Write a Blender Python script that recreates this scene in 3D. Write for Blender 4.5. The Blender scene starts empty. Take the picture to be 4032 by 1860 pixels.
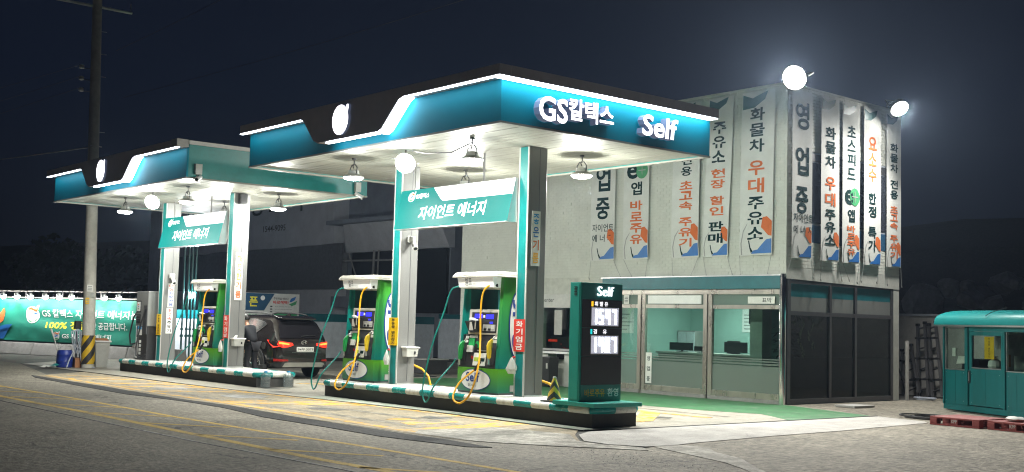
import bpy, bmesh, math, random
from mathutils import Vector, Matrix, noise
random.seed(7)
S = bpy.context.scene
C = S.collection
R = math.radians
PI = math.pi

# ------------------------------------------------------------------ camera
cam = bpy.data.cameras.new('camera')
camo = bpy.data.objects.new('camera', cam)
C.objects.link(camo)
S.camera = camo
cam.sensor_width = 36.0
cam.lens = 41.056
cam.clip_start = 0.1
cam.clip_end = 600.0
_yaw, _pitch, _roll = 0.8734, 0.0753, 0.0265
_f = Vector((-math.sin(_yaw) * math.cos(_pitch), math.cos(_yaw) * math.cos(_pitch), math.sin(_pitch)))
_r = Vector((math.cos(_yaw), math.sin(_yaw), 0))
_u = _r.cross(_f)
_R = _r * math.cos(_roll) + _u * math.sin(_roll)
_U = -_r * math.sin(_roll) + _u * math.cos(_roll)
camo.matrix_world = Matrix(((_R.x, _U.x, -_f.x, 13.0052), (_R.y, _U.y, -_f.y, -11.4031), (_R.z, _U.z, -_f.z, 1.6), (0, 0, 0, 1)))

# ------------------------------------------------------------------ night sky
W = bpy.data.worlds.new('World')
S.world = W
W.use_nodes = True
nt = W.node_tree
nt.nodes.clear()
o_ = nt.nodes.new('ShaderNodeOutputWorld')
bg = nt.nodes.new('ShaderNodeBackground')
tc = nt.nodes.new('ShaderNodeTexCoord')
sp = nt.nodes.new('ShaderNodeSeparateXYZ')
rp = nt.nodes.new('ShaderNodeValToRGB')
rp.color_ramp.elements[0].position = 0.0
rp.color_ramp.elements[0].color = (0.0040, 0.0044, 0.0060, 1)
e_ = rp.color_ramp.elements.new(0.19)
e_.color = (0.0042, 0.0068, 0.0155, 1)
rp.color_ramp.elements[2].position = 0.55
rp.color_ramp.elements[2].color = (0.0065, 0.0085, 0.0160, 1)
nt.links.new(tc.outputs['Generated'], sp.inputs[0])
nt.links.new(sp.outputs['Z'], rp.inputs[0])
nt.links.new(rp.outputs[0], bg.inputs[0])
bg.inputs[1].default_value = 1.0
nt.links.new(bg.outputs[0], o_.inputs[0])

S.view_settings.view_transform = 'Standard'
S.view_settings.look = 'None'
S.view_settings.exposure = 0.0
S.view_settings.gamma = 1.0
S.view_settings.use_curve_mapping = False
S.render.engine = 'CYCLES'
S.cycles.use_denoising = True
S.cycles.filter_width = 1.15
S.cycles.max_bounces = 6
S.cycles.diffuse_bounces = 3
S.cycles.glossy_bounces = 3
S.cycles.transmission_bounces = 4
S.cycles.transparent_max_bounces = 12
S.cycles.sample_clamp_indirect = 6.0
S.cycles.caustics_reflective = False
S.cycles.caustics_refractive = False

LAMP_W, ROOF_W, SPOT_W, ROOM_W = 540.0, 4600.0, 42.0, 95.0

# ------------------------------------------------------------------ materials
MATS = {}

def mat(name, col, rough=0.5, metal=0.0, var=0.12, scale=5.0, bump=0.0, bscale=None, emit=0.0, ecol=None, spec=0.5, dirt=0.0, coat=0.0, streak=False):
    m = bpy.data.materials.new(name)
    m.use_nodes = True
    n = m.node_tree
    b = n.nodes['Principled BSDF']
    b.inputs['Roughness'].default_value = rough
    b.inputs['Metallic'].default_value = metal
    b.inputs['Specular IOR Level'].default_value = spec
    b.inputs['Coat Weight'].default_value = coat
    t = n.nodes.new('ShaderNodeTexCoord')
    mp = n.nodes.new('ShaderNodeMapping')
    n.links.new(t.outputs['Object'], mp.inputs[0])
    if streak:
        mp.inputs['Scale'].default_value = (1, 1, 0.12)
    nz = n.nodes.new('ShaderNodeTexNoise')
    nz.inputs['Scale'].default_value = scale
    nz.inputs['Detail'].default_value = 6
    nz.inputs['Roughness'].default_value = 0.65
    n.links.new(mp.outputs[0], nz.inputs['Vector'])
    r = n.nodes.new('ShaderNodeValToRGB')
    c0 = [max(0, c * (1 - var)) for c in col]
    c1 = [min(1, c * (1 + var)) for c in col]
    r.color_ramp.elements[0].position = 0.3
    r.color_ramp.elements[1].position = 0.7
    r.color_ramp.elements[0].color = (*c0, 1)
    r.color_ramp.elements[1].color = (*c1, 1)
    n.links.new(nz.outputs['Fac'], r.inputs[0])
    out = r.outputs[0]
    if dirt > 0:
        nz2 = n.nodes.new('ShaderNodeTexNoise')
        nz2.inputs['Scale'].default_value = scale * 0.45
        nz2.inputs['Detail'].default_value = 8
        nz2.inputs['Roughness'].default_value = 0.75
        n.links.new(mp.outputs[0], nz2.inputs['Vector'])
        r2 = n.nodes.new('ShaderNodeValToRGB')
        r2.color_ramp.elements[0].position = 0.5
        r2.color_ramp.elements[1].position = 0.78
        r2.color_ramp.elements[0].color = (0, 0, 0, 1)
        r2.color_ramp.elements[1].color = (dirt, dirt, dirt, 1)
        n.links.new(nz2.outputs['Fac'], r2.inputs[0])
        mx = n.nodes.new('ShaderNodeMixRGB')
        mx.inputs[2].default_value = (0.05, 0.045, 0.035, 1)
        n.links.new(r2.outputs[0], mx.inputs[0])
        n.links.new(out, mx.inputs[1])
        out = mx.outputs[0]
    n.links.new(out, b.inputs['Base Color'])
    rr = n.nodes.new('ShaderNodeMapRange')
    rr.inputs['To Min'].default_value = max(0.02, rough - 0.08)
    rr.inputs['To Max'].default_value = min(1, rough + 0.1)
    n.links.new(nz.outputs['Fac'], rr.inputs[0])
    n.links.new(rr.outputs[0], b.inputs['Roughness'])
    if bump > 0:
        nb = n.nodes.new('ShaderNodeTexNoise')
        nb.inputs['Scale'].default_value = bscale or scale * 4
        nb.inputs['Detail'].default_value = 4
        n.links.new(t.outputs['Object'], nb.inputs['Vector'])
        bp = n.nodes.new('ShaderNodeBump')
        bp.inputs['Strength'].default_value = bump
        bp.inputs['Distance'].default_value = 0.02
        n.links.new(nb.outputs['Fac'], bp.inputs['Height'])
        n.links.new(bp.outputs[0], b.inputs['Normal'])
    if emit > 0:
        b.inputs['Emission Color'].default_value = (*(ecol or col), 1)
        b.inputs['Emission Strength'].default_value = emit
    MATS[name] = m
    return m

def glass(name, tint, gloss=0.10, rough=0.02, haze=0.0, hcol=(0.5, 0.55, 0.5)):
    m = bpy.data.materials.new(name)
    m.use_nodes = True
    n = m.node_tree
    n.nodes.clear()
    o = n.nodes.new('ShaderNodeOutputMaterial')
    tr = n.nodes.new('ShaderNodeBsdfTransparent')
    tr.inputs[0].default_value = (*tint, 1)
    gl = n.nodes.new('ShaderNodeBsdfGlossy')
    gl.inputs['Roughness'].default_value = rough
    fr = n.nodes.new('ShaderNodeLayerWeight')
    fr.inputs[0].default_value = 0.5
    pw = n.nodes.new('ShaderNodeMath')
    pw.operation = 'POWER'
    pw.inputs[1].default_value = 5.0
    n.links.new(fr.outputs['Facing'], pw.inputs[0])
    mr = n.nodes.new('ShaderNodeMath')
    mr.operation = 'MULTIPLY_ADD'
    mr.inputs[1].default_value = 0.9
    mr.inputs[2].default_value = gloss
    n.links.new(pw.outputs[0], mr.inputs[0])
    mx = n.nodes.new('ShaderNodeMixShader')
    src = tr
    if haze > 0:
        df = n.nodes.new('ShaderNodeBsdfDiffuse')
        nz = n.nodes.new('ShaderNodeTexNoise')
        nz.inputs['Scale'].default_value = 2.5
        df.inputs[0].default_value = (*hcol, 1)
        m2 = n.nodes.new('ShaderNodeMixShader')
        m2.inputs[0].default_value = haze
        n.links.new(tr.outputs[0], m2.inputs[1])
        n.links.new(df.outputs[0], m2.inputs[2])
        src = m2
    n.links.new(mr.outputs[0], mx.inputs[0])
    n.links.new(src.outputs[0], mx.inputs[1])
    n.links.new(gl.outputs[0], mx.inputs[2])
    n.links.new(mx.outputs[0], o.inputs[0])
    MATS[name] = m
    return m

def ground_mat(name, c0, c1, fine=60.0, bump=0.5, stain=0.5, crack=0.0, rough=0.85, worn=None, wornamt=0.5, speck=0.25, dist=0.012):
    m = bpy.data.materials.new(name)
    m.use_nodes = True
    n = m.node_tree
    L = n.links.new
    b = n.nodes['Principled BSDF']
    b.inputs['Roughness'].default_value = rough
    b.inputs['Specular IOR Level'].default_value = 0.35
    t = n.nodes.new('ShaderNodeTexCoord')
    def nz(scale, det=6, ro=0.6):
        x = n.nodes.new('ShaderNodeTexNoise')
        x.inputs['Scale'].default_value = scale
        x.inputs['Detail'].default_value = det
        x.inputs['Roughness'].default_value = ro
        L(t.outputs['Object'], x.inputs['Vector'])
        return x
    def ramp(src, p0, p1, a=(0, 0, 0), z=(1, 1, 1)):
        x = n.nodes.new('ShaderNodeValToRGB')
        x.color_ramp.elements[0].position = p0
        x.color_ramp.elements[1].position = p1
        x.color_ramp.elements[0].color = (*a, 1)
        x.color_ramp.elements[1].color = (*z, 1)
        L(src, x.inputs[0])
        return x.outputs[0]
    def mix(f, a, z, mode='MIX'):
        x = n.nodes.new('ShaderNodeMixRGB')
        x.blend_type = mode
        if isinstance(f, float):
            x.inputs[0].default_value = f
        else:
            L(f, x.inputs[0])
        for i, v in ((1, a), (2, z)):
            if isinstance(v, tuple):
                x.inputs[i].default_value = (*v, 1)
            else:
                L(v, x.inputs[i])
        return x.outputs[0]
    big = nz(0.6, 8, 0.7)
    col = ramp(big.outputs['Fac'], 0.3, 0.7, c0, c1)
    st = nz(0.23, 9, 0.75)
    col = mix(ramp(st.outputs['Fac'], 0.52, 0.75, (0, 0, 0), (stain, stain, stain)), col, (c0[0] * 0.45, c0[1] * 0.43, c0[2] * 0.4))
    md = nz(1.9, 8, 0.75)
    col = mix(0.75, col, ramp(md.outputs['Fac'], 0.28, 0.72, (0.52, 0.51, 0.49), (1.22, 1.22, 1.20)), 'MULTIPLY')
    sp_ = nz(5.5, 4, 0.6)
    col = mix(ramp(sp_.outputs['Fac'], 0.66, 0.74, (0, 0, 0), (stain, stain, stain)), col, (c0[0] * 0.35, c0[1] * 0.34, c0[2] * 0.32))
    if worn:
        w = nz(3.0, 9, 0.8)
        col = mix(ramp(w.outputs['Fac'], wornamt - 0.06, wornamt + 0.06), worn, col)
    fn = nz(fine, 3, 0.7)
    col = mix(speck, col, ramp(fn.outputs['Fac'], 0.3, 0.7, (0.25, 0.25, 0.25), (1.6, 1.6, 1.6)), 'MULTIPLY')
    if crack > 0:
        v = n.nodes.new('ShaderNodeTexVoronoi')
        v.feature = 'DISTANCE_TO_EDGE'
        v.inputs['Scale'].default_value = 0.45
        wp = nz(1.6, 5, 0.7)
        ad = n.nodes.new('ShaderNodeMixRGB')
        ad.blend_type = 'ADD'
        ad.inputs[0].default_value = 0.9
        L(t.outputs['Object'], ad.inputs[1])
        L(wp.outputs['Color'], ad.inputs[2])
        L(ad.outputs[0], v.inputs['Vector'])
        br = nz(0.8, 3, 0.5)
        k = n.nodes.new('ShaderNodeMath')
        k.operation = 'MULTIPLY'
        L(ramp(v.outputs['Distance'], 0.004, 0.016, (1, 1, 1), (0, 0, 0)), k.inputs[0])
        L(ramp(br.outputs['Fac'], 0.5, 0.6, (0, 0, 0), (crack, crack, crack)), k.inputs[1])
        col = mix(k.outputs[0], col, (0.012, 0.012, 0.012))
    L(col, b.inputs['Base Color'])
    bp = n.nodes.new('ShaderNodeBump')
    bp.inputs['Strength'].default_value = bump
    bp.inputs['Distance'].default_value = dist
    L(fn.outputs['Fac'], bp.inputs['Height'])
    L(bp.outputs[0], b.inputs['Normal'])
    MATS[name] = m
    return m

M = MATS
ground_mat('asphalt', (0.150, 0.136, 0.108), (0.242, 0.220, 0.178), fine=13, bump=1.0, crack=0.9, stain=0.7, speck=0.8, dist=0.03)
ground_mat('asphalt_patch', (0.026, 0.026, 0.027), (0.045, 0.045, 0.046), fine=13, bump=1.0, stain=0.3, speck=0.7, rough=0.97, dist=0.03)
ground_mat('gravelly', (0.165, 0.153, 0.126), (0.30, 0.275, 0.222), fine=9, bump=1.0, stain=0.45, speck=0.85, dist=0.05)
ground_mat('apron_concrete', (0.205, 0.172, 0.120), (0.345, 0.292, 0.205), fine=11, bump=0.6, stain=0.85, crack=0.7, speck=0.5)
ground_mat('floor_concrete', (0.22, 0.207, 0.175), (0.36, 0.338, 0.285), fine=10, bump=0.25, stain=0.85, crack=0.3, rough=0.6)
ground_mat('ramp_concrete', (0.33, 0.32, 0.30), (0.47, 0.455, 0.43), fine=40, bump=0.3, stain=0.45, crack=0.25)
ground_mat('green_paint', (0.028, 0.125, 0.045), (0.045, 0.175, 0.068), fine=12, bump=0.3, stain=0.5, worn=(0.15, 0.19, 0.14), wornamt=0.40, rough=0.6)
ground_mat('green_worn', (0.20, 0.27, 0.20), (0.26, 0.34, 0.25), fine=40, bump=0.3, stain=0.4, worn=(0.33, 0.34, 0.30), wornamt=0.53)
ground_mat('yellow_paint', (0.56, 0.30, 0.022), (0.68, 0.38, 0.035), fine=30, bump=0.3, stain=0.35, worn=(0.27, 0.25, 0.20), wornamt=0.49)
ground_mat('yellow_faded', (0.46, 0.31, 0.055), (0.58, 0.40, 0.09), fine=45, bump=0.6, stain=0.3, worn=(0.16, 0.145, 0.115), wornamt=0.41, speck=0.45)
ground_mat('white_sand', (0.34, 0.32, 0.28), (0.48, 0.46, 0.41), fine=20, bump=0.6, stain=0.4, worn=(0.19, 0.18, 0.155), wornamt=0.52)
ground_mat('far_ground', (0.05, 0.05, 0.047), (0.09, 0.088, 0.08), fine=20, bump=0.6, stain=0.5)
mat('drain_steel', (0.02, 0.02, 0.02), 0.6, 0.5)
mat('teal', (0.004, 0.21, 0.195), 0.35, dirt=0.15, spec=0.5)
mat('pylon_teal', (0.012, 0.33, 0.265), 0.35, var=0.06)
mat('pylon_panel', (0.006, 0.17, 0.15), 0.4, var=0.06)
mat('letter_lit', (0.9, 0.9, 0.95), 0.4, emit=1.6, ecol=(0.98, 0.96, 1.0), var=0.0)
mat('teal_trim', (0.006, 0.21, 0.205), 0.3, dirt=0.12)
mat('teal_dark', (0.004, 0.085, 0.085), 0.4, dirt=0.2)
mat('band_teal', (0.004, 0.12, 0.14), 0.35, dirt=0.15)
mat('fascia_blue', (0.0, 0.215, 0.305), 0.5, var=0.05, scale=1.5, spec=0.08)
mat('cap_grey', (0.40, 0.37, 0.39), 0.55, var=0.06)
mat('white_panel', (0.50, 0.50, 0.47), 0.4, dirt=0.25, scale=3)
mat('white_clean', (0.78, 0.78, 0.76), 0.4, var=0.05)
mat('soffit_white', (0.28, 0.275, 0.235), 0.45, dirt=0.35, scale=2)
mat('pillar_grey', (0.175, 0.176, 0.17), 0.38, dirt=0.22, scale=2.5, streak=True, metal=0.1)
mat('alu', (0.62, 0.63, 0.63), 0.3, 0.8, var=0.08)
mat('steel_brushed', (0.50, 0.46, 0.41), 0.28, 0.85, var=0.12, scale=4, streak=True)
mat('steel_dark', (0.10, 0.10, 0.105), 0.45, 0.6)
mat('black_plastic', (0.012, 0.012, 0.013), 0.4)
mat('dark_panel', (0.03, 0.028, 0.03), 0.35, var=0.1)
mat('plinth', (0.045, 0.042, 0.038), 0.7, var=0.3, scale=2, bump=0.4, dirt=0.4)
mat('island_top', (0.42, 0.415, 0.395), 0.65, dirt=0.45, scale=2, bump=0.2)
mat('bumper_teal', (0.008, 0.27, 0.26), 0.25, dirt=0.3, scale=9)
mat('bumper_white', (0.66, 0.66, 0.60), 0.28, dirt=0.4, scale=9)
mat('pump_green', (0.035, 0.33, 0.045), 0.3, var=0.1)
mat('pump_teal', (0.004, 0.25, 0.215), 0.32, var=0.1)
mat('pump_cream', (0.54, 0.52, 0.45), 0.4, dirt=0.15)
mat('hose_green', (0.01, 0.22, 0.19), 0.4)
mat('hose_yellow', (0.80, 0.40, 0.012), 0.4)
mat('hose_black', (0.015, 0.015, 0.016), 0.5)
mat('hose_grey', (0.33, 0.36, 0.42), 0.5)
mat('nozzle_green', (0.012, 0.38, 0.09), 0.4)
mat('nozzle_yellow', (0.82, 0.58, 0.02), 0.4)
mat('screen_blue', (0.02, 0.02, 0.5), 0.3, emit=1.6, ecol=(0.03, 0.03, 0.9), var=0.3, scale=60)
mat('ink_black', (0.012, 0.013, 0.014), 0.6, var=0.02)
mat('ink_navy', (0.010, 0.045, 0.25), 0.5)
mat('ink_dark_teal', (0.008, 0.032, 0.032), 0.9, spec=0.05)
mat('ink_orange', (0.60, 0.15, 0.045), 0.9, spec=0.05)
mat('ink_red', (0.62, 0.03, 0.025), 0.5)
mat('ink_blue', (0.02, 0.14, 0.42), 0.5)
mat('ink_sky', (0.02, 0.26, 0.56), 0.5)
mat('ink_green', (0.05, 0.30, 0.12), 0.5)
mat('ink_lime', (0.42, 0.55, 0.05), 0.5)
mat('ink_yellow', (0.80, 0.70, 0.04), 0.5)
mat('ink_white', (0.80, 0.80, 0.78), 0.5, var=0.03)
mat('ink_grey', (0.30, 0.31, 0.30), 0.5)
mat('sign_red', (0.70, 0.05, 0.035), 0.35)
mat('sign_yellow', (0.82, 0.50, 0.01), 0.35)
mat('paper', (0.72, 0.71, 0.67), 0.6)
mat('cloth_white', (0.60, 0.61, 0.58), 0.8, var=0.08, scale=2, dirt=0.12)
mat('brick_white', (0.56, 0.575, 0.52), 0.75, var=0.08, scale=1.6, bump=0.25, bscale=25, dirt=0.16)
mat('mortar', (0.48, 0.49, 0.44), 0.9, var=0.15)
mat('wall_white', (0.47, 0.48, 0.44), 0.75, var=0.1, dirt=0.2, bump=0.2)
mat('wall_grey', (0.38, 0.375, 0.355), 0.8, var=0.15, dirt=0.3, bump=0.3)
mat('fence_grey', (0.66, 0.70, 0.74), 0.5, var=0.1, dirt=0.2)
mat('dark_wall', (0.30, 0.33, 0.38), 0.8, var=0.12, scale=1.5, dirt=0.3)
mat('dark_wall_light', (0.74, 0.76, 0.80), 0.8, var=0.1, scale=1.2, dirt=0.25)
mat('tarp', (0.14, 0.145, 0.155), 0.8, var=0.2)
mat('concrete', (0.26, 0.255, 0.24), 0.85, var=0.15, bump=0.4, dirt=0.35)
mat('pole_concrete', (0.50, 0.48, 0.43), 0.85, var=0.15, bump=0.3, dirt=0.3)
mat('mint_wall', (0.40, 0.60, 0.545), 0.8, var=0.04)
mat('booth_teal', (0.006, 0.17, 0.178), 0.38, var=0.14, dirt=0.4, scale=3, streak=True, bump=0.06, bscale=3)
mat('booth_roof', (0.012, 0.27, 0.27), 0.22, var=0.05)
mat('pallet_red', (0.22, 0.030, 0.025), 0.6, var=0.2, dirt=0.3)
mat('car_black', (0.016, 0.013, 0.012), 0.16, var=0.1, coat=1.0)
mat('car_trim', (0.02, 0.02, 0.021), 0.55)
mat('car_glass', (0.012, 0.011, 0.013), 0.05, spec=0.8)
mat('chrome', (0.75, 0.75, 0.75), 0.12, 1.0, var=0.04)
mat('skid_silver', (0.42, 0.41, 0.38), 0.35, 0.6)
mat('tyre', (0.012, 0.012, 0.012), 0.85)
mat('tail_red', (0.55, 0.02, 0.01), 0.25, emit=0.8, ecol=(1.0, 0.05, 0.02))
mat('tail_hot', (0.9, 0.3, 0.05), 0.25, emit=2.2, ecol=(1.0, 0.20, 0.03))
mat('reflector', (0.35, 0.02, 0.015), 0.25)
mat('skin', (0.50, 0.28, 0.19), 0.5)
mat('hair', (0.008, 0.007, 0.007), 0.5)
mat('jacket', (0.012, 0.013, 0.018), 0.75)
mat('trousers', (0.015, 0.015, 0.02), 0.8)
mat('barrel_blue', (0.012, 0.03, 0.22), 0.4)
mat('wood_box', (0.32, 0.14, 0.06), 0.6)
mat('leaf_dark', (0.018, 0.035, 0.018), 0.6)
mat('tree_dark', (0.022, 0.030, 0.020), 0.9, var=0.4)
mat('bark', (0.06, 0.045, 0.03), 0.9)
mat('rock', (0.17, 0.17, 0.175), 0.9, var=0.3, bump=0.6)
mat('inner_dark', (0.34, 0.40, 0.38), 0.8, var=0.1)
mat('film_grey', (0.17, 0.18, 0.17), 0.5, var=0.06)
mat('soil_dark', (0.035, 0.032, 0.027), 0.95, var=0.4, bump=0.6)
mat('banner_green', (0.008, 0.20, 0.135), 0.6, var=0.12, scale=2)
mat('vinyl_blue', (0.015, 0.07, 0.14), 0.5)
mat('win_dark', (0.03, 0.035, 0.045), 0.15, spec=0.7)
mat('led_white', (0.9, 0.95, 1.0), 0.4, emit=13.0, ecol=(0.80, 0.92, 1.0), var=0.0)
mat('led_face', (0.95, 0.93, 1.0), 0.4, emit=4.0, ecol=(0.98, 0.95, 1.0), var=0.0)
mat('letter_side', (0.14, 0.17, 0.26), 0.5, emit=0.10, ecol=(0.5, 0.6, 1.0), var=0.0)
mat('lamp_glow', (1, 0.97, 0.92), 0.4, emit=60.0, ecol=(1.0, 0.96, 0.92), var=0.0)
mat('flood_glow', (1, 0.97, 0.9), 0.4, emit=140.0, ecol=(1.0, 0.97, 0.90), var=0.0)
mat('box_teal', (0.0, 0.035, 0.033), 0.5, emit=0.44, ecol=(0.0, 0.80, 0.71), var=0.0, spec=0.15)
mat('box_white', (0.5, 0.52, 0.5), 0.5, spec=0.1, emit=1.5, ecol=(0.97, 1.0, 0.98), var=0.0)
mat('room_light', (1, 1, 1), 0.4, emit=6.0, ecol=(0.95, 1.0, 0.97), var=0.0)
mat('pump_sign', (0.85, 0.86, 0.82), 0.35, emit=0.25, ecol=(1.0, 0.99, 0.93), var=0.0)
mat('led_dim', (0.35, 0.35, 0.4), 0.4, emit=0.45, ecol=(0.85, 0.85, 1.0), var=0.0)
mat('led_amber', (0.9, 0.5, 0.02), 0.4, emit=1.2, ecol=(1.0, 0.55, 0.02), var=0.0)
mat('led_teal', (0.02, 0.6, 0.6), 0.4, emit=0.9, ecol=(0.02, 0.8, 0.8), var=0.0)
mat('screen_mono', (0.02, 0.05, 0.2), 0.3, emit=0.8, ecol=(0.1, 0.25, 1.0))
glass('glass_clear', (0.66, 0.78, 0.73), 0.09)
glass('glass_frost', (0.55, 0.62, 0.58), 0.05, rough=0.12, haze=0.42, hcol=(0.30, 0.36, 0.32))
glass('glass_side', (0.36, 0.42, 0.42), 0.03)
glass('glass_booth', (0.86, 0.92, 0.89), 0.03)
glass('plastic_clear', (0.82, 0.87, 0.88), 0.06, rough=0.1, haze=0.12, hcol=(0.6, 0.65, 0.65))
glass('plastic_bag', (0.70, 0.70, 0.68), 0.03, rough=0.3, haze=0.55, hcol=(0.75, 0.75, 0.72))

# striped pole wrap: yellow and black diagonal bands, a printed sleeve
def stripe_mat(name, ca, cb, freq, ax):
    m = bpy.data.materials.new(name)
    m.use_nodes = True
    n = m.node_tree
    b = n.nodes['Principled BSDF']
    t = n.nodes.new('ShaderNodeTexCoord')
    s = n.nodes.new('ShaderNodeSeparateXYZ')
    n.links.new(t.outputs['Object'], s.inputs[0])
    def math_(op, a, z):
        x = n.nodes.new('ShaderNodeMath')
        x.operation = op
        for i, v in ((0, a), (1, z)):
            if v is None:
                continue
            if isinstance(v, float):
                x.inputs[i].default_value = v
            else:
                n.links.new(v, x.inputs[i])
        return x.outputs[0]
    if ax == 'pole':
        ang = math_('MULTIPLY', math_('ARCTAN2', s.outputs['Y'], s.outputs['X']), 0.21)
        v = math_('SUBTRACT', s.outputs['Z'], ang)
    else:
        v = math_('ADD', math_('MULTIPLY', math_('ABSOLUTE', math_('ADD', math_('ARCTAN2', s.outputs['Y'], s.outputs['X']), 0.75), None), 0.09), math_('MULTIPLY', s.outputs['Z'], 1.0))
    f = math_('GREATER_THAN', math_('FRACT', math_('MULTIPLY', v, freq), None), 0.5)
    mx = n.nodes.new('ShaderNodeMixRGB')
    mx.inputs[1].default_value = (*ca, 1)
    mx.inputs[2].default_value = (*cb, 1)
    n.links.new(f, mx.inputs[0])
    nz = n.nodes.new('ShaderNodeTexNoise')
    nz.inputs['Scale'].default_value = 9
    nz.inputs['Detail'].default_value = 8
    n.links.new(t.outputs['Object'], nz.inputs['Vector'])
    m2 = n.nodes.new('ShaderNodeMixRGB')
    m2.blend_type = 'MULTIPLY'
    m2.inputs[0].default_value = 0.5
    n.links.new(mx.outputs[0], m2.inputs[1])
    n.links.new(nz.outputs['Fac'], m2.inputs[2])
    n.links.new(m2.outputs[0], b.inputs['Base Color'])
    b.inputs['Roughness'].default_value = 0.55
    MATS[name] = m
stripe_mat('pole_stripes', (0.80, 0.50, 0.02), (0.035, 0.033, 0.03), 2.0, 'pole')
stripe_mat('cone_stripes', (0.62, 0.42, 0.02), (0.03, 0.03, 0.028), 5.5, 'cone')

# side panels of the pumps: printed fade from green at the top to teal at the foot
def fade_mat(name, lo, hi, z0, z1):
    m = bpy.data.materials.new(name)
    m.use_nodes = True
    n = m.node_tree
    b = n.nodes['Principled BSDF']
    b.inputs['Roughness'].default_value = 0.3
    t = n.nodes.new('ShaderNodeTexCoord')
    s = n.nodes.new('ShaderNodeSeparateXYZ')
    n.links.new(t.outputs['Object'], s.inputs[0])
    mr = n.nodes.new('ShaderNodeMapRange')
    mr.inputs['From Min'].default_value = z0
    mr.inputs['From Max'].default_value = z1
    n.links.new(s.outputs['Z'], mr.inputs[0])
    mx = n.nodes.new('ShaderNodeMixRGB')
    mx.inputs[1].default_value = (*lo, 1)
    mx.inputs[2].default_value = (*hi, 1)
    n.links.new(mr.outputs[0], mx.inputs[0])
    n.links.new(mx.outputs[0], b.inputs['Base Color'])
    MATS[name] = m
fade_mat('pump_side_print', (0.003, 0.17, 0.14), (0.045, 0.30, 0.025), 0.5, 1.9)
fade_mat('pump_low_print', (0.003, 0.13, 0.10), (0.095, 0.33, 0.02), 0.0, 0.42)

# ------------------------------------------------------------------ lettering
_GL = {}

def _need(keys):
    todo = [k for k in dict.fromkeys(keys) if k not in _GL]
    obs = []
    for s, b in todo:
        cu = bpy.data.curves.new('t', 'FONT')
        cu.body = s
        cu.offset = b
        cu.resolution_u = 3
        ob = bpy.data.objects.new('t', cu)
        C.objects.link(ob)
        obs.append(ob)
    dg = bpy.context.evaluated_depsgraph_get()
    for k, ob in zip(todo, obs):
        me = bpy.data.meshes.new_from_object(ob.evaluated_get(dg))
        vs = [(v.co.x, v.co.y) for v in me.vertices]
        fs = [tuple(p.vertices) for p in me.polygons]
        _GL[k] = (vs, fs)
        bpy.data.meshes.remove(me)
    for ob in obs:
        cu = ob.data
        bpy.data.objects.remove(ob)
        bpy.data.curves.remove(cu)

B1, B2, B3, B4 = 0.0, 0.009, 0.020, 0.026
_strs = ['GS', '칼텍스', 'Self', '자이언트 에너지', 'GS칼텍스', '셀프', '서비스', '셀프 서비스', '위 발 유', '휘 발 유', '경    유', '1547', '1487', '바로주유', '환영',
         'GS 칼텍스 자이언트 에너지는', '100% 정품', '만 공급합니다.', 'GS 자이언트에너지', '1544-9095', '폴 딩 도 어', '오픈', '주유하실 때마다', '바로혜택!', '출시전', '주유하실 때마다 혜택',
         'KPP', 'Center', '표박', '94부 3073', '자이언트', '에 너 지', 'e', '앱', '포인트 적립과 할인 쿠폰 바로 사용', '앱으로 간편하게 결제하세요', '전국 주유소에서 이용 가능합니다']
_chars = set('영업중앱바로주유고속용기소현장할인판매화물차우대전초스피드요수한정특가엔서픈좋은름깨끗대형량엄금진지셀프비')
_need([(s, b) for s in _strs for b in (B1, B2, B3)] + [(c, b) for c in sorted(_chars) for b in (B2, B3, B4)] + [('e', B4)])

# ------------------------------------------------------------------ mesh builder
ORG = {}
SPLIT_NAMES = {'lettering', 'side_lettering', 'notice_lettering', 'tie_rope', 'hanger_rod', 'door_gap', 'banner_pole', 'digit'}

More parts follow.
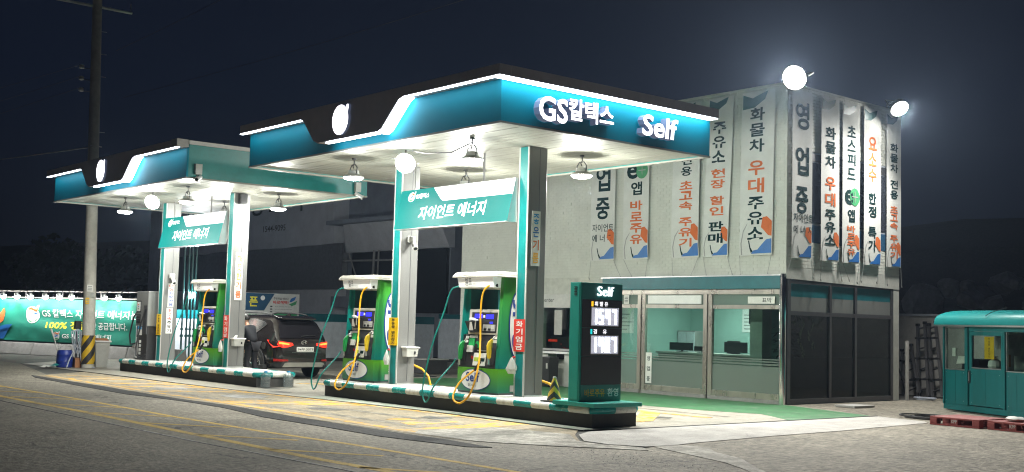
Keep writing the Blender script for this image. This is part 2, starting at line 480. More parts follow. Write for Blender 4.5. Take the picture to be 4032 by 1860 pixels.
class MB:
    def __init__(s):
        s.v, s.f, s.m = [], [], []
    def vert(s, p):
        s.v.append(tuple(p))
        return len(s.v) - 1
    def face(s, pts, mi=0):
        i = len(s.v)
        s.v += [tuple(p) for p in pts]
        s.f.append(tuple(range(i, i + len(pts))))
        s.m.append(mi)
    def faces(s, vs, fs, mi=0):
        i = len(s.v)
        s.v += [tuple(p) for p in vs]
        for f in fs:
            s.f.append(tuple(i + k for k in f))
            s.m.append(mi)
    def box(s, x0, x1, y0, y1, z0, z1, mi=0):
        v = [(x, y, z) for z in (z0, z1) for y in (y0, y1) for x in (x0, x1)]
        s.faces(v, [(0, 2, 3, 1), (4, 5, 7, 6), (0, 1, 5, 4), (2, 6, 7, 3), (0, 4, 6, 2), (1, 3, 7, 5)], mi)
        return s
    def hexa(s, b, t, mi=0):
        n = len(b)
        fs = [tuple(reversed(range(n))), tuple(range(n, 2 * n))] + [(i, (i + 1) % n, n + (i + 1) % n, n + i) for i in range(n)]
        s.faces(list(b) + list(t), fs, mi)
        return s
    def prism(s, poly, o, ux, uy, d, mi=0, si=None):
        o, ux, uy, d = Vector(o), Vector(ux), Vector(uy), Vector(d)
        a = [o + ux * p[0] + uy * p[1] for p in poly]
        n = len(a)
        i = len(s.v)
        s.v += [tuple(p) for p in a] + [tuple(p + d) for p in a]
        s.f.append(tuple(reversed(range(i, i + n)))); s.m.append(mi if si is None else si)
        s.f.append(tuple(range(i + n, i + 2 * n))); s.m.append(mi)
        for k in range(n):
            s.f.append((i + k, i + (k + 1) % n, i + n + (k + 1) % n, i + n + k))
            s.m.append(mi if si is None else si)
        return s
    def tube(s, pts, r, n=8, mi=0, cap=True):
        pts = [Vector(p) for p in pts]
        rr = r if isinstance(r, (list, tuple)) else [r] * len(pts)
        base = len(s.v)
        t0 = (pts[1] - pts[0]).normalized()
        up = Vector((0, 0, 1)) if abs(t0.z) < 0.9 else Vector((0, 1, 0))
        a = t0.cross(up).normalized()
        for i, p in enumerate(pts):
            t = (pts[min(i + 1, len(pts) - 1)] - pts[max(i - 1, 0)]).normalized()
            a = (a - t * a.dot(t)).normalized()
            b = t.cross(a)
            for k in range(n):
                an = 2 * PI * k / n
                s.v.append(tuple(p + (a * math.cos(an) + b * math.sin(an)) * rr[i]))
        for i in range(len(pts) - 1):
            for k in range(n):
                k2 = (k + 1) % n
                s.f.append((base + i * n + k, base + i * n + k2, base + (i + 1) * n + k2, base + (i + 1) * n + k))
                s.m.append(mi)
        if cap:
            s.f.append(tuple(reversed(range(base, base + n)))); s.m.append(mi)
            s.f.append(tuple(range(base + (len(pts) - 1) * n, base + len(pts) * n))); s.m.append(mi)
        return s
    def lathe(s, prof, c=(0, 0, 0), n=20, mi=0, axis='z', cap=True):
        c = Vector(c)
        base = len(s.v)
        for r, h in prof:
            for k in range(n):
                a = 2 * PI * k / n
                x, y = r * math.cos(a), r * math.sin(a)
                s.v.append(tuple(c + Vector({'z': (x, y, h), 'x': (h, x, y), 'y': (y, h, x)}[axis])))
        for i in range(len(prof) - 1):
            for k in range(n):
                k2 = (k + 1) % n
                s.f.append((base + i * n + k, base + i * n + k2, base + (i + 1) * n + k2, base + (i + 1) * n + k))
                s.m.append(mi)
        if cap:
            s.f.append(tuple(reversed(range(base, base + n)))); s.m.append(mi)
            s.f.append(tuple(range(base + (len(prof) - 1) * n, base + len(prof) * n))); s.m.append(mi)
        return s
    def text(s, t, o, ux, uy, w, h, bold=B2, mi=0, slant=0.0, d=None, si=None):
        """fit the word into the w x h box whose lower left corner is o"""
        _need([(t, bold)])
        vs, fs = _GL[(t, bold)]
        o, ux, uy = Vector(o), Vector(ux), Vector(uy)
        x0 = min(p[0] for p in vs); x1 = max(p[0] for p in vs)
        y0 = min(p[1] for p in vs); y1 = max(p[1] for p in vs)
        sx, sy = w / max(1e-6, x1 - x0), h / max(1e-6, y1 - y0)
        P = [o + ux * ((x - x0) * sx + slant * (y - y0) * sy) + uy * ((y - y0) * sy) for x, y in vs]
        if d is None:
            s.faces(P, fs, mi)
        else:
            d = Vector(d)
            s.faces([p + d for p in P], fs, mi)
            cnt = {}
            for f in fs:
                for k in range(len(f)):
                    e = (f[k], f[(k + 1) % len(f)])
                    cnt[e] = cnt.get(e, 0) + 1
            i = len(s.v)
            s.v += [tuple(p) for p in P] + [tuple(p + d) for p in P]
            n = len(P)
            for (a, b) in cnt:
                if (b, a) not in cnt:
                    s.f.append((i + a, i + b, i + n + b, i + n + a))
                    s.m.append(mi if si is None else si)
        return s
    def vtext(s, chars, o, ux, uy, w, cells, bold=B2, mi=0):
        """chars stacked downwards from o (top left); cells is a list of (z offset down, height, material index)"""
        for ch, (dz, h, m) in zip(chars, cells):
            s.text(ch, Vector(o) - Vector(uy) * (dz + h), ux, uy, w, h, bold, m)
        return s
    def warp(s, fn):
        s.v = [tuple(fn(Vector(p))) for p in s.v]
        return s
    def clusters(s):
        """faces grouped into words: islands that lie closer than half their size belong together"""
        par = list(range(len(s.v)))
        def find(a):
            while par[a] != a:
                par[a] = par[par[a]]
                a = par[a]
            return a
        for f in s.f:
            for q in f[1:]:
                par[find(q)] = find(f[0])
        isl = {}
        for i, f in enumerate(s.f):
            isl.setdefault(find(f[0]), []).append(i)
        keys = list(isl)
        box = []
        for k in keys:
            pts = [s.v[q] for i in isl[k] for q in s.f[i]]
            lo = [min(p[a] for p in pts) for a in range(3)]
            hi = [max(p[a] for p in pts) for a in range(3)]
            box.append((lo, hi, max(hi[a] - lo[a] for a in range(3))))
        g = list(range(len(keys)))
        def root(a):
            while g[a] != a:
                a = g[a]
            return a
        for i in range(len(keys)):
            for j in range(i):
                if root(i) == root(j):
                    continue
                d2 = sum(max(0.0, box[i][0][a] - box[j][1][a], box[j][0][a] - box[i][1][a]) ** 2 for a in range(3))
                if d2 ** 0.5 <= max(0.02, 0.48 * max(box[i][2], box[j][2])):
                    g[root(i)] = root(j)
        out = {}
        for i, k in enumerate(keys):
            out.setdefault(root(i), []).extend(isl[k])
        return list(out.values())
    def build(s, name, mats, parent=None, smooth=False, bevel=0.0, local=False, me=None):
        if name in SPLIT_NAMES and len(s.f) < 40000:
            cl = s.clusters()
            if len(cl) > 1:
                obs = []
                for fl in cl:
                    m2 = MB()
                    mp = {}
                    for i in fl:
                        m2.f.append(tuple(mp.setdefault(q, len(mp)) for q in s.f[i]))
                        m2.m.append(s.m[i])
                    m2.v = [s.v[q] for q in mp]
                    obs.append(m2._build(name, mats, parent, smooth, bevel, local))
                return obs[0]
        return s._build(name, mats, parent, smooth, bevel, local)
    def _build(s, name, mats, parent=None, smooth=False, bevel=0.0, local=False):
        if isinstance(mats, str):
            mats = [mats]
        me = bpy.data.meshes.new(name)
        vs = s.v
        if parent is not None and not local:
            inv = ORG[parent.name].inverted()
            vs = [tuple(inv @ Vector(p)) for p in vs]
        me.from_pydata(vs, [], s.f)
        for m in mats:
            me.materials.append(M[m])
        me.polygons.foreach_set('material_index', s.m)
        bm = bmesh.new()
        bm.from_mesh(me)
        if bevel > 0 or smooth:
            bmesh.ops.remove_doubles(bm, verts=bm.verts, dist=1e-5)
        if bevel > 0:
            ed = [e for e in bm.edges if len(e.link_faces) == 2 and e.calc_face_angle(0) > 0.6]
            bmesh.ops.bevel(bm, geom=ed, offset=bevel, segments=2, affect='EDGES', profile=0.5, clamp_overlap=True)
        bmesh.ops.recalc_face_normals(bm, faces=bm.faces) if (bevel > 0 or smooth) else None
        bm.to_mesh(me)
        bm.free()
        if smooth:
            me.polygons.foreach_set('use_smooth', [True] * len(me.polygons))
            me.set_sharp_from_angle(angle=R(38))
        me.update()
        ob = bpy.data.objects.new(name, me)
        C.objects.link(ob)
        if parent is not None:
            ob.parent = parent
            ORG[ob.name] = ORG[parent.name]
        else:
            ORG[ob.name] = Matrix.Identity(4)
        return ob

def thing(name, label, cat, loc=(0, 0, 0), rz=0.0, group=None):
    o = bpy.data.objects.new(name, None)
    o.empty_display_size = 0.2
    C.objects.link(o)
    o.location = loc
    o.rotation_euler = (0, 0, rz)
    ORG[o.name] = Matrix.Translation(Vector(loc)) @ Matrix.Rotation(rz, 4, 'Z')
    o['label'] = label
    o['category'] = cat
    if group:
        o['group'] = group
    return o

def tag(o, label, cat, group=None):
    o['label'] = label
    o['category'] = cat
    if group:
        o['group'] = group
    return o

def struct(name, mb, m, **k):
    o = mb.build(name, m, **k)
    o['kind'] = 'structure'
    return o

def instance(src, parent, loc=None):
    o = src.copy()
    C.objects.link(o)
    o.parent = parent
    if loc is not None:
        o.location = loc
    ORG[o.name] = ORG[parent.name]
    return o

def dup(root, loc, rz, label, group=None):
    r = root.copy()
    C.objects.link(r)
    r.location = loc
    r.rotation_euler = (root.rotation_euler[0], root.rotation_euler[1], rz)
    r['label'] = label
    if group:
        r['group'] = group
    ORG[r.name] = Matrix.Translation(Vector(loc)) @ Matrix.Rotation(rz, 4, 'Z')
    for ch in root.children:
        c = ch.copy()
        C.objects.link(c)
        c.parent = r
        for g in ch.children:
            d = g.copy()
            C.objects.link(d)
            d.parent = c
    return r

def light(kind, name, loc, power, parent=None, col=(1, 0.97, 0.92), size=0.3, target=None, spot=None, blend=0.5, spread=None):
    l = bpy.data.lights.new(name, kind)
    l.energy = power
    l.color = col
    if kind == 'AREA':
        l.shape = 'DISK'
        l.size = size
        if spread:
            l.spread = spread
    else:
        l.shadow_soft_size = size
    if kind == 'SPOT':
        l.spot_size = spot
        l.spot_blend = blend
    o = bpy.data.objects.new(name, l)
    C.objects.link(o)
    o.location = loc
    if target is not None:
        o.rotation_euler = (Vector(target) - Vector(loc)).to_track_quat('-Z', 'Y').to_euler()
    if parent is not None:
        o.parent = parent
    return o

X, Y, Z = Vector((1, 0, 0)), Vector((0, 1, 0)), Vector((0, 0, 1))

def emblem(mb, o, ux, uy, w, h, mi, step, lit=False):
    """rounded leaf emblem: outline with a horn, orange crest, blue wave, green foot. mi = (outline, crest, wave, foot, inner)"""
    o, ux, uy = Vector(o), Vector(ux) * w / 2, Vector(uy) * h / 2
    nrm = Vector(ux).cross(Vector(uy)).normalized()
    def lay(poly, k, m):
        mb.face([o + ux * p[0] + uy * p[1] + nrm * step * k for p in poly], m)
    body = [(0.98 * math.cos(a), 0.98 * math.sin(a) * 0.94 - 0.06) for a in [2 * PI * i / 40 for i in range(40)]]
    horn = [(0.45, 0.60), (0.66, 0.74), (0.74, 0.98), (0.98, 1.0), (0.98, 0.70), (0.85, 0.42), (0.62, 0.36)]
    lay(horn, 0, mi[0])
    lay(body, 1, mi[0])
    if lit:
        return
    sc = 0.84
    crest = [(-0.70, 0.30), (-0.50, 0.62), (-0.12, 0.78), (0.30, 0.60), (0.66, 0.55), (0.84, 0.88), (0.92, 0.88), (0.84, 0.52), (0.62, 0.28), (0.25, 0.36), (-0.15, 0.52), (-0.45, 0.48)]
    wave = [(-0.62, 0.02), (-0.30, -0.12), (0.08, 0.16), (0.45, 0.20), (0.78, 0.06), (0.45, 0.02), (0.15, -0.18), (-0.25, -0.34)]
    foot = [(-0.78, -0.30), (-0.40, -0.52), (0.10, -0.58), (0.60, -0.46), (0.78, -0.30), (0.55, -0.72), (0.15, -0.88), (-0.30, -0.84), (-0.62, -0.62)]
    lay(crest, 2, mi[1]); lay(wave, 2, mi[2]); lay(foot, 2, mi[3])

# ================================================================== THE SETTING
def slab(mb, poly, z):
    # a thin coat with its own edge down to the layer below
    mb.face([(p[0], p[1], z) for p in poly])
    for a, b in zip(poly, list(poly[1:]) + [poly[0]]):
        mb.face([(a[0], a[1], -0.004), (b[0], b[1], -0.004), (b[0], b[1], z), (a[0], a[1], z)])

def sheet(name, poly, z, m):
    mb = MB()
    slab(mb, poly, z)
    return struct(name, mb, m)

def strip_poly(pts, w):
    out, back = [], []
    for i, p in enumerate(pts):
        a = Vector(pts[max(i - 1, 0)]); b = Vector(pts[min(i + 1, len(pts) - 1)])
        t = (b - a).normalized(); nn = Vector((-t.y, t.x))
        out.append(Vector(p) + nn * w / 2); back.append(Vector(p) - nn * w / 2)
    return [tuple(p) for p in out] + [tuple(p) for p in reversed(back)]

mb = MB()
mb.face([(-280, -200, -0.012), (220, -200, -0.012), (220, 300, -0.012), (-280, 300, -0.012)])
struct('ground', mb, 'far_ground')
sheet('road', [(-120, -60), (60, -60), (60, -1.2), (2.0, -0.1), (0.3, -1.5), (-17.3, -1.2), (-24, 0.2), (-120, 0.6)], 0.0, 'asphalt')
sheet('gravel_lot', [(2.06, 0.55), (1.98, 1.3), (1.82, 3.2), (1.76, 5.0), (1.48, 8.3), (0.08, 8.78), (-2.7, 9.75), (-2.9, 20), (60, 20), (60, -1.0), (2.2, -0.25)], 0.001, 'gravelly')
sheet('forecourt', [(-24, 0.25), (-18.9, 0.32), (-13.2, 0.46), (-9.8, 0.66), (-6.5, 0.92), (-4.1, 1.1), (-0.1, 1.1), (0.02, 3.0), (0.06, 8.74), (-2.6, 9.7), (-14.3, 9.62), (-14.3, 17.2), (-28, 17.2), (-28, 4.0)], 0.004, 'floor_concrete')
sheet('apron', [(-18.8, 0.24), (-13.2, 0.38), (-9.8, 0.57), (-6.5, 0.83), (-4.1, 1.0), (-0.13, 1.02), (0.36, 0.50), (1.1, -0.1), (0.3, -1.5), (-1.0, -1.62), (-4.0, -1.72), (-8.5, -1.7), (-13, -1.62), (-17.2, -1.55)], 0.004, 'apron_concrete')
sheet('asphalt_strip', [(-17.3, -1.62), (-14.8, -1.66), (-12.5, -1.62), (-9.3, -1.76), (-8.2, -1.72), (-6.5, -1.60), (-3.8, -1.74), (-2.2, -1.75), (-0.6, -1.72), (0.15, -1.68), (1.2, -1.75), (1.0, -2.0), (-0.6, -2.26), (-2.4, -2.22), (-4.0, -2.24), (-6.0, -1.95), (-7.6, -1.92), (-9.1, -2.05), (-9.9, -2.16), (-12.8, -2.05), (-16.3, -1.86)], 0.008, 'asphalt_patch')
sheet('drain', strip_poly([(-19.5, 0.26), (-16.3, 0.40), (-13.2, 0.44), (-10.7, 0.52), (-7.9, 0.76), (-6.5, 0.88), (-4.1, 1.06), (-0.12, 1.06), (0.04, 2.2), (0.05, 4.0), (0.05, 6.1), (0.07, 8.8)], 0.055), 0.012, 'drain_steel')
sheet('ramp', [(0.12, 1.0), (0.10, 2.2), (0.11, 4.0), (0.12, 6.1), (0.14, 8.72), (1.30, 8.46), (1.50, 8.2), (1.78, 5.0), (1.84, 3.2), (2.0, 1.34), (2.1, 0.7), (2.05, 0.22), (1.63, -0.05), (1.12, -0.04), (0.42, 0.52)], 0.009, 'ramp_concrete')
sheet('sandy_edge', [(-1.05, 0.15), (0.30, 0.45), (1.05, -0.12), (1.6, -0.12), (2.1, 0.1), (2.4, -0.1), (1.4, -0.9), (0.5, -1.45), (-0.8, -1.56), (-1.2, -1.2)], 0.0085, 'white_sand')
sheet('sandy_streak', [(2.12, 0.30), (2.12, 0.80), (2.5, 0.95), (3.0, 0.55), (3.6, 0.30), (4.3, -0.30), (5.6, -1.25), (5.5, -1.4), (4.4, -0.6), (3.8, -0.25), (3.2, -0.05)], 0.0085, 'white_sand')
sheet('green_floor', [(-14.0, 6.6), (-4.1, 6.25), (-2.3, 6.45), (-1.2, 6.85), (-0.75, 6.6), (0.0, 6.1), (0.0, 8.70), (-2.5, 9.55), (-14.0, 9.56)], 0.008, 'green_paint')
sheet('green_edge', [(-8.3, 0.80), (-6.5, 0.98), (-4.1, 1.15), (-0.16, 1.14), (-0.2, 1.46), (-8.2, 1.46)], 0.0075, 'green_worn')
YM = [
    strip_poly([(-17.2, -0.9), (-15.5, 0.16), (-13.2, 0.28), (-10.6, 0.40), (-7.9, 0.63), (-6.0, 0.80), (-4.1, 0.92), (-1.2, 0.90)], 0.17),
    strip_poly([(-17.0, -1.30), (-14, -1.36), (-10.9, -1.42), (-8, -1.38), (-5.2, -1.35), (-3.5, -1.36), (-0.95, -1.45)], 0.18),
    [(-7.5, -1.28), (-6.9, -1.28), (-5.5, 0.80), (-6.3, 0.76)],
    [(-7.9, -1.25), (-7.75, -1.25), (-6.5, 0.66), (-6.75, 0.66)],
    [(-1.35, -1.36), (-0.85, -1.38), (-1.2, 0.82), (-1.75, 0.84)],
    [(-10.9, -1.36), (-10.6, -1.36), (-9.6, 0.40), (-10.0, 0.40)],
    [(-13.9, -1.28), (-13.5, -1.28), (-12.6, 0.24), (-13.1, 0.24)],
    [(-12.6, -1.3), (-12.3, -1.3), (-11.3, 0.30), (-11.7, 0.28)],
    [(-15.9, -1.28), (-15.6, -1.28), (-14.6, 0.14), (-15.0, 0.12)],
    [(-2.95, -0.62), (-2.75, -0.62), (-2.55, -0.25), (-2.85, -0.15), (-3.05, -0.3)],
    [(-2.35, -0.75), (-1.95, -0.85), (-1.9, -0.45), (-2.05, 0.2), (-2.2, 0.2), (-2.15, -0.35), (-2.4, -0.45)],
]
mb = MB()
for p in YM:
    slab(mb, p, 0.0068)
struct('yellow_marking', mb, 'yellow_paint')
mb = MB()
for p in ([(-13, 5.02), (-0.98, 5.00), (-0.97, 5.16), (-13, 5.2)], [(-2.6, 5.0), (-1.05, 3.2), (-0.82, 3.15), (-0.88, 3.5), (-2.1, 5.0)], [(-9.5, 3.3), (-0.85, 3.05), (-0.85, 3.18), (-9.5, 3.45)], [(-12.6, 3.2), (-12.3, 3.2), (-11.0, 5.0), (-11.5, 5.0)], [(-10.4, 3.3), (-10.1, 3.3), (-9.1, 5.0), (-9.5, 5.0)]):
    slab(mb, p, 0.0106)
struct('yellow_marking', mb, 'yellow_paint')
mb = MB()
RL = [strip_poly([(-60, -3.75), (-13.2, -3.59), (-8.7, -3.46), (-4.8, -3.47), (-2.1, -3.38), (0.1, -3.16), (2.2, -3.10), (9, -2.9)], 0.11),
      strip_poly([(-60, -4.75), (-9.9, -4.50), (-6.2, -4.40), (-2.8, -4.39), (-0.3, -4.36), (1.2, -4.36), (2.4, -4.28), (9, -4.0)], 0.14)]
for i in range(-6, 5):
    x0 = -5.9 + 2.0 * i
    RL.append(strip_poly([(x0, -4.36), (x0 + 1.22, -3.52)], 0.10))
for p in RL:
    slab(mb, p, 0.0022)
struct('road_line', mb, 'yellow_faded')
sheet('road_seam', strip_poly([(-40, -5.0), (-9, -4.85), (-5.0, -4.82), (-1.0, -4.78), (2.5, -4.6), (8, -4.4)], 0.03), 0.0055, 'drain_steel')

ground_mat('tyre_dirt', (0.10, 0.092, 0.075), (0.15, 0.138, 0.112), fine=11, bump=0.4, stain=0.3, worn=(0.235, 0.212, 0.168), wornamt=0.50, speck=0.5)
ground_mat('oil', (0.035, 0.033, 0.030), (0.06, 0.056, 0.05), fine=20, bump=0.2, stain=0.2, worn=(0.17, 0.16, 0.135), wornamt=0.47, rough=0.5, speck=0.4)
mb = MB()
for y0, b, w in ((-0.25, 0.05, 0.20), (-1.02, 0.02, 0.17)):
    slab(mb, strip_poly([(-14.5 + i, y0 + b * i * 0.25 + 0.08 * math.sin(i * 0.7)) for i in range(14)], w), 0.0056)
struct('tyre_mark', mb, 'tyre_dirt')
mb = MB()
for y0, w in ((4.05, 0.19), (5.7, 0.19), (7.2, 0.16)):
    slab(mb, strip_poly([(-13 + i, y0 + 0.10 * math.sin(i * 0.5 + y0)) for i in range(13)], w), 0.0056)
struct('tyre_mark', mb, 'tyre_dirt')
mb = MB()
for cx, cy, r_ in ((-5.2, -0.4, 0.30), (-8.6, -0.2, 0.42), (-11.6, -0.55, 0.35), (-2.9, 0.35, 0.22), (-10.9, 1.7, 0.30), (-1.5, 4.2, 0.28), (-9.6, 1.15, 0.2), (-0.9, 2.6, 0.2)):
    slab(mb, [(cx + r_ * 1.4 * (1 + 0.35 * noise.noise(Vector((math.cos(a) * 1.5, math.sin(a) * 1.5, cx)))) * math.cos(a), cy + r_ * (1 + 0.35 * noise.noise(Vector((math.cos(a) * 1.5, math.sin(a) * 1.5, cx)))) * math.sin(a)) for a in [2 * PI * i / 20 for i in range(20)]], 0.0062)
struct('oil_stain', mb, 'oil')

# loose crumbs of stone along the worn edges
mb = MB()
for i in range(1100):
    k = random.random()
    if k < 0.45:
        x = random.uniform(-1.0, 5.2); y = -0.15 - 0.32 * (x - 0.5) * (0.4 if x > 2 else 0.25) + random.gauss(0, 0.35) - 0.6
    elif k < 0.8:
        x = random.uniform(1.6, 7.0); y = random.uniform(-0.5, 5.5)
        if x < 2.2: x += 0.6
    else:
        x = random.uniform(-9.5, 0.0); y = -2.0 + random.gauss(0, 0.28)
    r = random.uniform(0.003, 0.010)
    a = random.uniform(0, 6)
    p = [(x + r * math.cos(a + q * 2.1), y + r * math.sin(a + q * 2.1), 0.0) for q in range(3)]
    mb.faces(p + [(x, y, r * 0.9)], [(0, 1, 3), (1, 2, 3), (2, 0, 3)], 0)
o = mb.build('gravel', 'rock')
o['kind'] = 'stuff'

# far dark hill behind the lot, and the bank of soil on the right
def hill(name, pts, m, depth=25.0):
    mb = MB()
    n = len(pts)
    for j in range(3):
        for i, (x, y, h) in enumerate(pts):
            t = j / 2
            mb.v.append((x - 6 * t, y + depth * t * 0.5, [-0.3, h * 0.75, h][j] + 0.5 * noise.noise(Vector((x * 0.2, y * 0.2, j * 3.0)))))
    for j in range(2):
        for i in range(n - 1):
            mb.f.append((j * n + i, j * n + i + 1, (j + 1) * n + i + 1, (j + 1) * n + i)); mb.m.append(0)
    return struct(name, mb, m)
hill('hill', [(-170, 10, 9), (-150, 30, 11), (-130, 45, 12), (-110, 60, 13), (-85, 68, 12), (-60, 72, 10), (-35, 74, 12), (-10, 72, 11), (20, 60, 9)], 'soil_dark')

# ================================================================== CANOPIES
def canopy(x0, x1, y0, y1, zb, label, side_lit, pillars, led_right=True):
    t = thing('fuel_canopy', label, 'canopy', ((x0 + x1) / 2, (y0 + y1) / 2, 0), 0, 'fuel canopies over the pump islands')
    zt, zc = zb + 0.66, zb + 0.83
    MB().box(x0 + 0.05, x1 - 0.05, y0 + 0.05, y1 - 0.05, zb + 0.10, zt + 0.05).build('roof_deck', 'steel_dark', t)
    # fascia panels
    MB().box(x0, x1, y0, y0 + 0.045, zb, zt).build('fascia_panel', 'fascia_blue', t)
    MB().box(x1 - 0.045, x1, y0 + 0.0455, y1, zb, zt if side_lit else zc - 0.09).build('fascia_panel', 'fascia_blue' if side_lit else 'teal', t)
    MB().box(x0, x0 + 0.045, y0 + 0.0455, y1, zb, zt).build('fascia_panel', 'teal', t)
    MB().box(x0 + 0.046, x1 - 0.046, y1 - 0.045, y1 - 0.0005, zb, zt).build('fascia_panel', 'teal', t)
    mb = MB()
    mb.box(x0 - 0.012, x1 + 0.012, y0 - 0.012, y0 + 0.05, zb - 0.035, zb - 0.002)
    mb.box(x1 - 0.05, x1 + 0.012, y0 + 0.051, y1 + 0.012, zb - 0.035, zb - 0.002)
    mb.box(x0 - 0.012, x0 + 0.05, y0 + 0.051, y1 + 0.012, zb - 0.035, zb - 0.002)
    mb.box(x0 + 0.051, x1 - 0.051, y1 - 0.05, y1 + 0.012, zb - 0.035, zb - 0.002)
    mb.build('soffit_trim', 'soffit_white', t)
    # soffit boards
    n = 26
    pw = (y1 - y0 - 0.14) / n
    src = None
    for i in range(n):
        yy = y0 + 0.07 + pw * i
        if src is None:
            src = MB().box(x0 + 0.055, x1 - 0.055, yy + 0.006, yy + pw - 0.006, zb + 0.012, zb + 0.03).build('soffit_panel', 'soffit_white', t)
        else:
            instance(src, t, (0, pw * i, random.uniform(-0.002, 0.002)))
    # the grey cap with its stepped lower edge
    L = x1 - x0
    sx = lambda f: x0 + f * L / 8.314
    yc = y0 - 0.25
    poly = [(x0, zc), (x0, zt), (sx(2.52), zt), (sx(2.64), zt - 0.06), (sx(3.02), zb + 0.20), (sx(3.18), zb + 0.135), (sx(5.22), zb + 0.135), (sx(5.34), zb + 0.175), (sx(5.84), zt - 0.04), (sx(5.98), zt), (x1 + (0.25 if side_lit else 0), zt), (x1 + (0.25 if side_lit else 0), zc)]
    MB().prism(poly, (0, yc, 0), X, Z, (0, 0.245, 0)).build('cap_panel', 'cap_grey', t, bevel=0.008)
    if side_lit:
        MB().box(x1 + 0.003, x1 + 0.25, y0 + 0.0, y1 - 0.05, zt, zc).build('cap_panel', 'cap_grey', t)
    else:
        MB().box(x1 - 0.06, x1 + 0.02, y0 + 0.03, y1 + 0.01, zc - 0.088, zc).build('parapet_flashing', 'white_panel', t)
        MB().box(x1 - 0.30, x1 + 0.004, yc - 0.004, y0 + 0.028, zt + 0.012, zc + 0.012).build('corner_cap', 'wall_grey', t)
    MB().box(x0 + 0.1, x1 - 0.1, y0 + 0.02, y1 - 0.06, zc - 0.02, zc - 0.012).build('roof_sheet', 'steel_dark', t)
    # light strips under the cap edge
    ya, yb = yc + 0.012, yc + 0.085
    MB().box(x0 - 0.01, sx(2.50), ya, yb, zt - 0.014, zt - 0.002).build('led_strip', 'led_white', t)
    MB().box(sx(3.48), sx(5.20), ya, yb, zb + 0.10, zb + 0.132).build('led_strip', 'led_white', t)
    dg = [(sx(5.22), zb + 0.132), (sx(5.25), zb + 0.100), (sx(5.40), zb + 0.150), (sx(5.91), zt - 0.055), (sx(6.02), zt - 0.014), (sx(6.0), zt - 0.002), (sx(5.86), zt - 0.040), (sx(5.352), zb + 0.172)]
    MB().prism(dg, (0, ya, 0), X, Z, (0, 0.20, 0)).build('led_strip', 'led_white', t)
    MB().box(sx(6.03), x1 + (0.238 if side_lit else -0.05), ya, yb, zt - 0.014, zt - 0.002).build('led_strip', 'led_white', t)
    if side_lit:
        MB().box(x1 + 0.035, x1 + 0.238, yb + 0.002, y1 - 0.06, zt - 0.014, zt - 0.002).build('led_strip', 'led_white', t)
    # emblem of light
    lo = Vector((sx(4.06), yc - 0.055, zb + 0.49))
    mb = MB()
    body = [(0.27 * math.cos(a), 0.275 * math.sin(a) - 0.02) for a in [2 * PI * i / 48 for i in range(48)]]
    mb.prism(body, lo + Y * 0.053, X, Z, (0, -0.053, 0), 0, 1)
    horn = [(0.150, 0.150), (0.185, 0.175), (0.215, 0.235), (0.262, 0.245), (0.275, 0.18), (0.250, 0.09), (0.20, 0.05)]
    mb.prism(horn, lo + Y * 0.05, X, Z, (0, -0.053, 0), 0, 1)
    mb.build('emblem', ['led_face', 'letter_side'], t)
    # pillars
    for pi_, (px1, py) in enumerate(pillars):
        w, d = 0.27, 0.42
        p = MB().box(px1 - w + 0.022, px1, py + 0.004, py + d, 0.33, zb + 0.008).build('pillar', 'pillar_grey', t, bevel=0.006)
        MB().box(px1 - w + 0.035, px1 - 0.035, py - 0.010, py + 0.003, 0.335, zb).build('pillar_stripe', 'teal_trim', p)
        MB().box(px1 - w, px1 - w + 0.033, py - 0.014, py + 0.02, 0.335, zb).build('edge_trim', 'white_panel', p)
        MB().box(px1 - 0.033, px1 + 0.004, py - 0.014, py + 0.0035, 0.335, zb).build('edge_trim', 'white_panel', p)
        MB().box(px1 - w + 0.02, px1 + 0.012, py - 0.0, py + d + 0.012, 0.332, 0.36).build('pillar_foot', 'alu', p)
        mb = MB()
        mb.box(px1 + 0.0005, px1 + 0.003, py + 0.24, py + 0.252, 0.4, zb - 0.01)
        mb.build('panel_joint', 'steel_dark', p)
    return t

NX0, NX1, NY1, NZB = -9.27, -0.956, 4.96, 4.763
near_can = canopy(NX0, NX1, 0.0, NY1, NZB, 'nearer teal canopy with glowing white letters on its lit blue end face', True, [(-6.545, 2.05), (-2.615, 2.05)])
far_can = canopy(-20.36, -11.735, -0.28, 4.53, 4.714, 'farther canopy with a plain unlit green end face, by the utility pole', False, [(-18.05, 2.05), (-13.96, 2.05)])
# letters on the lit end face
mb = MB()
mb.text('GS', (NX1 + 0.012, 0.66, 4.85), Y, Z, 0.62, 0.40, B3, 0, d=(0.14, 0, 0), si=1)
mb.build('lettering', ['led_face', 'letter_side'], near_can)
mb = MB()
mb.text('칼텍스', (NX1 + 0.012, 1.31, 4.935), Y, Z, 1.02, 0.36, B3, 0, d=(0.14, 0, 0), si=1)
mb.build('lettering', ['led_face', 'letter_side'], near_can)
mb = MB()
mb.text('Self', (NX1 + 0.012, 3.02, 4.90), Y, Z, 0.88, 0.37, B3, 0, slant=0.08, d=(0.14, 0, 0), si=1)
mb.build('lettering', ['led_face', 'letter_side'], near_can)

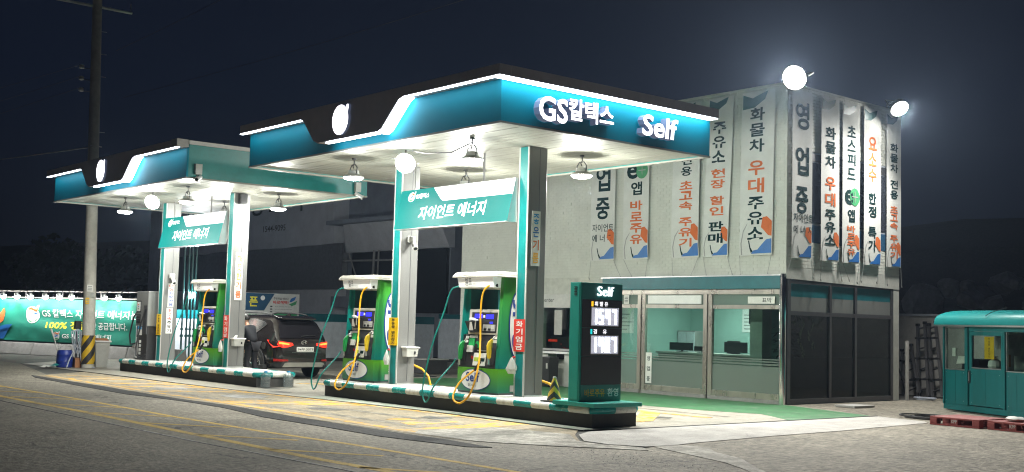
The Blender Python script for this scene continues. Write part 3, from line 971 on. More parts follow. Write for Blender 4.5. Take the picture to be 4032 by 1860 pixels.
# ================================================================== PUMP ISLANDS
def island(x0, x1, y0, y1, label):
    t = thing('pump_island', label, 'pump island', ((x0 + x1) / 2, (y0 + y1) / 2, 0), 0, 'raised pump islands')
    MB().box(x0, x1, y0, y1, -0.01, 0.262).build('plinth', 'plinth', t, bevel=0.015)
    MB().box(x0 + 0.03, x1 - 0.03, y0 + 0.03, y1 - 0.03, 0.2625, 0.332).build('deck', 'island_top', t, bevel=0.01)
    # striped bumper rail: quarter-rounded tube round the deck, alternate painted lengths
    r = 0.052
    z = 0.282
    rc = 0.16
    path = []
    def arc(cx, cy, a0):
        for k in range(7):
            a = a0 + PI / 2 * k / 6
            path.append(Vector((cx + rc * math.cos(a), cy + rc * math.sin(a), z)))
    a_, b_, c_, d_ = x0 - 0.03, x1 + 0.03, y0 - 0.03, y1 + 0.03
    arc(a_ + rc, c_ + rc, PI); arc(b_ - rc, c_ + rc, 1.5 * PI); arc(b_ - rc, d_ - rc, 0); arc(a_ + rc, d_ - rc, PI / 2)
    path.append(path[0])
    fine = []
    for p, q in zip(path[:-1], path[1:]):
        n = max(1, int((q - p).length / 0.05))
        fine += [p.lerp(q, k / n) for k in range(n)]
    seg, cur, L, k = [], [], 0.0, 0
    pitch = 0.43
    for p, q in zip(fine, fine[1:] + fine[:1]):
        cur.append(p)
        L += (q - p).length
        if L >= pitch:
            cur.append(q); seg.append(cur); cur = []; L = 0
    if len(cur) > 1:
        cur.append(fine[0]); seg.append(cur)
    for i, sg in enumerate(seg):
        mb = MB()
        if (sg[-1] - sg[-2]).length > 1e-6:
            mb.tube(sg, [r] * len(sg), 10)
        mb.warp(lambda p: Vector((p.x, p.y, z + (p.z - z) * 1.15)))
        mb.build('bumper', 'bumper_teal' if i % 2 == 0 else 'bumper_white', t, smooth=True)
    return t
island(-8.34, -0.29, 1.475, 2.47, 'near pump island with two self pumps and the price pylon on it')
island(-19.42, -11.35, 1.475, 2.45, 'far pump island with a grey pump and one self pump on it')

# ================================================================== THE STATION BUILDING
BX, BY, BL, BR = -2.70, 9.60, -14.35, 7.07
bld = thing('station_building', 'white painted brick two storey station building with a glass office on its ground floor', 'building', (-8.5, 12, 0))
def sxx(y):
    return BX - 0.023 * (y - BY)
BYE = 14.28
mb = MB()
mb.box(BL, BX - 0.06, BY + 0.011, BY + 0.25, 2.83, BR)
mb.box(BL, -10.80, BY + 0.035, BY + 0.25, 0, 2.8295)
mb.box(-9.25, -8.33, BY + 0.035, BY + 0.25, 0, 2.8295)
mb.box(-10.7995, -9.2505, BY + 0.035, BY + 0.25, 2.43, 2.8295)
mb.box(-10.7995, -9.2505, BY + 0.035, BY + 0.25, 0.0, 0.70)
mb.box(BL, BL + 0.25, BY + 0.251, BYE, 0, BR)
mb.box(BL + 0.251, BX - 0.2, BYE - 0.25, BYE - 0.001, 0, BR)
mb.build('wall', 'mortar', bld)
MB().hexa([(BX - 0.30, BY + 0.251, 2.83), (BX - 0.04, BY + 0.251, 2.83), (sxx(BYE) - 0.04, BYE, 2.72), (sxx(BYE) - 0.30, BYE, 2.72)], [(BX - 0.30, BY + 0.251, BR), (BX - 0.04, BY + 0.251, BR), (sxx(BYE) - 0.04, BYE, BR), (sxx(BYE) - 0.30, BYE, BR)]).build('wall', 'mortar', bld)
MB().hexa([(BX - 0.3, BY + 0.04, 2.831), (BX - 0.04, BY + 0.04, 2.831), (BX - 0.04, BY + 0.2505, 2.831), (BX - 0.3, BY + 0.2505, 2.831)], [(BX - 0.3, BY + 0.04, BR), (BX - 0.04, BY + 0.04, BR), (BX - 0.04, BY + 0.2505, BR), (BX - 0.3, BY + 0.2505, BR)]).build('wall', 'mortar', bld)
MB().box(BL + 0.1, BX - 0.15, BY + 0.1, BYE - 0.1, BR - 0.02, BR + 0.03).build('roof', 'concrete', bld)
mb = MB()
mb.box(BL - 0.02, BX + 0.0, BY - 0.02, BY + 0.09, BR, BR + 0.045)
mb.hexa([(BX - 0.10, BY + 0.0905, BR), (BX + 0.0, BY + 0.0905, BR), (sxx(BYE) + 0.0, BYE, BR), (sxx(BYE) - 0.1, BYE, BR)], [(BX - 0.1, BY + 0.0905, BR + 0.045), (BX + 0.0, BY + 0.0905, BR + 0.045), (sxx(BYE), BYE, BR + 0.045), (sxx(BYE) - 0.1, BYE, BR + 0.045)])
mb.build('coping', 'wall_white', bld)
# painted brickwork: every brick has its own edges, joints recessed
def courses(u0, u1, z0, z1, place, skip=None):
    mb = MB()
    bw, bh, j = 0.205, 0.068, 0.005
    rows = int((z1 - z0) / (bh + j))
    hh = (z1 - z0) / rows
    for r_ in range(rows):
        z = z0 + r_ * hh
        u = u0 - (bw / 2 if r_ % 2 else 0)
        while u < u1 - 0.02:
            a, b = max(u, u0), min(u + bw - j, u1)
            u += bw
            if b - a < 0.03 or (skip and skip((a + b) / 2, z)):
                continue
            d = 0.030 + random.uniform(-0.002, 0.002) + (0.010 if random.random() < 0.012 else 0)
            q = [place(a, z + j / 2, 0), place(b, z + j / 2, 0), place(b, z + hh - j / 2, 0), place(a, z + hh - j / 2, 0)]
            w = [place(a, z + j / 2, d), place(b, z + j / 2, d), place(b, z + hh - j / 2, d), place(a, z + hh - j / 2, d)]
            mb.faces(q + w, [(4, 5, 6, 7), (0, 1, 5, 4), (1, 2, 6, 5), (2, 3, 7, 6), (3, 0, 4, 7)])
    return mb
fp = lambda u, z, d: (u, BY + 0.035 - d, z)
o = courses(BL, BX, 2.86, BR, fp).build('brickwork', 'brick_white', bld); o['kind'] = 'stuff'
o = courses(BL, -10.82, 0.02, 2.86, fp).build('brickwork', 'brick_white', bld); o['kind'] = 'stuff'
o = courses(-9.24, -8.34, 0.02, 2.86, fp).build('brickwork', 'brick_white', bld); o['kind'] = 'stuff'
WINS = [(10.62, 11.02), (11.46, 11.78), (12.36, 12.66), (13.22, 13.58)]
spf = lambda u, z, d: (sxx(u) - 0.04 + d, u, z)
skipw = lambda u, z: any(a - 0.1 < u < b + 0.1 for a, b in WINS) and (3.55 < z < 5.65)
o = courses(BY + 0.005, BYE, 3.02, BR, spf, skipw).build('brickwork', 'brick_white', bld); o['kind'] = 'stuff'
o = MB().hexa([(BX - 0.039, BY + 0.01, 2.76), (BX - 0.012, BY + 0.01, 2.76), (sxx(BYE) - 0.012, BYE, 2.69), (sxx(BYE) - 0.039, BYE, 2.69)], [(BX - 0.039, BY + 0.01, 3.02), (BX - 0.012, BY + 0.01, 3.02), (sxx(BYE) - 0.012, BYE, 3.02), (sxx(BYE) - 0.039, BYE, 3.02)]).build('render_band', 'wall_white', bld)
for a, b in WINS:
    x = sxx((a + b) / 2) - 0.036
    w = MB().box(x, x + 0.022, a - 0.09, b + 0.09, 3.56, 5.66).build('window', 'dark_wall', bld)
    MB().box(x + 0.0225, x + 0.028, a - 0.05, b + 0.05, 4.05, 5.42).build('pane', 'win_dark', w)
    MB().box(x + 0.0225, x + 0.034, a - 0.09, b + 0.09, 5.45, 5.62).build('head_frame', 'steel_dark', w)
    MB().box(x + 0.0225, x + 0.030, a - 0.05, b + 0.05, 3.60, 4.00).build('spandrel', 'vinyl_blue', w)
# teal fascia band, steel header and posts of the office front
MB().box(-8.32, -2.795, BY - 0.09, BY + 0.034, 2.53, 2.82).build('fascia_band', 'band_teal', bld, bevel=0.006)
MB().box(-8.36, -2.78, BY - 0.10, BY + 0.03, 2.8205, 2.845).build('band_flashing', 'alu', bld)
mb = MB()
mb.box(-8.30, -2.86, BY - 0.02, BY + 0.07, 2.41, 2.529)
mb.build('door_header', 'steel_brushed', bld, bevel=0.004)
for a, b in ((-7.13, -6.87), (-5.02, -4.76)):
    MB().box(a, a + 0.115, BY - 0.025, BY + 0.075, 0.0, 2.4095).build('door_post', 'steel_brushed', bld, bevel=0.004)
    MB().box(a + 0.145, b, BY - 0.02, BY + 0.07, 0.0, 2.4095).build('door_post', 'steel_brushed', bld, bevel=0.004)
    MB().box(a + 0.116, a + 0.144, BY + 0.01, BY + 0.06, 0.0, 2.4095).build('door_gap', 'black_plastic', bld)
MB().box(-8.32, -8.22, BY - 0.02, BY + 0.07, 0, 2.4095).build('door_post', 'steel_brushed', bld)
mb = MB()
mb.lathe([(0.075, 0.0), (0.075, 2.86)], (BX - 0.075, BY - 0.005, 0), 24)
mb.build('corner_post', 'chrome', bld, smooth=True)
def bay(x0, x1, tr=True, frost=0.98, lab=None):
    y = BY + 0.02
    MB().box(x0, x1, y - 0.03, y + 0.03, 0.09, 0.22).build('door_rail', 'steel_brushed', bld, bevel=0.003)
    MB().box(x0, x1, y - 0.03, y + 0.03, 2.08, 2.17).build('door_rail', 'steel_brushed', bld, bevel=0.003)
    MB().box(x0, x1, y - 0.004, y + 0.004, 2.1705, 2.4095).build('transom_pane', 'glass_frost', bld)
    MB().box(x0, x1, y - 0.004, y + 0.004, frost, 2.0795).build('glass_pane', 'glass_clear', bld)
    g = MB()
    g.box(x0, x1, y - 0.004, y + 0.004, 0.2205, frost - 0.17)
    g.box(x0, x1, y - 0.004, y + 0.004, frost - 0.145, frost - 0.105)
    g.box(x0, x1, y - 0.004, y + 0.004, frost - 0.08, frost - 0.05)
    g.box(x0, x1, y - 0.004, y + 0.004, frost - 0.025, frost - 0.0005)
    g.build('frosted_pane', 'glass_frost', bld)
    g = MB()
    for q in (0.17, 0.105, 0.05):
        g.box(x0, x1, y - 0.003, y + 0.003, frost - q + 0.0005, frost - q + 0.0245)
    g.build('clear_stripe', 'glass_clear', bld)
    MB().box(x0 - 0.1, x1 + 0.1, BY - 0.04, BY + 0.12, 0.004, 0.0895).build('sill', 'concrete', bld)
bay(-8.215, -7.135); bay(-6.865, -5.025); bay(-4.755, -2.86)
# office inside
mb = MB()
mb.box(-8.4, -4.75, 13.0, 13.1, 0, 2.6)
mb.box(-8.5, -8.401, 9.9, 13.1, 0, 2.6)
mb.box(-4.74, -4.66, 11.2, 13.1, 0, 2.6)
mb.build('inner_wall', 'mint_wall', bld)
MB().box(-8.4, -2.95, 9.75, 13.0, -0.005, 0.02).build('inner_floor', 'floor_concrete', bld)
MB().box(-8.4, -2.95, 9.75, 14.0, 2.60, 2.64).build('inner_ceiling', 'white_clean', bld)
o = MB().box(-6.9, -5.7, 11.3, 11.6, 2.565, 2.599).build('ceiling_light', 'room_light', bld)
light('AREA', 'office_bulb', (-6.3, 11.45, 2.54), ROOM_W, None, (0.93, 1.0, 0.97), 0.9, target=(-6.3, 11.45, 0))
MB().box(-4.3, -3.95, 10.4, 10.75, 0.02, 2.6).build('inner_column', 'white_panel', bld)
# counter wall section left of the doors: window, sill counter, white cupboards
MB().box(-10.79, -9.26, BY - 0.03, BY + 0.10, 2.07, 2.425).build('sign_board', 'white_panel', bld)
MB().text('Center', (-10.72, BY - 0.034, 2.22), X, Z, 0.52, 0.12, B1).build('lettering', 'ink_black', bld)
wf = MB().box(-10.79, -9.26, BY + 0.02, BY + 0.07, 0.93, 0.985).build('window_frame', 'alu', bld)
MB().box(-10.79, -9.26, BY + 0.03, BY + 0.036, 0.986, 2.069).build('glass_pane', 'glass_clear', bld)
MB().box(-10.9, -9.2, BY - 0.42, BY + 0.019, 0.86, 0.915).build('counter_top', 'white_clean', bld, bevel=0.008)
MB().box(-10.86, -10.05, BY - 0.34, BY - 0.02, 0.02, 0.855).build('cupboard', 'white_panel', bld, bevel=0.006)
MB().box(-9.42, -9.24, BY - 0.34, BY - 0.02, 0.02, 0.855).build('cupboard', 'white_panel', bld, bevel=0.006)
MB().box(-10.9, -9.2, 11.2, 11.3, 0, 2.6).build('inner_wall', 'mint_wall', bld)
# side shop front: dark frames, three bays, leaf transfers
fr = MB()
def sbox(mb, y0, y1, z0, z1, d0, d1):
    mb.hexa([(sxx(y0) + d0, y0, z0), (sxx(y0) + d1, y0, z0), (sxx(y1) + d1, y1, z0), (sxx(y1) + d0, y1, z0)], [(sxx(y0) + d0, y0, z1), (sxx(y0) + d1, y0, z1), (sxx(y1) + d1, y1, z1), (sxx(y1) + d0, y1, z1)])
    return mb
sbox(fr, BY + 0.08, BY + 0.20, 0.02, 2.755, -0.10, -0.005)
for y in (11.36, 12.40, 13.98):
    sbox(fr, y - 0.045, y + 0.045, 0.02, 2.69, -0.10, -0.02)
sbox(fr, BY + 0.201, 13.93, 1.96, 2.05, -0.095, -0.022)
sbox(fr, BY + 0.201, 13.93, 2.66, 2.745, -0.095, -0.022)
sbox(fr, BY + 0.201, 13.93, 0.02, 0.12, -0.095, -0.022)
fr.build('shop_front_frame', 'steel_dark', bld)
for a, b in ((BY + 0.2, 11.31), (11.41, 12.35), (12.45, 13.93)):
    sbox(MB(), a, b, 0.12, 1.96, -0.062, -0.056).build('glass_pane', 'glass_side', bld)
    sbox(MB(), a, b, 2.37, 2.66, -0.062, -0.056).build('film_pane', 'band_teal', bld)
    sbox(MB(), a, b, 2.05, 2.369, -0.062, -0.056).build('film_pane', 'film_grey', bld)
    sbox(MB(), a, b, 0.13, 1.02, -0.075, -0.070).build('frost_film', 'glass_frost', bld)
sbox(MB(), 14.03, BYE, 0.0, 2.72, -0.2, -0.02).build('wall', 'wall_white', bld)
lf = MB()
for (yy, z0, z1, n) in ((10.25, 1.92, 1.0, 26), (10.62, 1.92, 1.2, 20), (10.05, 1.92, 1.7, 6), (10.95, 1.92, 1.6, 8)):
    for i in range(n):
        t = i / n
        y = yy + 0.10 * math.sin(t * 9) + random.gauss(0, 0.03)
        z = z0 + (z1 - z0) * t
        a = random.uniform(0, 6.3); s_ = random.uniform(0.035, 0.06)
        q = [(s_, 0), (0.3 * s_, 0.45 * s_), (-s_, 0), (0.3 * s_, -0.45 * s_)]
        lf.face([(sxx(y) - 0.05, y + u * math.cos(a) - v * math.sin(a), z + u * math.sin(a) + v * math.cos(a)) for u, v in q])
lf.build('leaf_transfer', 'leaf_dark', bld)
MB().box(-3.2, -2.85, 9.95, 13.9, -0.004, 0.018).build('inner_floor', 'dark_wall', bld)
mb = MB()
mb.box(-3.9, -3.86, 11.2, 13.95, 0.02, 2.6)
mb.build('inner_wall', 'inner_dark', bld)

# ================================================================== CLOTH BANNERS ON THE BUILDING
def wall_banner(cx, w, zt, zb, face, items, label, lean=0.0, top_art=True, extra=None):
    """items: (char, z top, height, width, material index)  0 ink dark, 1 orange, 2 green"""
    if face == 'front':
        O = lambda u, d, z: Vector((cx + u + lean * (z - zb), BY - 0.035 - d, z))
        ux, nr = X, -Y
        loc = (cx, BY - 0.03, zb)
    else:
        O = lambda u, d, z: Vector((sxx(cx + u) + 0.035 + d, cx + u + lean * (z - zb), z))
        ux, nr = Y, X
        loc = (sxx(cx), cx, zb)
    ph = random.uniform(0, 6)
    def off(u, z):
        e = (1 if face == 'front' else 0.35) * min(1, (zt - z) / 0.5, (z - zb) / 0.3)
        return 0.012 + 0.03 * max(0, e) * (0.5 + 0.5 * math.sin(u / w * 5.0 + ph + 0.7 * math.sin(z * 1.3 + ph))) + 0.02 * abs(u / w) * max(0, e) * (0.6 + 0.4 * math.sin(z * 2.1 + ph * 2))
    t = thing('wall_banner', label, 'banner', loc, 0, 'cloth banners hanging on the station building')
    mb = MB()
    nu, nz = 14, 40
    for j in range(nz + 1):
        for i in range(nu + 1):
            u = (i / nu - 0.5) * w
            z = zb + (zt - zb) * j / nz
            mb.v.append(tuple(O(u, off(u, z), z)))
    for j in range(nz):
        for i in range(nu):
            a = j * (nu + 1) + i
            mb.f.append((a, a + 1, a + nu + 2, a + nu + 1)); mb.m.append(0)
    ob = mb.build('cloth', 'cloth_white', t, smooth=True)
    mb = MB()
    for ch, z, h, cw, mi in items:
        dx = 0.0
        if isinstance(cw, tuple):
            cw, dx = cw
        mb.text(ch, (dx - cw / 2, 0, z - h), X, Z, cw, h, B4, mi)
    def flush(nm):
        mb.warp(lambda p: O(p.x, off(p.x, p.z) + 0.006 + p.y, p.z))
        mb.build(nm, ['ink_dark_teal', 'ink_orange', 'ink_green', 'ink_blue', 'ink_grey', 'teal_dark'], t)
    flush('lettering')
    mb = MB()
    # foot art: orange leaf, blue wave
    hw = w / 2 - 0.02
    def art(poly, mi):
        fin = []
        for (a, b), (c, d) in zip(poly, poly[1:] + poly[:1]):
            for k in range(4):
                fin.append((a + (c - a) * k / 4, b + (d - b) * k / 4))
        mb.face([(p[0] * hw, 0, zb + p[1] * w) for p in fin], mi)
    art([(0.45, 0.92), (0.70, 0.94), (1.0, 0.82), (1.0, 0.46), (0.80, 0.48), (0.55, 0.60), (0.36, 0.68)], 1)
    art([(-0.28, 0.04), (1.0, 0.05), (1.0, 0.40), (0.70, 0.38), (0.42, 0.26), (0.15, 0.14), (-0.12, 0.12)], 3)
    art([(-0.36, 0.16), (-0.44, 0.36), (-0.38, 0.38), (-0.30, 0.20), (-0.16, 0.10), (-0.28, 0.06)], 0)
    art([(-0.92, 0.02), (-0.96, 0.30), (-0.80, 0.62), (-0.50, 0.80), (-0.52, 0.76), (-0.76, 0.58), (-0.89, 0.30), (-0.84, 0.02)], 4)
    flush('emblem_print')
    if top_art:
        mb = MB()
        zz = (zt - zb) / w
        art([(-0.98, zz - 0.05), (-0.98, zz - 0.42), (-0.2, zz - 0.40), (0.45, zz - 0.22), (0.62, zz - 0.02), (0.30, zz - 0.06), (-0.35, zz - 0.16), (-0.7, zz - 0.10)], 5)
        flush('crest_print')
    if extra:
        mb = MB()
        extra(mb, hw)
        flush('lettering')
    mb = MB()
    for sgn in (-1, 1):
        a = O(sgn * w * 0.48, 0.02, zb + 0.01); b = O(sgn * w * 0.48 + random.uniform(-0.3, 0.3), 0.0, zb - 0.40 + random.uniform(-.03, .03))
        mb.tube([a, (a + b) / 2 - Z * 0.02, b], 0.006, 4)
        mb.tube([b, b - Z * 0.05 + ux * 0.02], 0.012, 5)
    mb.build('tie_rope', 'ink_grey', t)
    return t

def column(txt, ztop, zbot, cw, mis, gaps=None):
    """spread characters evenly; a space leaves half a cell"""
    n = sum(0.55 if c == ' ' else 1 for c in txt)
    cell = (ztop - zbot) / n
    out, z, k = [], ztop, 0
    for c in txt:
        if c == ' ':
            z -= cell * 0.55
            continue
        out.append((c, z, cell * 0.84, cw, mis[k] if isinstance(mis, (list, tuple)) else mis))
        k += 1
        z -= cell
    return out

def eplus(z):
    def f(mb, hw):
        mb.text('e', (-hw * 0.78, 0, z), X, Z, 0.34, 0.36, B4, 0)
        cx, cz, r = hw * 0.42, z + 0.20, 0.21
        mb.face([(cx + r * math.cos(a), 0, cz + r * math.sin(a)) for a in [2 * PI * i / 28 for i in range(28)]], 2)
        for q in ([(-0.012, -0.13), (0.012, -0.13), (0.012, 0.13), (-0.012, 0.13)], [(-0.13, -0.012), (0.13, -0.012), (0.13, 0.012), (-0.13, 0.012)]):
            mb.face([(cx + a, -0.004 + 0.008, cz + b) for a, b in q], 4)
    return f
def giant(mb, hw):
    mb.text('자이언트', (-hw * 0.86, 0, 4.02), X, Z, 0.74, 0.20, B2, 0)
    mb.text('에 너 지', (-hw * 0.86, 0, 3.76), X, Z, 0.70, 0.19, B2, 0)
ZT = 7.0
it = [('영', 6.62, 0.62, 0.50, 0), ('업', 5.72, 0.66, 0.50, 0), ('중', 4.90, 0.56, 0.46, 0)]
wall_banner(-8.38, 0.86, ZT, 3.28, 'front', it, 'white banner of three big black letters, front wall end nearest the canopy pillars', extra=giant)
it = [('앱', 5.22, 0.33, 0.36, 0)] + column('바로주유', 4.75, 3.62, 0.40, 1)
wall_banner(-7.20, 0.86, ZT, 3.28, 'front', it, 'white banner with a green plus circle, on the lit front wall', extra=eplus(5.30))
it = column('화물차전용 ', 7.0, 5.30, 0.40, 0)[0:5] + column('초고속 주유기', 5.20, 3.55, 0.42, 1)
it = column('화물차 전용', 6.65, 5.20, 0.36, 0) + column('초고속 주유기', 5.12, 3.50, 0.42, 1)
wall_banner(-5.58, 0.86, ZT, 3.28, 'front', it, 'front wall banner ending in a long orange column, fully under the canopy end face', lean=0.005)
it = column('주유소', 6.42, 5.42, 0.38, 0) + column('현장 할인', 5.32, 4.20, 0.40, 1) + column('판매', 4.10, 3.55, 0.42, 0)
wall_banner(-4.66, 0.74, ZT, 3.28, 'front', it, 'front wall banner with four orange letters amid black ones, partly behind the canopy corner', lean=0.035)
it = column('화물차', 6.62, 5.55, 0.42, 0) + column('우대', 5.42, 4.62, 0.44, 1) + column('주유소', 4.60, 3.58, 0.44, 0)
wall_banner(-3.50, 0.92, ZT, 3.28, 'front', it, 'front wall banner with two orange letters, next to the brick corner', lean=0.012)
it = [('영', 6.72, 0.62, 0.50, 0), ('업', 5.72, 0.64, 0.50, 0), ('중', 4.82, 0.60, 0.46, 0)]
wall_banner(10.10, 0.76, ZT - 0.02, 3.22, 'side', it, 'side wall banner of three big dark letters, next to the brick corner', extra=giant, top_art=False)
it = column('화물차', 6.30, 5.30, 0.40, 0) + column('우대', 5.15, 4.42, 0.40, 1) + column('주유소', 4.40, 3.55, 0.40, 0)
wall_banner(11.20, 0.72, ZT - 0.02, 3.22, 'side', it, 'side wall banner with two orange letters amid dark ones')
it = column('초스피드', 6.45, 5.12, 0.34, 0) + [('앱', 4.48, 0.30, 0.30, 0)] + column('바로주유', 4.10, 3.28 + 0.10, 0.34, 1)
wall_banner(12.06, 0.72, ZT - 0.02, 3.22, 'side', it, 'side wall banner with a green plus circle', extra=eplus(4.58))
it = column('요소수', 6.30, 5.15, 0.36, 1) + column('한정 특가', 4.95, 3.50, 0.36, 0)
wall_banner(12.96, 0.74, ZT - 0.02, 3.22, 'side', it, 'side wall banner starting in orange and ending in dark letters')
it = column('화물차 전용', 6.25, 4.85, 0.36, 0) + column('초고속 주유기', 4.72, 3.40, 0.36, 1)
wall_banner(13.92, 0.66, ZT - 0.02, 3.22, 'side', it, 'side wall banner with an orange lower half, last one before the far corner')

# ================================================================== ROOF FLOODLIGHTS
def roof_flood(p, tgt, base, label, r, power):
    t = thing('floodlight', label, 'floodlight', tuple(base), 0, 'floodlights on the roof edge')
    p, tgt = Vector(p), Vector(tgt)
    d = (tgt - p).normalized()
    q = d.to_track_quat('Z', 'Y')
    def tf(v): return p + q @ v
    mb = MB().lathe([(0.06, -0.20), (r * 0.55, -0.19), (r * 0.75, -0.10), (r * 1.0, -0.03), (r * 1.06, 0.0), (r * 1.06, 0.02), (r * 0.98, 0.02), (r * 0.98, -0.004)], (0, 0, 0), 28)
    mb.warp(tf); mb.build('housing', 'steel_dark', t, smooth=True)
    mb = MB().lathe([(r * 0.97, 0.0), (r * 0.94, r * 0.14), (r * 0.80, r * 0.30), (r * 0.55, r * 0.42), (r * 0.28, r * 0.48), (0.02, r * 0.50)], (0, 0, 0), 28)
    mb.warp(tf); mb.build('lens', 'flood_glow', t, smooth=True)
    mb = MB()
    for k in range(14):
        a = 2 * PI * k / 14
        c = Vector((math.cos(a), math.sin(a), 0))
        e = Vector((-math.sin(a), math.cos(a), 0)) * 0.006
        mb.hexa([c * r * 0.35 - e - Z * 0.24, c * r * 0.95 - e - Z * 0.12, c * r * 0.95 + e - Z * 0.12, c * r * 0.35 + e - Z * 0.24], [c * r * 0.35 - e - Z * 0.17, c * r * 0.95 - e - Z * 0.04, c * r * 0.95 + e - Z * 0.04, c * r * 0.35 + e - Z * 0.17])
    mb.warp(tf); mb.build('cooling_fin', 'steel_dark', t)
    mb = MB()
    for s_ in (-1, 1):
        mb.tube([tf(Vector((s_ * r * 1.12, 0, -0.02))), tf(Vector((s_ * r * 1.15, 0, -0.30)))], 0.018, 6)
    mb.tube([tf(Vector((-r * 1.15, 0, -0.30))), tf(Vector((r * 1.15, 0, -0.30)))], 0.018, 6)
    mb.build('yoke', 'steel_dark', t)
    mb = MB().tube([Vector(base), Vector(base) + Z * 0.12, tf(Vector((0, 0, -0.30)))], 0.024, 8)
    mb.build('bracket', 'steel_dark', t)
    light('SPOT', 'bulb', tuple(p + d * (r + 0.08)), power, None, (1, 0.97, 0.91), r * 0.9, target=tuple(tgt), spot=R(172), blend=0.8)
roof_flood((-2.07, 9.0, 7.02), (1.0, -6, 0), (-2.85, 9.68, 7.11), 'big glaring round floodlight at the brick corner of the roof', 0.26, ROOF_W)
roof_flood((-2.2, 13.27, 6.97), (4, 10.5, 0), (-2.86, 13.80, 7.11), 'smaller glaring floodlight at the far end of the side wall roof', 0.21, ROOF_W * 0.55)

# ================================================================== CANOPY LAMPS
def make_lamp():
    t = thing('canopy_lamp', '', 'lamp', (0, 0, 0), 0, 'round lamps under the canopies')
    MB().lathe([(0.045, -0.03), (0.045, -0.001)], (0, 0, 0), 12).build('mount', 'steel_dark', t, local=True)
    mb = MB()
    mb.tube([(0, 0, -0.02), (0.02, 0.0, -0.10), (-0.03, 0, -0.15), (0, 0, -0.2)], 0.012, 6)
    mb.tube([(-0.115, 0, -0.33), (-0.125, 0, -0.20), (-0.06, 0, -0.13), (0.06, 0, -0.13), (0.125, 0, -0.20), (0.115, 0, -0.33)], 0.011, 6)
    mb.build('yoke', 'steel_dark', t, local=True)
    mb = MB().lathe([(0.05, -0.235), (0.105, -0.245), (0.115, -0.31), (0.14, -0.325), (0.20, -0.36), (0.205, -0.385), (0.195, -0.385), (0.195, -0.375)], (0, 0, 0), 26)
    for k in range(12):
        a = k * PI / 6
        mb.box(-0.002, 0.002, 0.10, 0.125, -0.31, -0.25) if False else None
    mb.build('housing', 'alu', t, smooth=True, local=True)
    MB().lathe([(0.193, -0.376), (0.188, -0.395), (0.16, -0.418), (0.10, -0.432), (0.02, -0.437)], (0, 0, 0), 26).build('diffuser', 'lamp_glow', t, smooth=True, local=True)
    return t
lamp0 = make_lamp()
LP = [(-6.51, 0.84, NZB, 'street side lamp of the near canopy, over the pump with the yellow sign'),
      (-2.69, 0.80, NZB, 'street side lamp of the near canopy, closest to its corner pillar'),
      (-2.73, 3.43, NZB, 'lamp of the near canopy hanging before the white brick wall'),
      (-6.10, 3.30, NZB, 'lamp of the near canopy behind the lit green sign board'),
      (-17.69, 0.71, 4.714, 'lamp of the far canopy closest to the utility pole'),
      (-13.60, 0.62, 4.714, 'street side lamp of the far canopy, beside its tilted floodlight'),
      (-13.25, 2.89, 4.714, 'lamp of the far canopy above the parked car'),
      (-16.29, 2.90, 4.714, 'lamp of the far canopy just above its lit green sign board')]
for i, (x, y, z, lab) in enumerate(LP):
    if i == 0:
        l = lamp0; l.location = (x, y, z + 0.01); l['label'] = lab
    else:
        l = dup(lamp0, (x, y, z + 0.01), 0.0, lab)
    light('SPOT', 'bulb', (x, y, z - 0.455), LAMP_W * (1.0 if x > -10 else 0.75), None, (0.98, 1.0, 0.92), 0.16, target=(x, y, 0), spot=R(176 if y > 2 else 166), blend=0.5 if y > 2 else 0.85)
    light('POINT', 'bulb', (x, y, z - 0.50), LAMP_W * (0.75 if y > 2 else 0.30), None, (0.98, 1.0, 0.92), 0.14)
for (x, y, z, lab) in ((-4.75, 0.85, NZB, 'glaring floodlight tilted at the street under the near canopy'), (-15.75, 0.65, 4.714, 'glaring floodlight tilted at the street under the far canopy')):
    t = thing('tilted_floodlight', lab, 'floodlight', (x, y, z), 0, 'tilted floodlights under the canopies')
    d = Vector((0.55, -0.75, -0.55)).normalized()
    p = Vector((x, y, z - 0.24))
    q = d.to_track_quat('Z', 'Y')
    mb = MB().lathe([(0.05, -0.12), (0.12, -0.11), (0.15, -0.05), (0.19, -0.02), (0.195, 0.01), (0.185, 0.01), (0.185, 0.0)], (0, 0, 0), 26)
    mb.warp(lambda v: p + q @ v); mb.build('housing', 'alu', t, smooth=True)
    mb = MB().lathe([(0.183, 0.002), (0.176, 0.05), (0.14, 0.10), (0.08, 0.13), (0.02, 0.138)], (0, 0, 0), 26)
    mb.warp(lambda v: p + q @ v); mb.build('lens', 'flood_glow', t, smooth=True)
    MB().tube([(x, y, z + 0.008), (x, y, z - 0.08), tuple(p - d * 0.12)], 0.014, 6).build('bracket', 'steel_dark', t)
    light('SPOT', 'bulb', tuple(p + d * 0.32), LAMP_W * 0.7, None, (1, 0.97, 0.92), 0.17, target=tuple(p + d * 5), spot=R(140), blend=0.6)
# cable looped under the near soffit
tag(MB().tube([(-4.6, 0.9, 4.74), (-4.2, 0.92, 4.66), (-3.4, 0.9, 4.60), (-2.75, 0.84, 4.70)], 0.012, 6).build('lamp_cable', 'hose_black'), 'thin black cable looping between two lamps under the near soffit', 'cable')

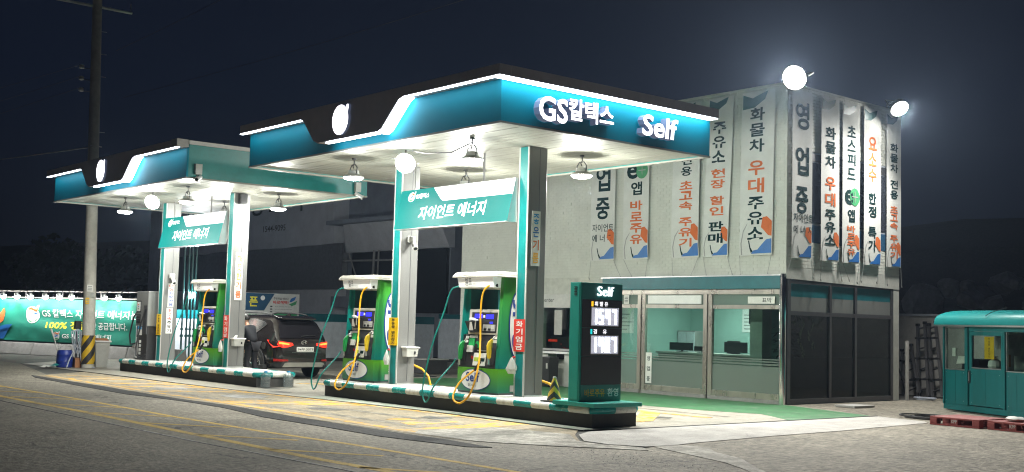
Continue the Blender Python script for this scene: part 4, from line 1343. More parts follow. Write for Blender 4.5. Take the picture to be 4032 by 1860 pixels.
# ================================================================== LIT SIGN BOARDS BETWEEN PILLARS
def sign_board(x0, x1, z0, z1, y, label, zc):
    t = thing('sign_board', label, 'sign', ((x0 + x1) / 2, y, z0), 0, 'lit sign boards between the canopy pillars')
    L, H = x1 - x0, z1 - z0
    tilt = lambda p: Vector((p.x, p.y + (p.z - z1) * 0.22, p.z))
    mb = MB().box(x0, x1, y, y + 0.22, z0, z1); mb.warp(tilt); mb.build('case', 'alu', t)
    yy = y - 0.004
    wx0, wx1 = x0 + L * 0.31, x0 + L * 0.40
    zs = z0 + H * 0.635
    poly = [(x0, z0 + 0.012), (x1, z0 + 0.012), (x1, zs), (wx1 + 0.06, zs), (wx1 - 0.02, zs + 0.035), (wx0 + 0.03, z1 - 0.04), (wx0, z1), (x0, z1)]
    mb = MB(); mb.face([(p[0], yy, p[1]) for p in poly], 0); mb.warp(tilt); mb.build('green_face', 'box_teal', t)
    poly = [(x1, zs + 0.003), (x1, z1), (wx0 + 0.004, z1), (wx0 + 0.034, z1 - 0.04), (wx1 - 0.016, zs + 0.039), (wx1 + 0.06, zs + 0.003)]
    mb = MB(); mb.face([(p[0], yy, p[1]) for p in poly], 0); mb.warp(tilt); mb.build('white_face', 'box_white', t)
    mb = MB()
    mb.text('자이언트 에너지', (x0 + L * 0.215, yy - 0.006, z0 + H * 0.20), X, Z, L * 0.585, H * 0.345, B3, 0, slant=0.05)
    mb.text('GS칼텍스', (x0 + L * 0.155, yy - 0.006, z0 + H * 0.755), X, Z, L * 0.125, H * 0.13, B3, 0)
    mb.warp(tilt); mb.build('lettering', 'box_white', t)
    mb = MB()
    emblem(mb, (x0 + L * 0.115, yy - 0.004, z0 + H * 0.82), X, Z, L * 0.065, H * 0.26, (0, 1, 2, 3), 0.003)
    mb.warp(tilt); mb.build('emblem', ['box_white', 'ink_orange', 'ink_blue', 'ink_green'], t)
    mb = MB()
    for f in (0.08, 0.70):
        mb.tube([(x0 + L * f, y + 0.12, z1 - 0.02), (x0 + L * f, y + 0.12, zc)], 0.022, 8)
    mb.build('hanger_rod', 'pillar_grey', t)
    return t
sign_board(-6.47, -2.90, 3.42, 4.22, 1.98, 'lit green and white sign board under the near canopy', NZB + 0.01)
sign_board(-17.95, -14.27, 3.43, 4.27, 1.98, 'lit green and white sign board under the far canopy', 4.724)

# ================================================================== SELF PUMPS
def make_pump():
    t = thing('self_pump', '', 'fuel pump', (0, 0, 0), 0, 'green self service fuel pumps')
    L_ = dict(local=True)
    W2, D = 0.59, 0.58        # half width, depth; front face looks to -y at y=0
    # cabinet foot with curved front
    def foot(z0, z1, bulge, m, nm, inset=0.0, sm=True):
        mb = MB()
        n = 10
        fr = [(-W2 + 2 * W2 * i / n, -bulge * math.sin(PI * i / n)) for i in range(n + 1)]
        b = [(x, y + inset, z0) for x, y in fr] + [(W2, D, z0), (-W2, D, z0)]
        u = [(x, y + inset, z1) for x, y in fr] + [(W2, D, z1), (-W2, D, z1)]
        mb.hexa(b, u)
        return mb.build(nm, m, t, **L_)
    foot(0.0, 0.035, 0.05, 'steel_dark', 'base_plate', 0.02)
    foot(0.035, 0.46, 0.05, 'pump_low_print', 'lower_panel')
    # keypad / nozzle panel leaning back
    mb = MB().hexa([(-W2 + .02, 0.0, 0.46), (W2 - .1, 0.0, 0.46), (W2 - .1, D - .01, 0.46), (-W2 + .02, D - .01, 0.46)], [(-W2 + .02, 0.10, 1.06), (W2 - .1, 0.10, 1.06), (W2 - .1, D - .01, 1.06), (-W2 + .02, D - .01, 1.06)])
    mb.build('nozzle_panel', 'dark_panel', t, bevel=0.01, **L_)
    mb = MB().hexa([(-W2 + .16, 0.085, 1.062), (W2 - .1, 0.085, 1.062), (W2 - .1, D - .01, 1.062), (-W2 + .16, D - .01, 1.062)], [(-W2 + .16, 0.12, 1.52), (W2 - .1, 0.12, 1.52), (W2 - .1, D - .01, 1.52), (-W2 + .16, D - .01, 1.52)])
    dp = mb.build('display_panel', 'pump_cream', t, bevel=0.012, **L_)
    fy = lambda z: 0.085 + (z - 1.062) / 0.458 * 0.035
    def plate(x0, x1, z0, z1, d, m, nm, par, f=fy):
        mb = MB().hexa([(x0, f(z0) - d, z0), (x1, f(z0) - d, z0), (x1, f(z0) + 0.005, z0), (x0, f(z0) + 0.005, z0)], [(x0, f(z1) - d, z1), (x1, f(z1) - d, z1), (x1, f(z1) + 0.005, z1), (x0, f(z1) + 0.005, z1)])
        return mb.build(nm, m, par, **L_)
    plate(-0.34, 0.40, 1.10, 1.47, 0.006, 'dark_panel', 'display_bezel', dp)
    plate(-0.25, -0.02, 1.36, 1.44, 0.010, 'screen_blue', 'screen', dp)
    plate(0.08, 0.30, 1.35, 1.43, 0.010, 'screen_blue', 'screen', dp)
    plate(0.0, 0.05, 1.37, 1.42, 0.010, 'ink_white', 'indicator', dp)
    plate(0.20, 0.29, 1.27, 1.30, 0.010, 'screen_blue', 'screen', dp)
    plate(0.02, 0.37, 1.13, 1.25, 0.014, 'wall_grey', 'card_reader', dp)
    plate(0.05, 0.13, 1.14, 1.18, 0.018, 'ink_black', 'slot', dp)
    plate(0.17, 0.25, 1.14, 1.18, 0.018, 'ink_black', 'slot', dp)
    plate(0.26, 0.35, 1.17, 1.24, 0.018, 'white_panel', 'button_pad', dp)
    # receipt printer shade, tilted out
    mb = MB()
    mb.hexa([(-0.36, 0.05, 1.12), (-0.08, 0.05, 1.12), (-0.08, 0.10, 1.10), (-0.36, 0.10, 1.10)], [(-0.38, -0.03, 1.30), (-0.04, -0.03, 1.30), (-0.05, 0.10, 1.32), (-0.37, 0.10, 1.32)])
    mb.build('printer_shade', 'ink_black', dp, **L_)
    mb = MB()
    mb.face([(-0.26, -0.02, 1.135), (-0.13, -0.02, 1.135), (-0.155, -0.045, 1.29), (-0.21, -0.045, 1.29)])
    mb.hexa([(-0.10, -0.02, 1.16), (-0.08, -0.02, 1.16), (-0.08, -0.01, 1.16), (-0.10, -0.01, 1.16)], [(-0.05, -0.05, 1.33), (-0.02, -0.05, 1.33), (-0.02, -0.04, 1.33), (-0.05, -0.04, 1.33)])
    mb.hexa([(-0.22, -0.06, 1.345), (-0.03, -0.06, 1.315), (-0.03, 0.02, 1.32), (-0.22, 0.02, 1.35)], [(-0.20, -0.055, 1.365), (-0.04, -0.055, 1.335), (-0.04, 0.02, 1.335), (-0.20, 0.02, 1.37)])
    mb.build('receipt_slip', 'paper', dp, **L_)
    # fittings on the dark nozzle panel
    gy = lambda z: (z - 0.46) / 0.6 * 0.10
    npn = [o for o in t.children if o.name.startswith('nozzle_panel')][-1]
    def gp(x0, x1, z0, z1, d, m, nm): return plate(x0, x1, z0, z1, d, m, nm, npn, gy)
    gp(-0.35, -0.13, 1.00, 1.045, 0.012, 'paper', 'label_plate')
    gp(-0.47, -0.38, 0.98, 1.03, 0.012, 'paper', 'label_plate')
    gp(-0.48, -0.40, 0.91, 0.96, 0.012, 'paper', 'label_plate')
    gp(0.36, 0.47, 0.99, 1.04, 0.012, 'paper', 'label_plate')
    gp(0.34, 0.47, 0.92, 0.975, 0.012, 'pump_cream', 'label_plate')
    gp(-0.35, -0.19, 0.85, 0.99, 0.018, 'nozzle_green', 'octane_card')
    gp(-0.38, -0.21, 0.74, 0.86, 0.022, 'paper', 'octane_card')
    gp(-0.14, 0.22, 0.78, 0.98, 0.025, 'ink_black', 'media_box')
    mb = MB().lathe([(0.065, -0.012), (0.05, 0.0)], (-0.05, 0.035, 0.88), 16, axis='y')
    mb.build('media_dial', 'nozzle_green', npn, **L_)
    mb = MB().lathe([(0.04, -0.018), (0.02, -0.01)], (-0.07, 0.032, 0.86), 12, axis='y')
    mb.build('media_dial', 'ink_black', npn, **L_)
    gp(-0.06, 0.19, 0.765, 0.785, 0.030, 'alu', 'media_lip')
    gp(-0.15, 0.20, 0.50, 0.73, 0.014, 'paper', 'notice')
    gp(0.06, 0.18, 0.58, 0.64, 0.018, 'ink_dark_teal', 'notice_mark')
    gp(-0.12, 0.00, 0.58, 0.65, 0.018, 'ink_lime', 'notice_mark')
    gp(-0.22, -0.15, 0.62, 0.67, 0.014, 'reflector', 'notice')
    gp(-0.50, -0.38, 0.56, 0.76, 0.03, 'ink_black', 'nozzle_boot')
    gp(0.30, 0.47, 0.53, 0.90, 0.02, 'ink_black', 'nozzle_boot')
    # columns
    MB().box(-W2, -W2 + 0.12, 0.16, D, 1.07, 2.13).build('column', 'pump_teal', t, bevel=0.02, **L_)
    MB().hexa([(-W2, 0.02, 0.46), (-W2 + 0.018, 0.02, 0.46), (-W2 + 0.018, D, 0.46), (-W2, D, 0.46)], [(-W2, 0.12, 2.1), (-W2 + 0.018, 0.12, 2.1), (-W2 + 0.018, D, 2.1), (-W2, D, 2.1)]).build('column', 'pump_teal', t, **L_)
    side = MB().hexa([(W2 - .098, 0.0, 0.462), (W2, 0.0, 0.462), (W2, D, 0.462), (W2 - .098, D, 0.462)], [(W2 - .098, 0.10, 2.17), (W2, 0.10, 2.17), (W2, D, 2.17), (W2 - .098, D, 2.17)]).build('side_panel', 'pump_side_print', t, bevel=0.01, **L_)
    # big oval with Self on the side, reading upwards
    mb = MB()
    def ov(cy, cz, a, b, x, mi):
        mb.face([(x, cy + a * math.cos(k), cz + b * math.sin(k)) for k in [2 * PI * i / 40 for i in range(40)]], mi)
    ov(0.42, 1.25, 0.20, 0.62, W2 + 0.004, 1); ov(0.42, 1.25, 0.175, 0.585, W2 + 0.007, 0)
    mb.text('Self', (W2 + 0.010, 0.50, 0.84), Z, -Y, 0.86, 0.20, B3, 1)
    mb.build('side_emblem', ['ink_white', 'ink_navy'], side, **L_)
    mb = MB().text('비', (W2 + 0.006, 0.36, 0.45), Y, Z, 0.14, 0.10, B2, 0)
    mb.text('스' if ('스', B2) in _GL else '비', (W2 + 0.006, 0.36, 0.22), Y, Z, 0.14, 0.10, B2, 0)
    mb.build('side_lettering', 'ink_white', side, **L_)
    MB().box(W2 + 0.001, W2 + 0.004, 0.28, 0.44, 0.06, 0.17).build('maker_plate', 'wall_grey', side, **L_)
    # teal inner sheet seen through the open middle
    MB().box(-W2 + 0.13, -0.02, 0.46, 0.50, 1.53, 2.0).build('inner_sheet', 'teal_dark', t, **L_)
    MB().box(-W2 + 0.121, -W2 + 0.129, 0.17, D - 0.02, 1.53, 2.0).build('inner_sheet', 'teal_dark', t, **L_)
    # head: sign box and top cap
    mb = MB().hexa([(-0.50, 0.00, 1.90), (0.46, 0.00, 1.90), (0.46, D, 1.90), (-0.50, D, 1.90)], [(-0.52, -0.05, 1.92), (0.48, -0.05, 1.92), (0.48, D, 1.92), (-0.52, D, 1.92)])
    mb.hexa([(-0.52, -0.05, 1.92), (0.48, -0.05, 1.92), (0.48, D, 1.92), (-0.52, D, 1.92)], [(-0.55, -0.06, 1.985), (0.48, -0.06, 1.985), (0.48, D, 1.985), (-0.55, D, 1.985)])
    mb.build('head_underside', 'pump_cream', t, **L_)
    hd = MB().hexa([(-0.52, -0.075, 1.915), (0.49, -0.075, 1.915), (0.49, 0.3, 1.915), (-0.52, 0.3, 1.915)], [(-0.57, -0.10, 2.13), (0.49, -0.10, 2.13), (0.49, 0.3, 2.13), (-0.57, 0.3, 2.13)]).build('head_sign', 'pump_sign', t, bevel=0.01, **L_)
    mb = MB()
    mb.text('셀프', (-0.32, -0.097, 1.955), X, Z + Vector((0, -0.10, 0)), 0.21, 0.145, B1, 0)
    mb.text('서비스', (-0.09, -0.097, 1.955), X, Z + Vector((0, -0.10, 0)), 0.15, 0.05, B1, 1)
    mb.build('lettering', ['ink_black', 'ink_grey'], hd, **L_)
    mb = MB().hexa([(-0.66, -0.13, 2.135), (0.66, -0.13, 2.135), (0.66, D + 0.02, 2.135), (-0.66, D + 0.02, 2.135)], [(-0.60, -0.09, 2.20), (0.64, -0.09, 2.20), (0.64, D, 2.20), (-0.60, D, 2.20)])
    mb.hexa([(-0.665, -0.135, 2.10), (0.665, -0.135, 2.10), (0.665, D + 0.02, 2.10), (-0.665, D + 0.02, 2.10)], [(-0.66, -0.13, 2.1345), (0.66, -0.13, 2.1345), (0.66, D + 0.02, 2.1345), (-0.66, D + 0.02, 2.1345)])
    mb.build('top_cap', 'pump_cream', t, bevel=0.012, **L_)
    # oval on the lower panel
    mb = MB()
    bz = lambda x: -0.05 * math.sin(PI * (x + W2) / (2 * W2))
    def ov2(a, b, d, mi):
        cs = [-0.02 - a * math.cos(PI * i / 24) for i in range(25)]
        hs = [b * math.sin(PI * i / 24) for i in range(25)]
        for i in range(24):
            mb.face([(cs[i], bz(cs[i]) - d, 0.25 - hs[i]), (cs[i + 1], bz(cs[i + 1]) - d, 0.25 - hs[i + 1]), (cs[i + 1], bz(cs[i + 1]) - d, 0.25 + hs[i + 1]), (cs[i], bz(cs[i]) - d, 0.25 + hs[i])], mi)
    ov2(0.435, 0.195, 0.006, 1); ov2(0.42, 0.18, 0.010, 0)
    mb2 = MB()
    mb2.text('Self', (-0.27, 0, 0.21), X, Z, 0.40, 0.17, B3, 0)
    mb2.text('셀프 서비스', (-0.20, 0, 0.125), X, Z, 0.24, 0.05, B2, 1)
    mb2.warp(lambda p: Vector((p.x, bz(p.x) - 0.014, p.z)))
    lp = [o for o in t.children if o.name.startswith('lower_panel')][-1]
    mb.build('front_emblem', ['ink_white', 'ink_navy'], lp, **L_)
    mb2.build('lettering', ['ink_navy', 'ink_black'], lp, **L_)
    # hoses and nozzles
    def bez(P, n=28):
        out = []
        for i in range(n + 1):
            s_ = i / n * (len(P) - 1)
            k = min(int(s_), len(P) - 2); f = s_ - k
            p0, p1, p2, p3 = [Vector(P[max(0, min(len(P) - 1, k + q))]) for q in (-1, 0, 1, 2)]
            out.append(0.5 * ((2 * p1) + (-p0 + p2) * f + (2 * p0 - 5 * p1 + 4 * p2 - p3) * f * f + (-p0 + 3 * p1 - 3 * p2 + p3) * f ** 3))
        return out
    MB().tube(bez([(-0.42, 0.02, 1.945), (-0.52, -0.04, 1.945), (-0.68, -0.14, 1.86), (-0.78, -0.22, 1.45), (-0.86, -0.42, 0.80), (-0.95, -0.52, 0.10), (-0.90, -0.53, -0.16), (-0.78, -0.53, -0.17), (-0.68, -0.45, 0.12), (-0.60, -0.12, 0.50), (-0.56, -0.08, 0.60)], 60), 0.0155, 8).build('hose', 'hose_green', t, smooth=True, **L_)
    MB().tube([(-0.45, 0.02, 1.95), (-0.53, -0.05, 1.94)], 0.028, 10).build('hose_collar', 'ink_black', t, **L_)
    MB().tube([(0.50, 0.02, 1.955), (0.42, -0.05, 1.945)], 0.030, 10).build('hose_collar', 'ink_black', t, **L_)
    MB().tube(bez([(0.47, 0.0, 1.955), (0.36, -0.08, 1.94), (0.27, -0.14, 1.80), (0.27, -0.18, 1.45), (0.36, -0.24, 1.0), (0.52, -0.38, 0.62), (0.56, -0.50, 0.25), (0.44, -0.54, -0.02), (0.20, -0.55, -0.15), (0.00, -0.54, -0.06), (-0.05, -0.36, 0.20), (0.08, -0.14, 0.42)], 70), 0.0175, 8).build('hose', 'hose_yellow', t, smooth=True, **L_)
    def nozzle(o, ang, col, sx_):
        o = Vector(o)
        mb = MB()
        q = lambda a, b, c=0: o + Vector((sx_ * (a * math.cos(ang) - b * math.sin(ang)), c, a * math.sin(ang) + b * math.cos(ang)))
        mb.tube([q(0.20, 0.05), q(0.12, 0.055), q(0.06, 0.03), q(-0.02, -0.02), q(-0.12, -0.10)], [0.024, 0.045, 0.055, 0.042, 0.026], 8)
        mb.tube([q(0.04, -0.05), q(-0.06, -0.13), q(-0.12, -0.12)], 0.010, 6)
        n_ = mb.build('nozzle', col, t, smooth=True, **L_)
        MB().tube([q(0.20, 0.05), q(0.28, 0.04), q(0.33, 0.0)], 0.014, 8).build('spout', 'alu', n_, **L_)
        MB().tube([q(-0.11, -0.09), q(-0.20, -0.17)], [0.020, 0.026], 8).build('swivel', 'alu', n_, smooth=True, **L_)
    nozzle((-0.50, -0.02, 0.76), 0.75, 'nozzle_green', 1)
    nozzle((0.36, -0.04, 0.80), 0.85, 'nozzle_yellow', 1)
    MB().tube([(0.19, -0.09, 0.58), (0.08, -0.13, 0.42)], [0.024, 0.028], 8).build('hose_collar', 'ink_black', t, **L_)
    MB().tube(bez([(0.15, 0.42, 1.90), (0.22, 0.44, 1.80), (0.22, 0.46, 1.5)], 10), 0.012, 6).build('inner_hose', 'hose_green', t, **L_)
    MB().box(0.20, 0.475, D - 0.09, D - 0.08, 1.53, 1.60).build('rear_lip', 'pump_cream', t, **L_)
    return t
PW = [(-3.70, 1.86, 'biggest looking green self pump, standing by the cone and price pylon'),
      (-7.70, 1.86, 'green self pump on the near island beside the yellow pillar sign'),
      (-14.98, 1.86, 'green self pump on the far island, seen small between two pillars')]
pump0 = make_pump()
for i, (x, y, lab) in enumerate(PW):
    if i == 0:
        pump0.location = (x, y, 0.332); pump0['label'] = lab
    else:
        dup(pump0, (x, y, 0.332), 0, lab)

# grey lorry pump on the far island
t = thing('lorry_pump', 'grey pump with black hoses at the pole end of the far island', 'fuel pump', (-18.8, 1.85, 0.332))
MB().box(-19.16, -18.42, 1.80, 2.38, 0.332, 1.27).build('lower_cabinet', 'dark_panel', t, bevel=0.01)
MB().box(-19.20, -18.40, 1.78, 2.40, 1.275, 2.25).build('upper_cabinet', 'pillar_grey', t, bevel=0.012)
MB().box(-19.14, -18.86, 1.768, 1.779, 1.66, 1.98).build('emblem_panel', 'ink_black', t)
mb = MB(); mb.box(-19.11, -18.89, 1.762, 1.767, 1.69, 1.95); mb.build('emblem_plate', 'ink_white', t)
mb = MB(); emblem(mb, (-19.0, 1.757, 1.82), X, Z, 0.13, 0.18, (0, 1, 2, 3), 0.003); mb.build('emblem', ['ink_white', 'ink_orange', 'ink_blue', 'ink_green'], t)
MB().box(-19.15, -18.87, 1.765, 1.779, 1.36, 1.60).build('meter_window', 'ink_black', t)
for z in (1.40, 1.47, 1.54):
    MB().box(-19.13, -18.89, 1.758, 1.764, z, z + 0.03).build('meter_row', 'steel_dark', t)
MB().box(-19.05, -18.78, 1.79, 1.799, 1.02, 1.26).build('notice', 'paper', t)
MB().box(-19.05, -18.78, 1.784, 1.789, 1.18, 1.26).build('notice_head', 'ink_sky', t)
MB().box(-19.13, -19.03, 1.79, 1.799, 0.38, 0.96).build('notice_strip', 'paper', t)
for z in (0.48, 0.58, 0.69, 0.80):
    MB().box(-18.92, -18.80, 1.785, 1.799, z, z + 0.075).build('key_plate', 'ink_white', t, bevel=0.004)
MB().box(-18.66, -18.43, 1.77, 1.795, 1.05, 1.85).build('side_recess', 'steel_dark', t)
MB().tube([(-19.2, 1.9, 1.85), (-19.42, 1.8, 1.5), (-19.50, 1.74, 1.0), (-19.40, 1.74, 0.75), (-19.2, 1.8, 0.78)], 0.022, 8).build('hose', 'hose_black', t, smooth=True)
MB().tube([(-18.5, 1.76, 1.75), (-18.62, 1.68, 1.3), (-18.70, 1.62, 0.7), (-18.62, 1.60, 0.46), (-18.45, 1.66, 0.40), (-18.36, 1.74, 0.50)], 0.022, 8).build('hose', 'hose_black', t, smooth=True)
MB().lathe([(0.09, 0), (0.09, 0.16)], (-19.32, 1.85, 0.70), 12, axis='x').build('reel', 'alu', t, smooth=True)

# ================================================================== PILLAR SIGNS, TRAYS, BAGS, CAMERAS
def vsign(name, label, o, ux, nr, w, h, chars, mats, base, mis, cells=None, cw=0.72, bold=B3, group='small upright signs on the canopy pillars', th=0.006):
    """thin upright board hung on a pillar; o = top left corner"""
    o, ux, nr = Vector(o), Vector(ux), Vector(nr)
    t = thing(name, label, 'sign', tuple(o), 0, group)
    MB().prism([(0, 0), (w, 0), (w, -h), (0, -h)], o, ux, Z, nr * th).build('board', base, t)
    n = sum(0.6 if c == ' ' else 1 for c in chars)
    cell = h * 0.94 / n
    z, k = h * 0.03, 0
    mb = MB()
    for ch in chars:
        if ch == ' ':
            z += cell * 0.6
            continue
        mb.text(ch, o + nr * (th + 0.003) + ux * (w * (1 - cw) / 2) - Z * (z + cell * 0.9), ux, Z, w * cw, cell * 0.8, bold, mis[k] if isinstance(mis, list) else mis)
        z += cell; k += 1
    mb.build('lettering', mats, t)
    return t
vsign('pillar_sign', 'white upright sign with blue, orange and ochre letters on the near canopy pillar', (-2.610, 2.13, 3.62), Y, X, 0.20, 0.98, '좋은기름', ['ink_sky', 'ink_blue', 'ink_orange', 'hose_yellow'], 'paper', [0, 1, 2, 3])
vsign('pillar_sign', 'white upright sign with lime and orange letters on the far canopy pillar by the car', (-13.955, 2.14, 3.22), Y, X, 0.20, 1.20, '깨끗한기름', ['ink_lime', 'ink_orange'], 'paper', [0, 0, 0, 1, 1])
vsign('pillar_sign', 'upper white upright sign with two red letters, above another by the grey pump', (-18.045, 2.19, 2.48), Y, X, 0.17, 0.66, '대형차량전용', ['ink_red', 'ink_navy'], 'paper', [0, 0, 1, 1, 1, 1])
vsign('pillar_sign', 'white upright sign with three red then black letters, beside the grey pump', (-18.045, 2.17, 1.80), Y, X, 0.18, 0.71, '초고속주유기', ['ink_red', 'ink_black'], 'paper', [0, 0, 0, 1, 1, 1])
vsign('pillar_sign', 'larger red sign with four white letters, on the pillar by the cone', (-2.90, 2.028, 1.69), X, -Y, 0.30, 0.57, '화기엄금', ['ink_white'], 'sign_red', 0, cw=0.62)
vsign('pillar_sign', 'smaller red sign with four white letters, on the far pillar beside the car', (-14.25, 2.028, 1.64), X, -Y, 0.28, 0.58, '화기엄금', ['ink_white'], 'sign_red', 0, cw=0.62)
vsign('pillar_sign', 'larger yellow sign with black letters, on the near canopy pillar', (-6.85, 2.028, 1.67), X, -Y, 0.33, 0.56, '주유중 엔진정지' if ('엔', B3) in _GL else '주유중 금지', ['ink_black'], 'sign_yellow', 0, cw=0.36)
vsign('pillar_sign', 'smaller yellow sign with black letters, on the pillar beside the grey pump', (-18.34, 2.028, 1.62), X, -Y, 0.29, 0.58, '주유중 엔진정지' if ('엔', B3) in _GL else '주유중 금지', ['ink_black'], 'sign_yellow', 0, cw=0.36)

def tray(x, y0, z, label, open_=False):
    t = thing('tissue_box', label, 'dispenser', (x, y0, z), 0, 'white dispenser boxes on the pillars')
    MB().hexa([(x, y0 + 0.02, z - 0.17), (x + 0.16, y0 + 0.02, z - 0.17), (x + 0.16, y0 + 0.28, z - 0.17), (x, y0 + 0.28, z - 0.17)], [(x, y0, z), (x + 0.18, y0, z), (x + 0.18, y0 + 0.30, z), (x, y0 + 0.30, z)]).build('bin_body', 'white_panel', t, bevel=0.008)
    MB().box(x - 0.0, x + 0.20, y0 - 0.02, y0 + 0.32, z + 0.001, z + 0.03).build('lid', 'white_clean', t, bevel=0.006)
    MB().box(x + 0.172, x + 0.178, y0 + 0.19, y0 + 0.23, z - 0.12, z - 0.06).build('latch', 'ink_black', t)
    if open_:
        MB().hexa([(x + .05, y0 + 0.04, z + 0.031), (x + 0.12, y0 + 0.04, z + 0.031), (x + 0.12, y0 + 0.10, z + 0.031), (x + .05, y0 + 0.10, z + 0.031)], [(x + .05, y0 + 0.09, z + 0.10), (x + 0.12, y0 + 0.09, z + 0.10), (x + 0.12, y0 + 0.13, z + 0.10), (x + .05, y0 + 0.13, z + 0.10)]).build('tissue', 'paper', t)
tray(-6.535, 2.14, 1.06, 'white dispenser box on the pillar between the two near pumps')
tray(-13.95, 2.10, 1.04, 'white dispenser box with a tissue sticking out on the pillar by the car', True)

def bag(x, y, z, w, h, m, label):
    t = thing('plastic_bag', label, 'plastic bag', (x, y, z), 0, 'plastic bags tied to the pillars')
    mb = MB()
    n, k = 16, 7
    for j in range(k + 1):
        f = j / k
        r = w * (0.10 + 0.90 * math.sin(min(1, f * 1.25) * PI / 2) * (1 - 0.35 * max(0, f - 0.7) / 0.3))
        for i in range(n):
            a = 2 * PI * i / n
            q = r * (1 + 0.30 * noise.noise(Vector((math.cos(a) * 2.2, math.sin(a) * 2.2, f * 3 + x))))
            mb.v.append((x + q * math.cos(a), y - 0.02 + 0.55 * q * math.sin(a), z - h * f))
    for j in range(k):
        for i in range(n):
            mb.f.append((j * n + i, j * n + (i + 1) % n, (j + 1) * n + (i + 1) % n, (j + 1) * n + i)); mb.m.append(0)
    mb.f.append(tuple(range(k * n, k * n + n))); mb.m.append(0)
    mb.build('bag_film', m, t, smooth=False)
    MB().lathe([(0.02, 0), (0.03, 0.02), (0.02, 0.04)], (x, y + 0.03, z - 0.02), 8).build('hook', 'sign_red', t)
bag(-2.80, 1.93, 1.02, 0.13, 0.29, 'plastic_bag', 'clear plastic bag spread on a hook below the larger red sign')
bag(-6.72, 1.93, 1.02, 0.085, 0.30, 'cloth_white', 'crumpled white bag hanging under the yellow sign of the near island')
bag(-14.12, 1.93, 1.02, 0.085, 0.30, 'cloth_white', 'white bag hanging below the red sign beside the car')

def cctv(p, d, label, box=False, mount=None):
    t = thing('security_camera', label, 'camera', tuple(p), 0, 'security cameras on the canopies')
    p, d = Vector(p), Vector(d).normalized()
    q = d.to_track_quat('Z', 'Y')
    if box:
        MB().box(p.x, p.x + 0.09, p.y - 0.08, p.y + 0.08, p.z + 0.02, p.z + 0.26).build('junction_box', 'white_panel', t, bevel=0.006)
    else:
        MB().lathe([(0.07, 0.0), (0.08, 0.03), (0.08, 0.12), (0.06, 0.13)], tuple(p), 14).build('mount', 'white_panel', t, smooth=True)
    e = p + Vector((0.10, 0, -0.06))
    MB().tube([p, e], 0.02, 8).build('arm', 'white_panel', t)
    mb = MB().lathe([(0.035, -0.10), (0.045, -0.09), (0.045, 0.10), (0.055, 0.10), (0.055, 0.13), (0.04, 0.13)], (0, 0, 0), 14)
    mb.warp(lambda v: e + q @ v); mb.build('camera_body', 'white_clean', t, smooth=True)
    mb = MB().lathe([(0.038, 0.131), (0.02, 0.134)], (0, 0, 0), 14)
    mb.warp(lambda v: e + q @ v); mb.build('camera_lens', 'ink_black', t)
cctv((-6.48, 2.26, 3.20), (0.6, -0.2, -0.45), 'white camera on a near canopy pillar just below the lit sign board')
cctv((-17.98, 2.26, 2.62), (0.6, -0.1, -0.45), 'white camera on the far canopy pillar above the red lettered signs')
cctv((-11.73, 4.22, 4.76), (0.5, 0.5, -0.4), 'white camera with a junction box at the far end of the green canopy face', True)
cctv((-11.73, -0.02, 4.76), (0.5, -0.6, -0.3), 'white camera with a junction box at the street corner of the green canopy face', True)
tag(MB().box(-13.95, -13.80, 2.13, 2.32, 4.44, 4.70).build('loudspeaker', 'black_plastic', bevel=0.015), 'black loudspeaker box at the top of the far pillar by the car', 'loudspeaker')

# ================================================================== PRICE PYLON, CONE, BOTTLES
t = thing('price_pylon', 'green price pylon with white lit price displays at the end of the near island', 'price sign', (-0.68, 1.85, 0.332))
MB().box(-1.10, -0.14, 1.36, 2.44, 0.333, 0.40).build('base_plate', 'pylon_teal', t, bevel=0.006)
px = -0.55
MB().box(-0.80, px - 0.001, 1.42, 2.36, 0.4005, 2.30).build('case', 'pylon_teal', t, bevel=0.006)
MB().box(-0.78, px - 0.03, 1.415, 1.4195, 0.44, 2.27).build('side_cover', 'pylon_teal', t)
for i in range(6):
    MB().box(-0.70, -0.64, 1.409, 1.4145, 2.09 + i * 0.026, 2.10 + i * 0.026).build('vent_slot', 'ink_black', t)
MB().box(px, px + 0.012, 1.45, 2.345, 2.035, 2.285).build('head_panel', 'pylon_panel', t)
for z0, z1, m in ((1.575, 2.03, 'dark_panel'), (1.125, 1.57, 'dark_panel'), (0.665, 1.12, 'dark_panel')):
    MB().box(px, px + 0.016, 1.45, 2.345, z0, z1).build('price_panel', m, t, bevel=0.004)
MB().box(px, px + 0.012, 1.45, 2.345, 0.42, 0.66).build('foot_panel', 'pylon_panel', t)
MB().text('Self', (px + 0.017, 1.76, 2.09), Y, Z, 0.36, 0.155, B1, 0, slant=0.05, d=(0.02, 0, 0)).build('lettering', 'letter_lit', t)
MB().text('휘 발 유', (px + 0.021, 1.71, 1.925), Y, Z, 0.30, 0.075, B2).build('lettering', 'letter_lit', t)
MB().text('경    유', (px + 0.021, 1.69, 1.48), Y, Z, 0.30, 0.075, B2).build('lettering', 'letter_lit', t)
MB().box(px + 0.017, px + 0.022, 1.64, 1.68, 1.92, 2.00).build('fuel_mark', 'led_amber', t)
MB().box(px + 0.017, px + 0.022, 1.63, 1.665, 1.475, 1.555).build('fuel_mark', 'led_teal', t)
